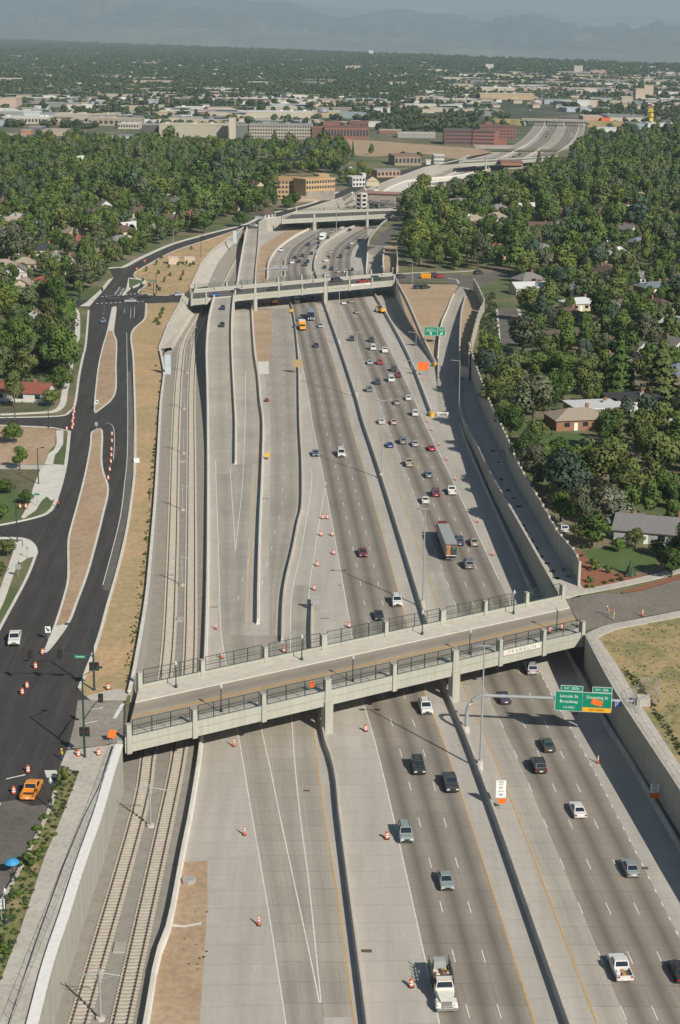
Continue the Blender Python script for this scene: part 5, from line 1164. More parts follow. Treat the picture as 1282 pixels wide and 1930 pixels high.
def vehicle_meshes(kind):
    Ln, Wd, H, belt, hood, w0, w1, r1, r0, tr = CARDEF[kind]; f = Ln / 2
    Y = lambda s: f - s
    mb = MB(); w = Wd / 2
    prof = [(0, .45), (.06, hood * .82), (.3, hood), (w0, belt - .02), (r0, belt), (Ln - .25, tr), (Ln - .03, tr * .85), (Ln, .5), (Ln - .12, .28), (.15, .25)]
    bed = kind == 'pickup'
    if bed: prof = [(0, .5), (.06, hood * .85), (.3, hood), (w0, belt - .02), (r0, belt), (r0 + .02, .62), (Ln - .03, .62), (Ln, .55), (Ln - .1, .35), (.15, .32)]
    ring = lambda x, k: [(x, Y(s) * (1 if k == 1 else .985), z if z < .6 else (z if k == 1 else z - .07)) for s, z in prof]
    secs = [ring(-w, 0), ring(-w + .1, 1), ring(w - .1, 1), ring(w, 0)]
    n = len(prof)
    for a, b in zip(secs, secs[1:]):
        for i in range(n): j = (i + 1) % n; mb.face([a[i], a[j], b[j], b[i]], 0)
    for s_, rv in ((secs[0], False), (secs[-1], True)):
        c = (s_[0][0], 0, .6)
        for i in range(n):
            j = (i + 1) % n; mb.face([s_[j], s_[i], c] if not rv else [s_[i], s_[j], c], 0)
    if bed:
        for sx in (-1, 1): mb.box((sx * (w - .06), Y((r0 + Ln) / 2), .86), (.12, Ln - r0, .52))
        mb.box((0, Y(Ln - .06), .86), (Wd - .02, .1, .5)); mb.box((0, Y(r0 + .05), .86), (Wd - .1, .1, .5))
    bw, tw = w - .06, w - (.26 if kind in ('sedan', 'coupe') else .18)
    lo = [(-bw, Y(w0), belt - .03), (bw, Y(w0), belt - .03), (bw, Y(r0), belt - .01), (-bw, Y(r0), belt - .01)]
    hi = [(-tw, Y(w1), H - .05), (tw, Y(w1), H - .05), (tw, Y(r1), H - .04), (-tw, Y(r1), H - .04)]
    for i in range(4): j = (i + 1) % 4; mb.face([lo[j], lo[i], hi[i], hi[j]], 0)
    cr_ = [(-tw + .12, Y(w1 + .12), H), (tw - .12, Y(w1 + .12), H), (tw - .12, Y(r1 - .12), H), (-tw + .12, Y(r1 - .12), H)]
    for i in range(4): j = (i + 1) % 4; mb.face([hi[j], hi[i], cr_[i], cr_[j]], 0)
    mb.face(cr_[::-1], 0)
    parts = []
    ws = [lo[1], lo[0], hi[0], hi[1]]; rw_ = [lo[3], lo[2], hi[2], hi[3]]; ls = [lo[0], lo[3], hi[3], hi[0]]; rs = [lo[2], lo[1], hi[1], hi[2]]
    g = lambda nm, q: parts.append((nm, [(q, GLASS)]))
    g('windscreen', quad_inset(ws, .06, .94, .1, .93, .015)); g('rear_window', quad_inset(rw_, .08, .92, .14, .9, .015))
    nwin = {'sedan': 2, 'coupe': 1, 'suv': 3, 'van': 3, 'pickup': 1}[kind]
    for q in (ls, rs):
        for k in range(nwin): g('side_window', quad_inset(q, .06 + .9 * k / nwin, .03 + .9 * (k + 1) / nwin, .16, .9, .015))
    lights = []
    for sx in (-1, 1):
        lights.append(('headlight', (sx * (w - .32), Y(.05), hood * .72), (.42, .1, .17), HLAMP)); lights.append(('tail_light', (sx * (w - .2), Y(Ln - .02), tr * .82 if not bed else .95), (.28, .08, .22), RLAMP))
    wheels = [(sx * (w - .12), Y(s), .34) for sx in (-1, 1) for s in (.95, Ln - 1.0)]
    return mb, parts, lights, wheels, Ln, Wd, H, hood
def wheel_mesh():
    mb = MB(); mb.tube([(-.12, 0, 0), (.12, 0, 0)], .35, 12); return mb.mesh('wheel', BLACK)
WHEEL = wheel_mesh()
PROTO, FAR = {}, {}
def proto(kind):
    if kind in PROTO: return PROTO[kind]
    mb, parts, lights, wheels, Ln, Wd, H, hood = vehicle_meshes(kind)
    meshes = [('body', mb.mesh('body', PAINT), (0, 0, 0))]
    for nm, qs in parts:
        m = MB(); [m.face(q) for q, _ in qs]; meshes.append((nm, m.mesh(nm, GLASS), (0, 0, 0)))
    for nm, c, d, mt in lights: m = MB(); m.box((0, 0, 0), d); meshes.append((nm, m.mesh(nm, mt), c))
    for c in wheels: meshes.append(('wheel', WHEEL, c))
    m = MB(); m.box((0, Ln / 2 - .02, .5), (Wd * .8, .08, .2)); meshes.append(('front_bumper', m.mesh('front_bumper', BLACK), (0, 0, 0)))
    m = MB(); m.box((0, Ln / 2 - .01, hood * .72), (Wd * .36, .08, .16)); meshes.append(('grille', m.mesh('grille', BLACK), (0, 0, 0)))
    m = MB(); m.box((0, -Ln / 2 - .01, .62), (.5, .03, .16)); meshes.append(('number_plate', m.mesh('number_plate', SWHITE), (0, 0, 0)))
    if kind == 'suv' or kind == 'van':
        for sx in (-1, 1): m = MB(); m.box((sx * Wd * .33, -.6, H + .04), (.05, Ln * .42, .05)); meshes.append(('roof_rail', m.mesh('roof_rail', BLACK), (0, 0, 0)))
    if kind == 'pickup': m = MB(); m.face([(-Wd / 2 + .14, Ln / 2 - 3.8, .64), (-Wd / 2 + .14, -Ln / 2 + .14, .64), (Wd / 2 - .14, -Ln / 2 + .14, .64), (Wd / 2 - .14, Ln / 2 - 3.8, .64)]); meshes.append(('bed_liner', m.mesh('bed_liner', BLACK), (0, 0, 0)))
    PROTO[kind] = meshes; return meshes
def far_mesh(kind):
    """one mesh with few faces for vehicles only a few pixels long"""
    if kind in FAR: return FAR[kind]
    mb, parts, lights, wheels, Ln, Wd, H, hood = vehicle_meshes(kind)
    for nm, qs in parts:
        for q, _ in qs: mb.face(q, 1)
    for c in wheels: mb.tube([(c[0] - .11, c[1], c[2]), (c[0] + .11, c[1], c[2])], .34, 8, 2)
    FAR[kind] = mb.mesh('vehicle', [PAINT, GLASS, BLACK]); return FAR[kind]
NAMES = {'sedan': 'car', 'coupe': 'car', 'suv': 'sport_utility_vehicle', 'van': 'van', 'pickup': 'pickup_truck'}
CATS = {'sedan': 'car', 'coupe': 'car', 'suv': 'car', 'van': 'van', 'pickup': 'pickup truck'}
COLS = {'white': (.75, .75, .72), 'silver': (.42, .44, .46), 'grey': (.17, .18, .19), 'black': (.012, .013, .016), 'dark': (.03, .034, .04), 'blue': (.035, .09, .30), 'darkblue': (.02, .035, .08), 'red': (.42, .02, .025), 'darkred': (.16, .012, .02), 'tan': (.38, .33, .25), 'green': (.03, .06, .05), 'greyblue': (.16, .22, .28), 'orange': (.85, .30, .02), 'silvergreen': (.27, .32, .32), 'pink': (.55, .38, .36)}
def vehicle(kind, colr, px, py, rz, label, group=None, z=0.0, zc=.7, full=None):
    loc = P(px, py, z + zc); loc.z = z + .01; near = loc.y < 520 if full is None else full
    if near:
        root = thing(NAMES[kind], label, CATS[kind], loc, rz, group); root.color = (*COLS[colr], 1)
        for nm, me, c in proto(kind): o = part(nm, me, root, c); o.color = root.color
    else:
        root = link(NAMES[kind], far_mesh(kind), None, loc, rz); tag(root, label, CATS[kind], group); root.color = (*COLS[colr], 1)
    return root
GE, GW = 'vehicles driving toward the camera', 'vehicles driving away from the camera'
def lane(kind, colr, px, py, away, label):
    y = P(px, py, .7).y; return vehicle(kind, colr, px, py, B.head(y) - math.pi / 2 + (0 if away else math.pi), label, GW if away else GE)
E_list = [('sedan', 'silvergreen', 840, 1657, 'silver sedan with sunroof in the middle lane, ahead of the white flatbed truck'), ('suv', 'silvergreen', 764, 1569, 'grey estate car with big sunroof beside an orange barrel left of the lane'),
    ('suv', 'black', 788, 1443, 'large black truck with chrome grille below the near bridge'), ('pickup', 'dark', 849, 1474, 'dark grey pickup driving toward the camera along the median'), ('suv', 'white', 802, 1332, 'white estate car just emerging from the near bridge'),
    ('suv', 'white', 748, 1132, 'white car about to pass under the near bridge'), ('coupe', 'black', 714, 1158, 'black coupe about to pass under the near bridge'), ('sedan', 'darkred', 684, 1040, 'dark red sedan alone in the left carriageway right of the barrels'),
    ('van', 'white', 643, 854, 'white van in the left carriageway beside a grey-blue car'), ('sedan', 'greyblue', 595, 853, 'grey-blue sedan left of the white van'), ('sedan', 'darkblue', 596, 650, 'dark car alone behind the yellow truck in the left carriageway'),
    ('sedan', 'silver', 604, 613, 'silver sedan right of the dark blue lorry'), ('sedan', 'greyblue', 565, 601, 'small grey-blue car behind the yellow truck'), ('van', 'white', 560, 567, 'white van just coming out of the shade of the second bridge'), ('sedan', 'dark', 574, 565, 'dark car in the shade under the second bridge'), ('pickup', 'black', 589, 563, 'black pickup in the shade under the second bridge')]
for k, c, x, y, t in E_list: lane(k, c, x, y, False, t)
W_list = [('pickup', 'white', 1169, 1822, 'white pickup with timber and tools in its bed, lower right'), ('sedan', 'black', 1281, 1828, 'black car cut off by the right edge of the picture'), ('sedan', 'silvergreen', 1188, 1633, 'silver-green sedan driving away in the right lane below the sign'), ('sedan', 'white', 1089, 1524, 'white sedan driving away below the two black cars'),
    ('suv', 'black', 1015, 1441, 'black estate car behind the dark green sedan'), ('sedan', 'green', 1032, 1402, 'dark green sedan in the shadow side of the sign beam'), ('sedan', 'darkblue', 950, 1313, 'dark blue sedan behind the silver sign beam'), ('suv', 'silver', 1001, 1258, 'silver car half in the shade of the near bridge'),
    ('suv', 'grey', 883, 1062, 'dark grey car below the white trailer'), ('sedan', 'tan', 893, 1020, 'tan sedan right of the white trailer in the outer lane'), ('suv', 'darkblue', 865, 1019, 'dark blue car close beside the white trailer'), ('sedan', 'white', 801, 941, 'white sedan above the semi trailer'), ('suv', 'darkred', 821, 928, 'black and red car between a white sedan and a white pickup'),
    ('pickup', 'white', 851, 924, 'white pickup on the outer lane line'), ('sedan', 'greyblue', 808, 893, 'silver-blue sedan between the pickups'), ('pickup', 'tan', 771, 872, 'tan pickup in the inner lane below the blue car'), ('coupe', 'red', 813, 843, 'bright red car in the outer lane'), ('sedan', 'silver', 782, 835, 'silver sedan left of the bright red car'), ('suv', 'grey', 759, 830, 'grey car between a blue and a silver car'),
    ('coupe', 'blue', 735, 837, 'bright blue car in the inner lane'), ('sedan', 'pink', 742, 794, 'pale red sedan right of a white one'), ('sedan', 'white', 719, 793, 'white sedan left of the pale red one'), ('suv', 'white', 782, 778, 'white car in the outer lane before the yellow cushion'), ('sedan', 'tan', 748, 757, 'tan sedan below a white car'), ('sedan', 'white', 769, 749, 'white sedan just above the white outer lane car'),
    ('suv', 'grey', 696, 733, 'dark grey car in the inner lane beside the light pole'), ('van', 'white', 737, 714, 'white van with dark rear windows below two dark cars'), ('suv', 'darkblue', 711, 719, 'dark blue car left of the white van'), ('suv', 'darkred', 750, 706, 'dark red car right of the white van'), ('suv', 'dark', 742, 695, 'black car above the dark red one'),
    ('sedan', 'silver', 697, 682, 'silver sedan left of the red sedan'), ('suv', 'red', 716, 682, 'red car right of the silver sedan'), ('pickup', 'white', 725, 660, 'white work truck with a roof rack'), ('van', 'white', 703, 655, 'white van left of the white work truck'), ('suv', 'dark', 700, 640, 'black car above the white van'), ('suv', 'darkblue', 663, 638, 'dark car in the inner lane far up the right carriageway'),
    ('sedan', 'tan', 673, 587, 'tan sedan alone below the second bridge'), ('sedan', 'white', 648, 570, 'white sedan just below the second bridge'), ('sedan', 'tan', 662, 567, 'tan sedan beside the white one just below the second bridge')]
for k, c, x, y, t in W_list: lane(k, c, x, y, True, t)
far_e = [(570, 481, 'dark'), (580, 492, 'dark'), (576, 498, 'dark'), (564, 492, 'dark'), (556, 485, 'dark'), (551, 494, 'white'), (581, 461, 'dark'), (587, 477, 'darkblue'), (599, 466, 'dark'), (600, 458, 'darkblue'), (617, 447, 'dark'), (626, 436, 'silver'), (645, 429, 'white'), (659, 433, 'dark')]
far_w = [(623, 474, 'silver'), (619, 484, 'darkred'), (615, 490, 'white'), (657, 466, 'dark'), (664, 458, 'white'), (642, 483, 'dark'), (612, 503, 'dark'), (625, 506, 'darkblue'), (638, 511, 'silver'), (651, 511, 'white'), (663, 507, 'dark'), (615, 518, 'white')]
CN = {'dark': 'black', 'darkblue': 'dark blue', 'darkred': 'dark red', 'white': 'white', 'silver': 'silver', 'grey': 'grey', 'tan': 'tan', 'red': 'red'}
def ordinal_labels(lst, where):
    cnt = {}
    for x, y, c in sorted(lst, key=lambda t: -t[1]):
        cnt[c] = cnt.get(c, 0) + 1; n = sum(1 for q in lst if q[2] == c)
        yield x, y, c, ('only %s car ' % CN[c] if n == 1 else '%s %s car from the second bridge ' % (LN[cnt[c] - 1], CN[c])) + where
for x, y, c, t in ordinal_labels(far_e, 'in the oncoming lanes of the curve'): lane(random.choice(['sedan', 'suv', 'sedan']), c, x, y, False, t)
for x, y, c, t in ordinal_labels(far_w, 'in the departing lanes of the curve'): lane(random.choice(['sedan', 'suv', 'sedan']), c, x, y, True, t)
lane('pickup', 'white', 531, 471, False, 'white pickup on the shoulder beside the curved white barrier')
# cars on the second bridge, the ramps and the crossroads
ds = sang - math.pi / 2
for k, c, x, y, r, t in (('van', 'dark', 635, 528, ds, 'dark van on the second bridge left of the red pickup'), ('pickup', 'red', 685, 530, ds, 'red pickup on the second bridge'), ('suv', 'green', 709, 524, ds, 'dark green car on the second bridge right of the red pickup'), ('sedan', 'dark', 513, 544, ds + math.pi, 'dark car on the left half of the second bridge'), ('sedan', 'dark', 446, 547, ds + math.pi, 'dark car half hidden behind a pilaster of the second bridge'),
                         ('sedan', 'blue', 406, 555, ds + math.pi, 'blue car crossing the top of the left ramp'), ('suv', 'dark', 756, 521, ds, 'dark car just past the right end of the second bridge'), ('suv', 'dark', 213, 562, math.pi / 2 + .2, 'dark green car turning in the crossroads'), ('sedan', 'silver', 246, 566, math.pi / 2 + .1, 'silver car in the middle of the crossroads'), ('sedan', 'black', 272, 558, math.pi / 2, 'black car at the right side of the crossroads'), ('sedan', 'silver', 337, 554, ds, 'silver car by the left end of the second bridge'),
                         ('sedan', 'greyblue', 195, 604, .05, 'grey-blue car on the frontage road below the crosswalk'), ('suv', 'dark', 819, 518, ds, 'black car near the yellow skip on the cross street'), ('sedan', 'red', 829, 520, ds, 'red car near the yellow skip on the cross street'), ('suv', 'dark', 902, 514, ds, 'dark car at the far right of the cross street')):
    vehicle(k, c, x, y, r, t, 'vehicles at street level', S + .03)
for x, y, c, t in ((789, 541, 'dark', 'left one of two dark cars parked on the dirt triangle'), (801, 541, 'black', 'right one of two dark cars parked on the dirt triangle')):
    q = P(x, y, 4); vehicle('suv', c, x, y, -.9, t, 'cars parked on the dirt triangle', zd(P(x, y, zd(q.y)).y) - .05)
for x, y, c, t in ((420, 579, 'darkblue', 'upper car coming down the left ramp'), (419, 611, 'dark', 'lower car coming down the left ramp')):
    q = PF(x, y, zr1); vehicle('sedan', c, x, y, F_.head(q.y) + math.pi / 2, 'dark ' + t, 'cars on the left ramp', zr1(q.y) + .02)
vehicle('pickup', 'white', 28, 1202, math.pi + .12, 'white pickup coming down the frontage road, left edge', 'vehicles at street level', S + .02)
OPK = vehicle('pickup', 'orange', 60, 1487, -.06, 'orange pickup with grey toolbox beside the barrels, lower left', 'vehicles at street level', S + .03)
mb = MB(); mb.box((0, -.15, .98), (1.65, .6, .35)); part('toolbox', mb.mesh('toolbox', STEEL), OPK)
for x, y, r, c, k, t in ((1057, 995, .3, 'silver', 'suv', 'car parked under trees behind the noise wall'), (1118, 832, 1.4, 'dark', 'suv', 'dark car parked on the drive of the tan roofed house'), (28, 478, .9, 'white', 'sedan', 'white car parked among the left houses'), (120, 566, 1.2, 'silver', 'sedan', 'silver car in the left yard by the crossroads'), (460, 427, .9, 'dark', 'sedan', 'dark car in the small lot beside the frontage road'), (478, 424, .9, 'white', 'sedan', 'white car in the small lot beside the frontage road')):
    vehicle(k, c, x, y, r, t, 'cars parked in yards', S + .02)
# cars far up the highway
fl_ = []
for i in range(30):
    y = random.uniform(1280, 2450); off = random.choice([-12.8, -9.2, -5.5, 8.8, 12.4, 16.1]); c = random.choice(['white', 'dark', 'silver', 'dark', 'darkblue', 'red'])
    fl_.append((y, off, c))
fl_.sort()
for i, (y, off, c) in enumerate(fl_):
    loc = Vector((B.off(off).x(y), y, zf(y) + .03)); o = link('car', far_mesh(random.choice(['sedan', 'suv'])), None, loc, B.head(y) - math.pi / 2 + (0 if off > 0 else math.pi)); o.color = (*COLS[c], 1)
    tag(o, 'tiny %s car on the far stretch of the highway beyond the fourth bridge' % CN[c], 'car', 'tiny cars far up the highway')
# big lorries
def wheels_at(root, lst, r=.5, w=.3):
    mb = MB(); mb.tube([(-w / 2, 0, 0), (w / 2, 0, 0)], r, 12); me = mb.mesh('wheel', BLACK)
    for x, y in lst: part('wheel', me, root, (x, y, r))
lp = P(842, 1018, 2.2); lp.z = .01; rz = B.head(lp.y) - math.pi / 2
root = thing('semi_trailer_truck', 'long pale-roofed semi trailer with dark red cab and black and orange rear doors', 'lorry', lp, rz, GW)
TRL = M('trailer side', (.20, .20, .19), .5, .2, .4, .2, True); TRT = M('trailer roof', (.38, .40, .39), .5, .06, .5, .1, True)
mb = MB(); mb.box((0, -1, 2.6), (2.55, 15.6, 2.8), 0, 0); mb.face([(-1.26, -8.78, 4.004), (1.26, -8.78, 4.004), (1.26, 6.78, 4.004), (-1.26, 6.78, 4.004)], 1); part('trailer_body', mb.mesh('trailer_body', [TRL, TRT]), root)
mb = MB(); mb.box((0, -8.84, 2.55), (2.3, .06, 2.5)); dr = part('rear_door', mb.mesh('rear_door', M('dark door', (.05, .05, .055), .5, .1, 1, 0, True)), root)
for x, z, w, h, mt in ((-.62, 2.6, .75, 2.3, M('orange stripes', (.42, .20, .06), .6, .35, 4, 0, True)), (.55, 3.1, .55, .6, SGREEN), (-.6, 3.4, .95, .16, REFL), (.6, 3.42, .85, .16, ORANGE), (0, 1.42, 2.2, .12, REFL)):
    mb = MB(); mb.box((x, -8.89, z), (w, .03, h)); part('marking', mb.mesh('marking', mt), dr)
mb = MB(); mb.box((0, -8.85, .75), (2.3, .12, .14)); [mb.box((x, -8.85, 1.0), (.1, .1, .5)) for x in (-.7, .7)]; part('rear_guard', mb.mesh('rear_guard', CHROME), root)
RCAB = M('red cab paint', (.17, .012, .02), .4, .06, 1, 0, True)
mb = MB(); mb.box((0, 8.6, 1.9), (2.4, 2.3, 2.4)); mb.box((0, 8.4, 3.45), (2.3, 2.0, 1.0), 0, 0, .8); mb.box((0, 10.5, 1.45), (1.9, 1.7, 1.3), 0, 0, .9); part('cab', mb.mesh('cab', RCAB), root)
for s_ in (-1, 1): mb = MB(); mb.box((s_ * 1.5, 9.3, 2.6), (.25, .12, .7)); part('mirror', mb.mesh('mirror', CHROME), root); mb = MB(); mb.box((s_ * 1.21, 8.9, 2.5), (.03, 1.1, .7)); part('side_window', mb.mesh('side_window', GLASS), root)
mb = MB(); mb.box((0, 9.77, 2.6), (2.1, .04, .75)); part('windscreen', mb.mesh('windscreen', GLASS), root)
mb = MB(); mb.box((0, 1, .95), (1.2, 16, .3)); part('chassis', mb.mesh('chassis', BLACK), root)
wheels_at(root, [(s_ * 1.05, y) for s_ in (-1, 1) for y in (-6.9, -5.6, 6.0, 7.2, 10.5)])
lp = P(586, 595, 1.5); lp.z = .01; rz = B.head(lp.y) + math.pi / 2
root = thing('box_lorry', 'dark blue lorry with bonnet and grey-blue box coming from the second bridge', 'lorry', lp, rz, GE)
DB = M('dark blue paint', (.025, .035, .075), .4, .08, 1, 0, True); GB = M('grey blue box', (.22, .28, .31), .6, .08, .6, 0, True)
mb = MB(); mb.box((0, -4.5, 2.3), (2.5, 8.0, 2.6)); part('cargo_box', mb.mesh('cargo_box', GB), root)
mb = MB(); mb.box((0, .9, 1.9), (2.4, 2.4, 2.2), 0, 0, .92); mb.box((0, 3.1, 1.2), (2.0, 2.2, 1.2), 0, 0, .92); part('cab', mb.mesh('cab', DB), root)
mb = MB(); mb.box((0, 2.08, 2.35), (2.0, .1, .8)); part('windscreen', mb.mesh('windscreen', GLASS), root); mb = MB(); mb.box((0, 4.22, 1.1), (1.2, .1, .9)); part('grille', mb.mesh('grille', CHROME), root)
for s_ in (-1, 1): mb = MB(); mb.box((s_ * 1.0, 3.5, .95), (.55, 1.3, .6), 0, 0, .8); part('wing', mb.mesh('wing', SWHITE), root)
wheels_at(root, [(s_ * 1.05, y) for s_ in (-1, 1) for y in (-6.5, -5.3, 3.2)])
lp = P(570, 614, 1.4); lp.z = .01; rz = B.head(lp.y) + math.pi / 2
root = thing('yellow_truck', 'yellow truck with white box roof left of the dark blue lorry', 'truck', lp, rz, GE)
YT = M('truck yellow', (.85, .36, .03), .4, .06, 1, 0, True)
mb = MB(); mb.box((0, -1.6, 2.0), (2.45, 4.6, 2.5)); mb.face([(-1.21, -3.88, 3.254), (1.21, -3.88, 3.254), (1.21, .68, 3.254), (-1.21, .68, 3.254)], 1); part('cargo_box', mb.mesh('cargo_box', [YT, SWHITE]), root)
mb = MB(); mb.box((0, 1.6, 1.5), (2.3, 1.9, 1.9), 0, 0, .9); mb.box((0, 3.0, 1.0), (2.1, 1.5, 1.0), 0, 0, .9); part('cab', mb.mesh('cab', YT), root)
mb = MB(); mb.box((0, 2.5, 2.0), (1.9, .12, .7)); part('windscreen', mb.mesh('windscreen', GLASS), root); mb = MB(); mb.box((0, 3.75, .6), (2.1, .12, .3)); part('bumper', mb.mesh('bumper', BLACK), root)
wheels_at(root, [(s_ * 1.0, y) for s_ in (-1, 1) for y in (-2.6, 2.9)])
lp = P(608, 447, 1.4); lp.z = .01
root = thing('white_truck', 'white truck cab in the curve just before the third bridge', 'truck', lp, B.head(lp.y) + math.pi / 2, GE); mb = MB(); mb.box((0, -2, 2.1), (2.5, 6.5, 2.6)); part('cargo_box', mb.mesh('cargo_box', SWHITE), root); mb = MB(); mb.box((0, 2.4, 1.6), (2.4, 2.2, 2.2), 0, 0, .9); part('cab', mb.mesh('cab', SWHITE), root); mb = MB(); mb.box((0, 3.5, 2.1), (2.0, .1, .8)); part('windscreen', mb.mesh('windscreen', GLASS), root)
# flatbed stake truck in the foreground
lp = P(836, 1866, .9); lp.z = .01; rz = B.head(lp.y) + math.pi / 2; FT = lp.copy(); FTr = rz
root = thing('flatbed_truck', 'white bonneted flatbed truck with stake sides loaded with scrap, bottom of the picture', 'truck', lp, rz, GE)
WP = M('old white truck paint', (.70, .69, .62), .4, .08, 1.5, 0, True)
mb = MB()
hood_ = [(-1.0, 1.15, .75), (1.0, 1.15, .75), (1.0, 1.15, 1.62), (-1.0, 1.15, 1.62)]; nose = [(-.72, 3.35, .7), (.72, 3.35, .7), (.72, 3.3, 1.42), (-.72, 3.3, 1.42)]
mb.hexa([Vector(p) for p in nose], [Vector(p) for p in hood_]); part('bonnet', mb.mesh('bonnet', WP), root)
mb = MB(); mb.box((0, .4, 1.3), (2.2, 1.5, 1.1)); mb.box((0, .3, 2.2), (2.15, 1.3, .8), 0, 0, .84); part('cab', mb.mesh('cab', WP), root)
for k in range(5): mb = MB(); mb.box((-.7 + .35 * k, .7, 2.63), (.1, .16, .07)); part('roof_light', mb.mesh('roof_light', YCUSH), root)
mb = MB(); mb.face([(.95, 1.0, 1.88), (-.95, 1.0, 1.88), (-.82, .88, 2.5), (.82, .88, 2.5)][::1]); ws_ = part('windscreen', mb.mesh('windscreen', GLASS), root)
for s_ in (-1, 1): mb = MB(); mb.box((s_ * 1.05, .35, 2.15), (.06, .9, .5)); part('side_window', mb.mesh('side_window', GLASS), root)
for s_ in (-1, 1): mb = MB(); mb.box((s_ * .98, 2.75, .92), (.62, 1.45, .62), 0, 0, .72); part('wing', mb.mesh('wing', WP), root); mb = MB(); mb.box((s_ * .98, 3.44, .98), (.3, .12, .26)); part('headlight', mb.mesh('headlight', HLAMP), root)
mb = MB(); mb.box((0, 3.4, 1.05), (1.15, .14, .72)); part('grille', mb.mesh('grille', CHROME), root); mb = MB(); mb.box((0, 3.62, .55), (2.35, .2, .3)); part('bumper', mb.mesh('bumper', CHROME), root)
mb = MB(); mb.box((0, -2.6, 1.15), (2.45, 4.6, .16)); part('flatbed', mb.mesh('flatbed', BARK), root); mb = MB(); mb.box((0, -.32, 1.9), (2.4, .1, 1.5)); part('headboard', mb.mesh('headboard', BARK), root)
for s_ in (-1, 1):
    mb = MB()
    for k in range(6): mb.box((s_ * 1.2, -.6 - .8 * k, 1.95), (.09, .12, 1.7 if k % 2 else 1.45))
    for k in range(2): mb.box((s_ * 1.24, -2.5, 1.55 + .45 * k), (.05, 4.4, .22))
    part('stake_side', mb.mesh('stake_side', M('dark green boards', (.03, .055, .05), .7, .2, 2, 0, True)), root)
mb = MB(); mb.box((0, 0, .8), (1.0, 6.6, .3)); part('chassis', mb.mesh('chassis', BLACK), root)
wheels_at(root, [(s_ * .98, y) for s_ in (-1, 1) for y in (-3.2, 2.7)], .5, .32)
mb = MB()
for k in range(70):
    a, b = random.uniform(-.95, .95), random.uniform(-2.9, -.5); mb.box((a, b, 1.35 + random.random() * .55), (random.uniform(.1, .6), random.uniform(.1, .5), random.uniform(.1, .4)), random.random() * 3, random.choice([0, 0, 1, 2, 3]))
tag(obj('scrap_pile', mb, [BARK, M('scrap tan', (.4, .3, .2), .8, .2, 2, 0, True), REFL, M('scrap red', (.4, .12, .08), .7, .2, 2, 0, True)], None, FT, FTr), 'heap of scrap and timber on the bed of the white flatbed truck', 'scrap')
gen = thing('generator', 'pale grey machine with yellow frame at the back of the white flatbed truck', 'machine', FT, FTr); mb = MB(); mb.box((0, -4.1, 1.95), (1.5, 1.2, 1.2), 0, 0, .94); part('housing', mb.mesh('housing', M('machine grey', (.38, .40, .38), .6, .08, 1, 0, True)), gen)
mb = MB(); mb.box((0, -3.45, 1.5), (1.7, .1, .14)); mb.box((0, -4.75, 1.5), (1.7, .1, .14)); [mb.box((s_ * .8, -4.1, 1.5), (.1, 1.3, .14)) for s_ in (-1, 1)]; part('yellow_frame', mb.mesh('yellow_frame', SYEL), gen)
lp = P(1169, 1822, .7); lp.z = .01; rz = B.head(lp.y) - math.pi / 2
mb = MB(); mb.box((0, -1.6, .8), (.5, 1.5, .3), .1, 0); mb.box((-.5, -1.4, .78), (.4, .9, .28), -.2, 1); mb.box((.5, -1.7, .76), (.35, 1.1, .25), .1, 2)
tag(obj('timber_load', mb, [M('timber', (.45, .25, .12), .8, .1, 2, 0, True), REFL, BARK], None, lp, rz), 'timber and tools lying in the bed of the white pickup', 'timber')
# construction plant
def plant(px, py, z, label, cols, boom, rz):
    p = P(px, py, z); root = thing('excavator', label, 'excavator', p, rz); c, = cols
    for s_ in (-1, 1): mb = MB(); mb.box((s_ * .9, 0, .4), (.5, 3.0, .75), 0, 0, .9); part('track', mb.mesh('track', BLACK), root)
    mb = MB(); mb.box((0, -.3, 1.4), (2.2, 2.6, 1.1), 0, 0, .93); part('body', mb.mesh('body', c), root); mb = MB(); mb.box((-.5, .7, 2.2), (1.0, 1.2, 1.2), 0, 0, .88); part('cab', mb.mesh('cab', GLASS), root)
    mb = MB(); mb.tube([(.3, .9, 1.6), (.3, 2.8, boom), (.3, 4.4, boom - 1.4), (.3, 4.6, .6)], [.25, .22, .18, .14], 6); part('boom', mb.mesh('boom', c), root)
    mb = MB(); mb.box((.3, 4.6, .4), (.9, .7, .6), 0, 0, .7); part('bucket', mb.mesh('bucket', BLACK), root)
plant(719, 590, 0, 'yellow digger working against the right barrier below the second bridge', (YCUSH,), 2.8, .6)
plant(597, 430, 0, 'orange excavator at the end of the curved white barrier near the third bridge', (M('plant orange', (.7, .2, .05), .5, .08, 1, 0, True),), 4, 1.2)
plant(516, 574, 0, 'yellow machine under the left part of the second bridge', (YT,), 2.2, 2.0)
p = P(803, 525, S + .02); root = thing('skip', 'bright yellow skip at the top of the dirt triangle', 'skip', p, -.1); mb = MB(); mb.hexa([Vector(q) for q in ((-1.9, -.9, .15), (1.9, -.9, .15), (1.9, .9, .15), (-1.9, .9, .15))], [Vector(q) for q in ((-2.2, -1.1, 2.1), (2.2, -1.1, 2.1), (2.2, 1.1, 2.1), (-2.2, 1.1, 2.1))]); part('body', mb.mesh('body', M('skip yellow', (.85, .40, .02), .5, .06, 1, 0, True)), root)
mb = MB(); [mb.box((x, -1.1, 1.1), (.12, .2, 1.9)) for x in (-1.5, -.5, .5, 1.5)]; part('ribs', mb.mesh('ribs', YT), root)
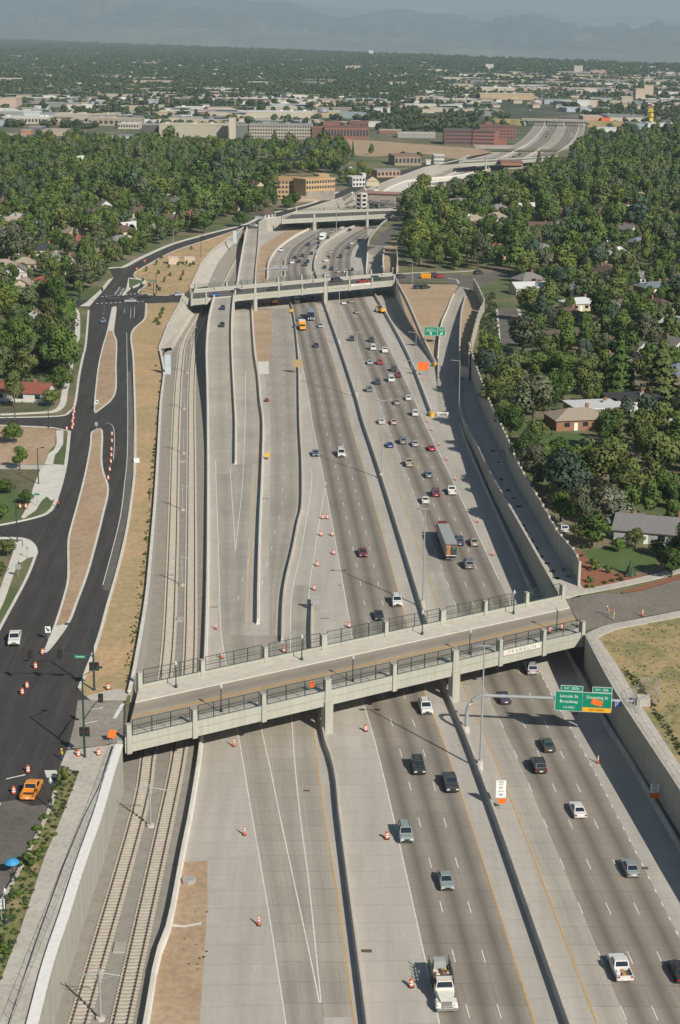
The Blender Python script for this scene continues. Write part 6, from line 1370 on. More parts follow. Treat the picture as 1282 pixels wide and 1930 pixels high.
p = P(503, 757, .01); root = thing('compressor', 'small red and black machine on the shoulder left of the white barrier', 'machine', p, .3); mb = MB(); mb.box((0, 0, .6), (1.0, 1.6, .7), 0, 0, .85); part('body', mb.mesh('body', RCAB), root); mb = MB(); mb.box((0, 1.3, .4), (.1, 1.2, .1)); part('tow_bar', mb.mesh('tow_bar', BLACK), root); wheels_at(root, [(-.55, 0), (.55, 0)], .3, .2)
for i in range(6):
    mb = MB(); mb.tube([(0, 0, 0), (.05, 0, 1.7)], .16, 6); mb.box((0, 0, .1), (.7, .7, .2)); tag(obj('sign_stand', mb, CONCD, None, P(793 + 3.2 * (i % 3), 722 - 5 * (i // 3), .01)), 'grey upright stand in the small cluster below the orange sign', 'stand', 'cluster of grey stands below the orange sign')
mb = MB(); mb.box((0, 0, .8), (3.4, .3, .4)); mb.box((-1.4, 0, .3), (.4, .5, .6)); mb.box((1.4, 0, .3), (.4, .5, .6)); tag(obj('road_block', mb, [CONC2], None, P(835, 783, .01)), 'white barricade beside the yellow cushion of the long right barrier', 'barricade')
# blue canopy at the lower left
p = P(24, 1650, S + .02); root = thing('parasol', 'blue round canopy on a pole standing at the kerb, lower left', 'parasol', p); mb = MB(); mb.lathe([(.98, 1.8), (.7, 2.1), (.35, 2.28), (0, 2.34)], 12); part('canopy', mb.mesh('canopy', M('blue canopy', (.05, .30, .55), .6, .15, 2, 0, True)), root); mb = MB(); mb.tube([(0, 0, 0), (0, 0, 2.4)], .04, 6); mb.lathe([(.35, 0), (.35, .12), (0, .14)], 8); part('pole', mb.mesh('pole', BLACK), root)
# ------------------------------------------------------------------ people
def person(px, py, z, rz, label, top, legs, lean=0.0, hat=None, arm=.5):
    p = P(px, py, z); root = thing('person', label, 'person', p, rz); s_ = 1.0
    J = [(0, 0, .93), (0, lean * .35, 1.18), (0, lean * .7, 1.42), (0, lean, 1.52), (0, lean + .02, 1.62), (0, lean + .03, 1.74), (-.2, lean * .7, 1.40), (-.27, lean * .6 + .04, 1.12), (-.25, lean * .6 + .04 + .22 * arm, .9 + .1 * arm), (.2, lean * .7, 1.40), (.27, lean * .6 + .04, 1.12), (.25, lean * .6 + .2 * arm, .9 + .12 * arm), (-.1, .0, .88), (-.12, .05, .5), (-.13, -.02, .08), (-.13, .13, .04), (.1, 0, .88), (.12, -.04, .5), (.13, -.12, .08), (.13, .04, .04)]
    ED = [(0, 1), (1, 2), (2, 3), (3, 4), (4, 5), (2, 6), (6, 7), (7, 8), (2, 9), (9, 10), (10, 11), (0, 12), (12, 13), (13, 14), (14, 15), (0, 16), (16, 17), (17, 18), (18, 19)]
    RD = [.15, .14, .16, .06, .10, .075, .075, .055, .04, .075, .055, .04, .1, .07, .05, .045, .1, .07, .05, .045]
    me = bpy.data.meshes.new('body'); me.from_pydata(J, ED, []); o = bpy.data.objects.new('body', me); COL.objects.link(o)
    sk = o.modifiers.new('skin', 'SKIN'); o.modifiers.new('sub', 'SUBSURF').levels = 1
    for i, v in enumerate(me.skin_vertices[0].data): v.radius = (RD[i], RD[i]); v.use_root = i == 0
    dg = bpy.context.evaluated_depsgraph_get(); m2 = bpy.data.meshes.new_from_object(o.evaluated_get(dg)); m2.name = 'body'
    COL.objects.unlink(o); bpy.data.objects.remove(o)
    m2.materials.clear(); [m2.materials.append(m) for m in (M('skin', (.35, .2, .14), .6, .1, 3, 0, True), top, legs, BLACK)]
    for f in m2.polygons:
        c = f.center; f.material_index = 3 if c.z < .12 else 2 if (c.z < .95 and abs(c.x) < .24) else 0 if (c.z > 1.5 or (abs(c.x) > .22 and c.z < 1.1)) else 1
    part('body', m2, root)
    if hat is not None:
        mb = MB(); mb.lathe([(.17, 1.76), (.16, 1.78), (.125, 1.80), (.11, 1.88), (0, 1.93)], 10, (0, lean + .03, 0)); part('hat', mb.mesh('hat', hat), root)
    return root
JEAN = M('blue jeans', (.05, .09, .2), .9, .1, 3, 0, True); VEST = M('lime vest', (.55, .75, .05), .6, .06, 3, 0, True); OVEST = M('orange vest', (.9, .2, .05), .6, .06, 3, 0, True); HATY = M('yellow hat', (.8, .55, .05), .4, .05, 1, 0, True); TANP = M('tan trousers', (.4, .33, .24), .9, .1, 3, 0, True)
person(117, 1433, S + .02, 2.4, 'person in yellow top and blue jeans standing by the corner signal mast', M('yellow top', (.7, .5, .05), .7, .1, 3, 0, True), JEAN, 0, HATY)
person(1147, 1160, S + .03, 1.9, 'person in orange vest stooping over the road joint at the right bridge end', OVEST, TANP, .3, SWHITE)
person(1156, 1168, S + .03, -1.2, 'person in lime vest on the sidewalk at the right bridge end', VEST, M('pale trousers', (.5, .5, .48), .9, .1, 3, 0, True), 0, ORANGE)
cyc = person(110, 957, S + .02, 2.9, 'person in red and white on the road edge by the concrete driveway', M('red jersey', (.6, .1, .06), .7, .1, 3, 0, True), BLACK, .15, SWHITE)

# ================================================================== TREES
LEAFC = {'dark green': (.054, .096, .020), 'mid green': (.090, .142, .030), 'olive green': (.115, .143, .042), 'yellow-green': (.142, .170, .036), 'grey-green': (.108, .124, .070), 'blue-green': (.065, .098, .066), 'silver-green': (.20, .215, .15)}
def M_leafcol(name):
    m, nt, b = nodes(name); o = nt.nodes.new('ShaderNodeObjectInfo')
    f = noise(nt, pos_coord(nt), .35, 4, .7); c = mixc(nt, .42, o.outputs['Color'], ramp(nt, f, [(.3, (.30, .32, .28)), (.7, (.70, .68, .60))]), 'OVERLAY')
    nt.links.new(c, b.inputs['Base Color']); b.inputs['Roughness'].default_value = .7; b.inputs['Specular IOR Level'].default_value = .25
    return m
LEAF1 = M_leafcol('tree leaves'); LEAF2 = M_leaf('canopy leaves', [mul(LEAFC[k], 1.1) for k in ('dark green', 'mid green', 'olive green', 'dark green', 'mid green', 'blue-green', 'olive green', 'grey-green', 'mid green', 'yellow-green', 'dark green', 'mid green')])
LEAF3 = M_leaf('far leaves', [(.050, .080, .032), (.068, .100, .038), (.085, .104, .048), (.056, .085, .042)], .02)
def leaf_mesh(name, seed, n, size, shape, mat, lobes=16):
    """crown about 6 m in radius and 9 m tall with its foot at z = 0, made of many small leaf clumps"""
    r = np.random.default_rng(seed); pos, nor = [], []
    if shape == 'cone':
        t = r.random(n) ** 1.35; a = r.random(n) * 2 * np.pi; k = 1 + .22 * np.sin(a * 7 + t * 40)
        rad = (1 - t) ** .85 * 3.1 * k * (.72 + .36 * r.random(n)) * (.8 + .25 * np.sin(t * 46)); z = t * 11.5
        pos = np.stack([rad * np.cos(a), rad * np.sin(a), z], 1); nor = np.stack([np.cos(a), np.sin(a), .45 + 0 * a], 1)
    else:
        R0, H0 = (6.0, 9.0) if shape == 'broad' else (4.6, 10.5)
        L_ = []
        for i in range(lobes):
            a = r.random() * 2 * np.pi; q = r.random() ** .6; z = r.random()
            prof = np.sin(np.pi * min(1, .22 + .74 * z)) ** .7
            rr = (R0 - 2.2) * q * prof; L_.append((rr * np.cos(a), rr * np.sin(a), 1.9 + (H0 - 3.6) * z, 1.5 + 1.25 * r.random()))
        w = np.array([l[3] ** 2 for l in L_]); w /= w.sum(); li = r.choice(len(L_), n, p=w); Lb = np.array(L_)[li]
        d = r.normal(size=(n, 3)); d[:, 2] += .25; d /= np.linalg.norm(d, axis=1)[:, None]
        rad = Lb[:, 3] * (.74 + .34 * r.random(n)); sq = np.array([1, 1, .85]); pos = Lb[:, :3] + d * rad[:, None] * sq; nor = d
    out0 = nor / np.linalg.norm(nor, axis=1)[:, None]; nor = nor + r.normal(size=(n, 3)) * .5; nor /= np.linalg.norm(nor, axis=1)[:, None]
    up = np.tile([0, 0, 1.0], (n, 1)) + r.normal(size=(n, 3)) * .5; u = np.cross(nor, up); u /= np.linalg.norm(u, axis=1)[:, None]; v = np.cross(nor, u)
    s = size * (.6 + .8 * r.random(n))[:, None]; s2 = s * (.55 + .4 * r.random(n))[:, None]
    V = np.concatenate([pos - u * s - v * s2 * .4, pos + u * s * .3 - v * s2, pos + u * s + v * s2 * .3, pos - u * s * .2 + v * s2], 1).reshape(-1, 3)
    me = bpy.data.meshes.new(name); me.vertices.add(4 * n); me.vertices.foreach_set('co', V.ravel().astype(np.float32))
    me.loops.add(4 * n); me.loops.foreach_set('vertex_index', np.arange(4 * n, dtype=np.int32)); me.polygons.add(n)
    me.polygons.foreach_set('loop_start', np.arange(0, 4 * n, 4, dtype=np.int32)); me.update(calc_edges=True); me.polygons.foreach_set('use_smooth', [True] * n)
    sm = out0 * 1.0 + nor * .38; sm /= np.linalg.norm(sm, axis=1)[:, None]; me.normals_split_custom_set_from_vertices(np.repeat(sm, 4, 0).tolist()); me.materials.append(mat); return me
def trunk_mesh(seed, h=6.0, r=.32):
    rr = random.Random(seed); mb = MB(); mb.tube([(0, 0, -.2), (0, 0, h * .45), (rr.uniform(-.3, .3), rr.uniform(-.3, .3), h)], [r * 1.25, r * .8, r * .35], 7)
    for k in range(4):
        a = rr.random() * 6.28; z = h * rr.uniform(.38, .6); mb.tube([(0, 0, z), (1.2 * math.cos(a), 1.2 * math.sin(a), z + 1.3), (2.6 * math.cos(a), 2.6 * math.sin(a), z + 3)], [r * .5, r * .35, r * .12], 5)
    return mb.mesh('trunk', BARK)
CROWN = {'broad': [leaf_mesh('crown', 10 + i, 2600, .36, 'broad', LEAF1, 15 + 2 * i) for i in range(4)], 'oval': [leaf_mesh('crown', 30 + i, 2300, .34, 'oval', LEAF1, 14 + i) for i in range(2)], 'cone': [leaf_mesh('crown', 50 + i, 2400, .34, 'cone', LEAF1) for i in range(2)]}
TRUNK = [trunk_mesh(k) for k in range(3)]
BUSH = [leaf_mesh('crown', 70 + i, 420, .75, 'broad', LEAF1, 7) for i in range(2)]
WORD = {'broad': 'broad', 'oval': 'upright', 'cone': 'conical'}
def tree(x, y, z, R_, Hh, shape, colr, label, group, name=None):
    nm = name or ('conifer_tree' if shape == 'cone' else 'leafy_tree')
    root = thing(nm, label, 'tree', (x, y, z), random.random() * 6.28, group); r0, h0 = {'broad': (6.2, 9.3), 'oval': (4.9, 10.8), 'cone': (3.2, 11.5)}[shape]
    base = Hh * (.22 if shape != 'cone' else .06); k = random.uniform(.75, 1.3)
    o = link('crown', random.choice(CROWN[shape]), root, (0, 0, base)); o.scale = (R_ / r0, R_ / r0 * random.uniform(.85, 1.1), (Hh - base) / h0)
    c = LEAFC[colr]; o.color = (c[0] * k, c[1] * k, c[2] * k, 1)
    t = link('trunk', random.choice(TRUNK), root); t.scale = (R_ / 6, R_ / 6, Hh * .62 / 6); return root
def bush(x, y, z, R_, Hh, colr, label, group=None, cat='shrub', name='shrub'):
    o = link(name, random.choice(BUSH), None, (x, y, z - .12 * Hh), random.random() * 6.28); o.scale = (R_ / 6, R_ / 6, Hh / 8.6); c = LEAFC[colr]; o.color = (*c, 1); return tag(o, label, cat, group)

# ------------------------------------------------------------------ houses
def roof_mat(c, nm): return M('roof ' + nm, c, .85, .15, 1.5)
ROOFC = {'grey': (.21, .20, .19), 'brown': (.12, .08, .06), 'red': (.26, .085, .06), 'white': (.60, .61, .60), 'black': (.045, .045, .05), 'tan': (.34, .28, .22), 'blue-grey': (.17, .20, .23)}
WALLC = {'brick': (.30, .15, .09), 'white': (.62, .61, .57), 'cream': (.55, .48, .33), 'tan': (.42, .32, .22), 'grey': (.36, .36, .35)}
def house_parts(w, d, h, rh, kind, rc, wc):
    """wall, roof, chimney, windows and a door; the ridge runs along X"""
    ps = []; mb = MB(); mb.box((0, 0, h / 2), (w, d, h))
    if kind == 'gable':
        for s_ in (-1, 1): x = s_ * w / 2; mb.face([(x, -d / 2, h), (x, d / 2, h), (x, 0, h + rh)] if s_ > 0 else [(x, d / 2, h), (x, -d / 2, h), (x, 0, h + rh)])
    ps.append(('wall', mb.mesh('wall', M('house wall ' + wc, WALLC[wc], .9, .12, 1.2))))
    mb = MB(); e = .5; W_, D_ = w / 2 + e, d / 2 + e; sl_ = rh * e / (d / 2)
    if kind == 'flat':
        mb.box((0, 0, h + .2), (w + .8, d + .8, .4)); mb.box((w * .2, d * .1, h + .7), (1.2, 1.0, .7), 0, 1)
    else:
        xr = w / 2 + e if kind == 'gable' else max(w / 2 - d / 2, .3)
        t = .18
        a, b, c, f = Vector((-W_, -D_, h - sl_)), Vector((W_, -D_, h - sl_)), Vector((W_, D_, h - sl_)), Vector((-W_, D_, h - sl_)); g1, g2 = Vector((-xr, 0, h + rh)), Vector((xr, 0, h + rh)); T = Vector((0, 0, t))
        for fc in ([a, b, g2, g1], [c, f, g1, g2], [b, c, g2], [f, a, g1]):
            if kind == 'gable' and len(fc) == 3: continue
            mb.face([p + T for p in fc])
        for p, q in ((a, b), (b, c), (c, f), (f, a)): mb.face([p, q, q + T, p + T])
        if kind == 'gable':
            for s_, p, q, g in ((1, b, c, g2), (-1, f, a, g1)): mb.face([p, g, g + T, p + T]); mb.face([g, q, q + T, g + T])
            mb.face([a, g1, g2, b]); mb.face([c, g2, g1, f])
    ps.append(('roof', mb.mesh('roof', [roof_mat(ROOFC[rc], rc), STEEL])))
    mb = MB(); mb.box((w * .22, d * .12, h + rh * .8 + .5), (.8, .7, 1.8)); ps.append(('chimney', mb.mesh('chimney', M('house wall brick', WALLC['brick'], .9, .12, 1.2))))
    for s_ in (-1, 1):
        for k in (-.3, .05, .34):
            mb = MB(); mb.box((k * w, s_ * (d / 2 + .01), h * .55), (1.5, .06, 1.2)); ps.append(('window', mb.mesh('window', GLASS)))
    mb = MB(); mb.box((-.13 * w, -(d / 2 + .01), 1.05), (1.0, .07, 2.1)); ps.append(('door', mb.mesh('door', SWHITE)))
    return ps
HP = {}
GRID = fang
def house(px, py, label, w=12, d=9, h=3.0, rh=2.2, kind='hip', rc='grey', wc='brick', rot=0.0, group=None, loc=None):
    loc = loc or P(px, py, S); key = (w, d, h, rh, kind, rc, wc)
    if key not in HP: HP[key] = house_parts(*key)
    root = thing('house', label, 'house', loc, GRID + rot, group)
    for nm, me in HP[key]: link(nm, me, root)
    HOUSES.append((loc.x, loc.y, max(w, d) / 2 + 1.0, h)); return root
HOUSES = []
HH = math.pi / 2
NEARH = [(1086, 803, 'brick house with tan hipped roof and flower bed, right of the noise wall', 15, 10, 3.0, 2.0, 'hip', 'tan', 'brick', -.35), (1122, 783, 'flat white-roofed house behind the tan roofed brick house', 15, 11, 3.0, .5, 'flat', 'white', 'tan', -.35), (1192, 768, 'house with black flat roof right of the white-roofed house', 15, 11, 3, .5, 'flat', 'black', 'white', -.35), (1243, 1012, 'grey-roofed ranch house with lawn and mulch beds at the right edge', 18, 12, 2.6, 1.9, 'gable', 'grey', 'grey', -.85), (1180, 1002, 'pale carport roof behind the silver tree on the right', 8, 7, 2.8, .4, 'flat', 'grey', 'white', -.6),
    (998, 553, 'long white-roofed cream house right of the cul-de-sac top', 15, 9, 3, 1.8, 'gable', 'white', 'cream', -.3), (1068, 608, 'house with dark brown hipped roof and tan wall', 14, 11, 3, 2.6, 'hip', 'brown', 'tan', -.2), (1092, 583, 'white-roofed bungalow just above the dark brown roof', 13, 9, 3, 1.6, 'hip', 'white', 'cream', -.2), (1054, 648, 'brown roofed house with brick chimney among trees right of the cul-de-sac', 13, 9, 3, 1.8, 'gable', 'brown', 'brick', -.2), (1198, 688, 'narrow white two-storey house between dark conifers', 7, 7, 5.5, 2.5, 'gable', 'grey', 'white', HH), (1266, 668, 'white gabled house at the right edge beside the dark conifers', 9, 7, 3.5, 2.5, 'gable', 'grey', 'white', HH), (1278, 715, 'teal-grey roofed house cut off by the right edge', 11, 9, 3, 2, 'hip', 'blue-grey', 'grey', 0),
    (1232, 552, 'low house with blue-grey roof near the right edge', 14, 9, 3, 1.6, 'hip', 'blue-grey', 'brick', -.2), (1160, 488, 'white-roofed garage deep in the right trees', 10, 8, 3.2, 2.2, 'gable', 'white', 'white', .5), (1203, 466, 'grey-roofed house above the white-roofed garage', 11, 8, 3, 2, 'hip', 'blue-grey', 'grey', 0), (1018, 446, 'brown-roofed house with white timbered gable in the right trees', 12, 8, 4.5, 3.2, 'gable', 'brown', 'white', -.6), (1200, 535, 'small house with white side wall in the shade of the right trees', 8, 7, 3.2, 1.8, 'gable', 'grey', 'white', 0), (1205, 380, 'pale house high in the right trees', 10, 8, 4, 2, 'hip', 'tan', 'white', 0), (1235, 405, 'white-walled house far up the right trees', 11, 8, 3.2, 2, 'hip', 'grey', 'white', 0), (1180, 400, 'brick house far up the right trees', 10, 8, 3.2, 2, 'hip', 'red', 'brick', 0), (960, 345, 'dark red flat-roofed brick building beside the highway trees', 16, 12, 6.5, .4, 'flat', 'red', 'brick', 0),
    (42, 752, 'red-roofed house with white garage wall on the left, above the upper side street', 17, 8, 2.8, 2.0, 'gable', 'red', 'white', -.7), (88, 545, 'long red-roofed brick house left of the crossroads', 14, 9, 3, 2.2, 'hip', 'red', 'brick', -.55), (45, 552, 'cream gabled house in front of the red-roofed house', 8, 8, 3.4, 2.6, 'gable', 'tan', 'cream', HH - .6), (8, 512, 'tan-roofed white house at the left edge', 11, 8, 3.2, 2.2, 'hip', 'tan', 'white', -.4), (47, 508, 'tan hip-roofed house second from the left edge', 10, 8, 3.2, 2.2, 'hip', 'tan', 'tan', -.4), (38, 524, 'white gabled house between the tan roofs', 8, 7, 3.2, 2.2, 'gable', 'grey', 'white', HH - .5), (126, 514, 'two-storey cream house behind the red-roofed house', 8, 7, 5.6, 2, 'hip', 'tan', 'cream', -.4), (84, 480, 'house with dark grey hip roof among the left trees', 11, 9, 3, 2.4, 'hip', 'black', 'cream', -.3), (14, 462, 'large tan two-storey house at the left edge', 13, 11, 6, 3, 'hip', 'grey', 'cream', -.4), (148, 466, 'red-roofed house with white garage end in the left trees', 12, 7, 3.0, 2, 'gable', 'red', 'white', .6), (243, 437, 'white-roofed house beside the frontage road trees', 11, 8, 3, 2.2, 'gable', 'white', 'white', .3), (198, 398, 'white gabled house in the middle of the left trees', 9, 8, 3.6, 3, 'gable', 'grey', 'white', HH - .2), (186, 410, 'dark red-brown roofed house in the left trees', 12, 8, 3.2, 2.5, 'hip', 'brown', 'brick', -.3), (355, 418, 'brick house with tan roof by the small car park', 11, 8, 3.4, 2.4, 'hip', 'red', 'tan', 0), (372, 318, 'white gabled house far up the left trees', 10, 8, 4, 3, 'gable', 'grey', 'white', HH - .3), (408, 340, 'bright white gabled house in the upper left trees', 10, 8, 4, 3, 'gable', 'grey', 'white', HH - .3), (155, 308, 'pale grey-roofed house in the upper left trees', 16, 10, 3.6, 2.4, 'hip', 'white', 'brick', 0), (25, 428, 'orange brick house at the left edge', 10, 8, 3.4, 2.2, 'gable', 'tan', 'brick', 0), (484, 365, 'cream gabled house left of the timber framed block', 10, 8, 5, 3, 'gable', 'brown', 'cream', HH), (700, 350, 'brown gabled house right of the white building', 10, 9, 4, 3, 'gable', 'brown', 'cream', HH - .4), (655, 330, 'house with grey gable left of the white building', 9, 8, 4, 3, 'gable', 'grey', 'white', HH), (500, 412, 'pale bungalow under trees beside the frontage road', 10, 7, 3, 2, 'hip', 'brown', 'white', .4)]
for a in NEARH: house(*a)
ELE = 0
REGL = PS([(-520, 770), (60, 757), (112, 735), (124, 690), (124, 655), (134, 600), (136, 585), (180, 548), (203, 512), (225, 500), (275, 477), (330, 452), (400, 432), (470, 414), (505, 397), (560, 382), (640, 352), (700, 335), (800, 300), (640, 294), (630, 288), (500, 286), (300, 281), (0, 276), (-520, 270)])
REGR = PS([(905, 512), (960, 508), (975, 545), (992, 585), (992, 655), (935, 668), (905, 675), (897, 700), (935, 790), (987, 880), (1050, 978), (1092, 1040), (1110, 1030), (1190, 1022), (1250, 1050), (1300, 1066), (1950, 930), (1950, 225), (1112, 268), (1098, 295), (1075, 318), (1010, 334), (960, 352), (900, 368), (850, 378), (800, 389), (764, 410), (768, 445), (768, 480), (758, 506), (800, 509)])
LP, RP = [(p.x, p.y) for p in REGL], [(p.x, p.y) for p in REGR]
XPOLY = [[(p.x, p.y) for p in PS(q)] for q in ([(930, 578), (990, 575), (990, 655), (935, 655)], [(990, 812), (1140, 812), (1140, 848), (985, 848)], [(1095, 1005), (1200, 1010), (1250, 1090), (1095, 1120)], [(945, 825), (990, 845), (990, 895), (960, 885)], [(985, 845), (1135, 845), (1135, 872), (1000, 880)], [(970, 553), (1026, 556), (1026, 592), (972, 592)], [(515, 330), (640, 325), (655, 395), (520, 400)], [(405, 415), (500, 404), (500, 425), (405, 440)], [(650, 262), (905, 262), (905, 345), (650, 330)], [(-60, 752), (100, 752), (100, 790), (-60, 790)])]
# more houses scattered along the street grid inside both neighbourhoods
hr = random.Random(5); cand = []
for reg, bx in ((LP, (-620, 60, 520, 1950)), (RP, (60, 720, 420, 2250))):
    for gx in range(-60, 60):
        for gy in range(-10, 140):
            u, v = gx * 24.0, gy * 40.0; x = u * math.cos(GRID) - v * math.sin(GRID) + hr.uniform(-4, 4); y = u * math.sin(GRID) + v * math.cos(GRID) + hr.uniform(-4, 4)
            if not (bx[0] < x < bx[1] and bx[2] < y < bx[3]) or not inside(reg, x, y): continue
            if any(inside(q, x, y) for q in XPOLY) or any((x - a) ** 2 + (y - b) ** 2 < (r + 9) ** 2 for a, b, r, _ in HOUSES): continue
            if min(abs(x - EL.x(y)), abs(x - ER.x(y))) < 26 or any(inside(asph2, x + a, y + b) for a in (-13, 13) for b in (-13, 13)): continue
            if abs(x) / y > .235: continue
            cand.append((y, x))
cand.sort(); hn = {}
HV = [('hip', 'grey', 'brick'), ('gable', 'grey', 'white'), ('hip', 'tan', 'brick'), ('gable', 'white', 'white'), ('hip', 'brown', 'tan'), ('hip', 'brown', 'cream'), ('gable', 'grey', 'cream')]
restH = []
for i, (y, x) in enumerate(cand):
    k, rc, wc = hr.choice(HV)
    if i < 100:
        side = 'left' if x < 0 else 'right'; key = (side, rc, wc); hn[key] = hn.get(key, 0) + 1; n = hn[key]
        lab = '%s-walled house with %s %s roof among the %s trees, ' % (wc, rc, 'hipped' if k == 'hip' else 'gabled', side) + ('%s nearest of its kind' % LN[n - 1] if n <= 20 else 'far up the slope of crowns')
        house(0, 0, lab, 12, 8.5, 3.2, 2.4, k, rc, wc, hr.choice([0, HH]), 'houses among the trees', Vector((x, y, S)))
    elif i % 3 == 0: restH.append((x, y, k, rc, wc))

# ------------------------------------------------------------------ tree places
tr_ = random.Random(11); PL = []; cell = {}
HC = {}
for i, (a, b, r, hh) in enumerate(HOUSES): HC.setdefault((int(a // 40), int(b // 40)), []).append((a, b, r, hh if i < len(NEARH) or i % 4 == 0 else 99))
def blocked(x, y, r):
    for i in (-1, 0, 1):
        for j in (-1, 0, 1):
            for a, b, q, hh in HC.get((int(x // 40) + i, int(y // 40) + j), ()):
                if (x - a) ** 2 + (y - b) ** 2 < (q + r * .55) ** 2: return True
    for ang_ in range(8):
        px_, py_ = x + r * .6 * math.cos(ang_ * .785), y + r * .6 * math.sin(ang_ * .785)
        if inside(asph2, px_, py_): return True
    if EL.x(y) - r * .4 < x < ER.x(y) + r * .3 and y < 1650: return True
    if any(inside(q, x, y) for q in XPOLY): return True
    return False
def low_cap(x, y, r):                             # how tall a tree may grow before it hides the house behind it
    cap = 99.0
    for i in (-1, 0, 1):
        for j in (-3, -2, -1, 0):
            for a, b, q, hh in HC.get((int(x // 40) + i, int(y // 40) - j), ()):
                L_ = math.hypot(a, b); tx, ty = -a / L_, -b / L_; du = (x - a) * tx + (y - b) * ty; dv = abs((x - a) * ty - (y - b) * tx)
                if 0 < du < 110 and dv < q * .75 + r * .5: cap = min(cap, hh * .75 + du * 100 / L_)
    return cap
def try_tree(x, y, r, f=.72):
    c = (int(x // 12), int(y // 12))
    for i in (-1, 0, 1):
        for j in (-1, 0, 1):
            for a, b, q in cell.get((c[0] + i, c[1] + j), ()):
                if (x - a) ** 2 + (y - b) ** 2 < (f * (r + q)) ** 2: return False
    cell.setdefault(c, []).append((x, y, r)); return True
MAN = [(1150, 925, 8.0, 13, 'broad', 'olive green'), (1240, 905, 7.5, 13, 'broad', 'olive green'), (1146, 992, 6.0, 8.8, 'broad', 'silver-green'), (1115, 1034, 5.2, 7.8, 'broad', 'mid green'), (1060, 935, 7, 11, 'broad', 'dark green'), (1095, 905, 6, 9.5, 'broad', 'mid green'), (1265, 1088, 4.6, 6.5, 'broad', 'dark green'), (1197, 1034, 2.6, 4.4, 'broad', 'olive green'), (1238, 1048, 2.6, 3.6, 'broad', 'dark green'), (1165, 1040, 2.0, 3.0, 'broad', 'mid green'), (1275, 1050, 3, 5, 'broad', 'mid green'), (975, 712, 7, 8.5, 'broad', 'olive green'), (930, 700, 5.5, 7.5, 'broad', 'olive green'), (1005, 800, 8, 14, 'broad', 'grey-green'), (960, 765, 6.5, 12, 'broad', 'olive green'), (1020, 725, 6.5, 11, 'broad', 'mid green'), (1010, 840, 4.2, 7.0, 'broad', 'olive green'), (1165, 745, 5.2, 19, 'cone', 'dark green'), (1245, 758, 6.2, 20, 'cone', 'olive green'), (1105, 745, 7, 12, 'broad', 'olive green'), (1062, 735, 6, 12, 'broad', 'mid green'), (1050, 560, 5.5, 13, 'oval', 'blue-green'), (810, 470, 8, 15, 'broad', 'mid green'), (840, 490, 8, 14, 'broad', 'olive green'), (790, 500, 6, 12, 'broad', 'mid green'), (880, 495, 8, 14, 'broad', 'olive green'), (775, 465, 6.5, 14, 'broad', 'dark green'), (1180, 690, 6.5, 12, 'broad', 'mid green'), (1030, 600, 4.8, 8, 'broad', 'mid green'), (1130, 620, 7.5, 14, 'broad', 'dark green'), (1210, 630, 7, 13, 'broad', 'mid green'),
       (27, 836, 3.4, 5.6, 'broad', 'mid green'), (38, 886, 2.4, 6.2, 'oval', 'mid green'), (11, 930, 3.2, 3.6, 'broad', 'mid green'), (50, 950, 2.2, 3.6, 'broad', 'dark green'), (15, 1048, 2.6, 3.6, 'broad', 'olive green'), (-4, 1095, 3, 4, 'broad', 'olive green'), (-8, 980, 3.2, 4.5, 'broad', 'mid green'), (28, 768, 3.6, 11, 'oval', 'olive green'), (92, 690, 4.2, 12, 'cone', 'blue-green'), (115, 735, 4.5, 7.5, 'broad', 'mid green'), (98, 765, 3.6, 5.0, 'broad', 'olive green'), (62, 700, 5, 10, 'broad', 'grey-green'), (105, 655, 6.5, 11, 'broad', 'dark green'), (40, 655, 7, 12, 'broad', 'mid green'), (128, 700, 5, 8.5, 'broad', 'olive green'), (175, 512, 5.5, 10, 'broad', 'yellow-green'), (125, 622, 5, 9, 'broad', 'mid green'), (15, 590, 7, 12, 'broad', 'mid green'), (92, 538, 2.8, 7, 'cone', 'blue-green'), (385, 440, 6.5, 12, 'broad', 'dark green'), (452, 428, 5.5, 9, 'broad', 'dark green'), (296, 430, 3.4, 14, 'cone', 'blue-green'), (555, 392, 6.5, 10, 'broad', 'dark green'), (540, 398, 5, 8, 'broad', 'mid green')]
for x, y, r, h, sh, c in MAN:
    p = P(x, y, S); try_tree(p.x, p.y, r, 0); PL.append((p.x, p.y, r, h, sh, c, True))
CW = ['dark green'] * 3 + ['mid green'] * 5 + ['olive green'] * 4 + ['yellow-green', 'grey-green', 'blue-green']
for reg, bx, n in ((LP, (-600, 230, 500, 2050), 90000), (RP, (30, 760, 300, 2450), 80000)):
    for _ in range(n):
        t = tr_.random(); y = bx[2] + (bx[3] - bx[2]) * t ** .8; x = tr_.uniform(max(bx[0], -.29 * y), min(bx[1], .31 * y)); r = tr_.choice([2.8, 4.0, 5.0, 6.0, 7.0, 8.2]) * tr_.uniform(.9, 1.1)
        if not inside(reg, x, y) or not try_tree(x, y, r, .78 if y < 900 else .72): continue
        if blocked(x, y, r): cell[(int(x // 12), int(y // 12))].pop(); continue
        cap = low_cap(x, y, r)
        if cap < 3.2 or (cap < 6 and tr_.random() < .5): cell[(int(x // 12), int(y // 12))].pop(); continue
        r = min(r, cap / 1.75)
        sh = 'cone' if tr_.random() < .07 and y > 620 else 'oval' if tr_.random() < .16 else 'broad'
        if sh == 'cone': r *= .62
        PL.append((x, y, r, r * tr_.uniform(1.35, 2.1) + 1.5 if sh == 'broad' else r * 2.3 + 2 if sh == 'oval' else r * 3.6 + 2, sh if cap > 16 else 'broad', tr_.choice(CW) if sh != 'cone' else tr_.choice(['dark green', 'blue-green', 'blue-green']), False))
PL.sort(key=lambda t: t[2] / t[1] * (10 if t[6] else 1), reverse=True)
NT = 292; tn = {}
ind = sorted(PL[:NT], key=lambda t: t[1])
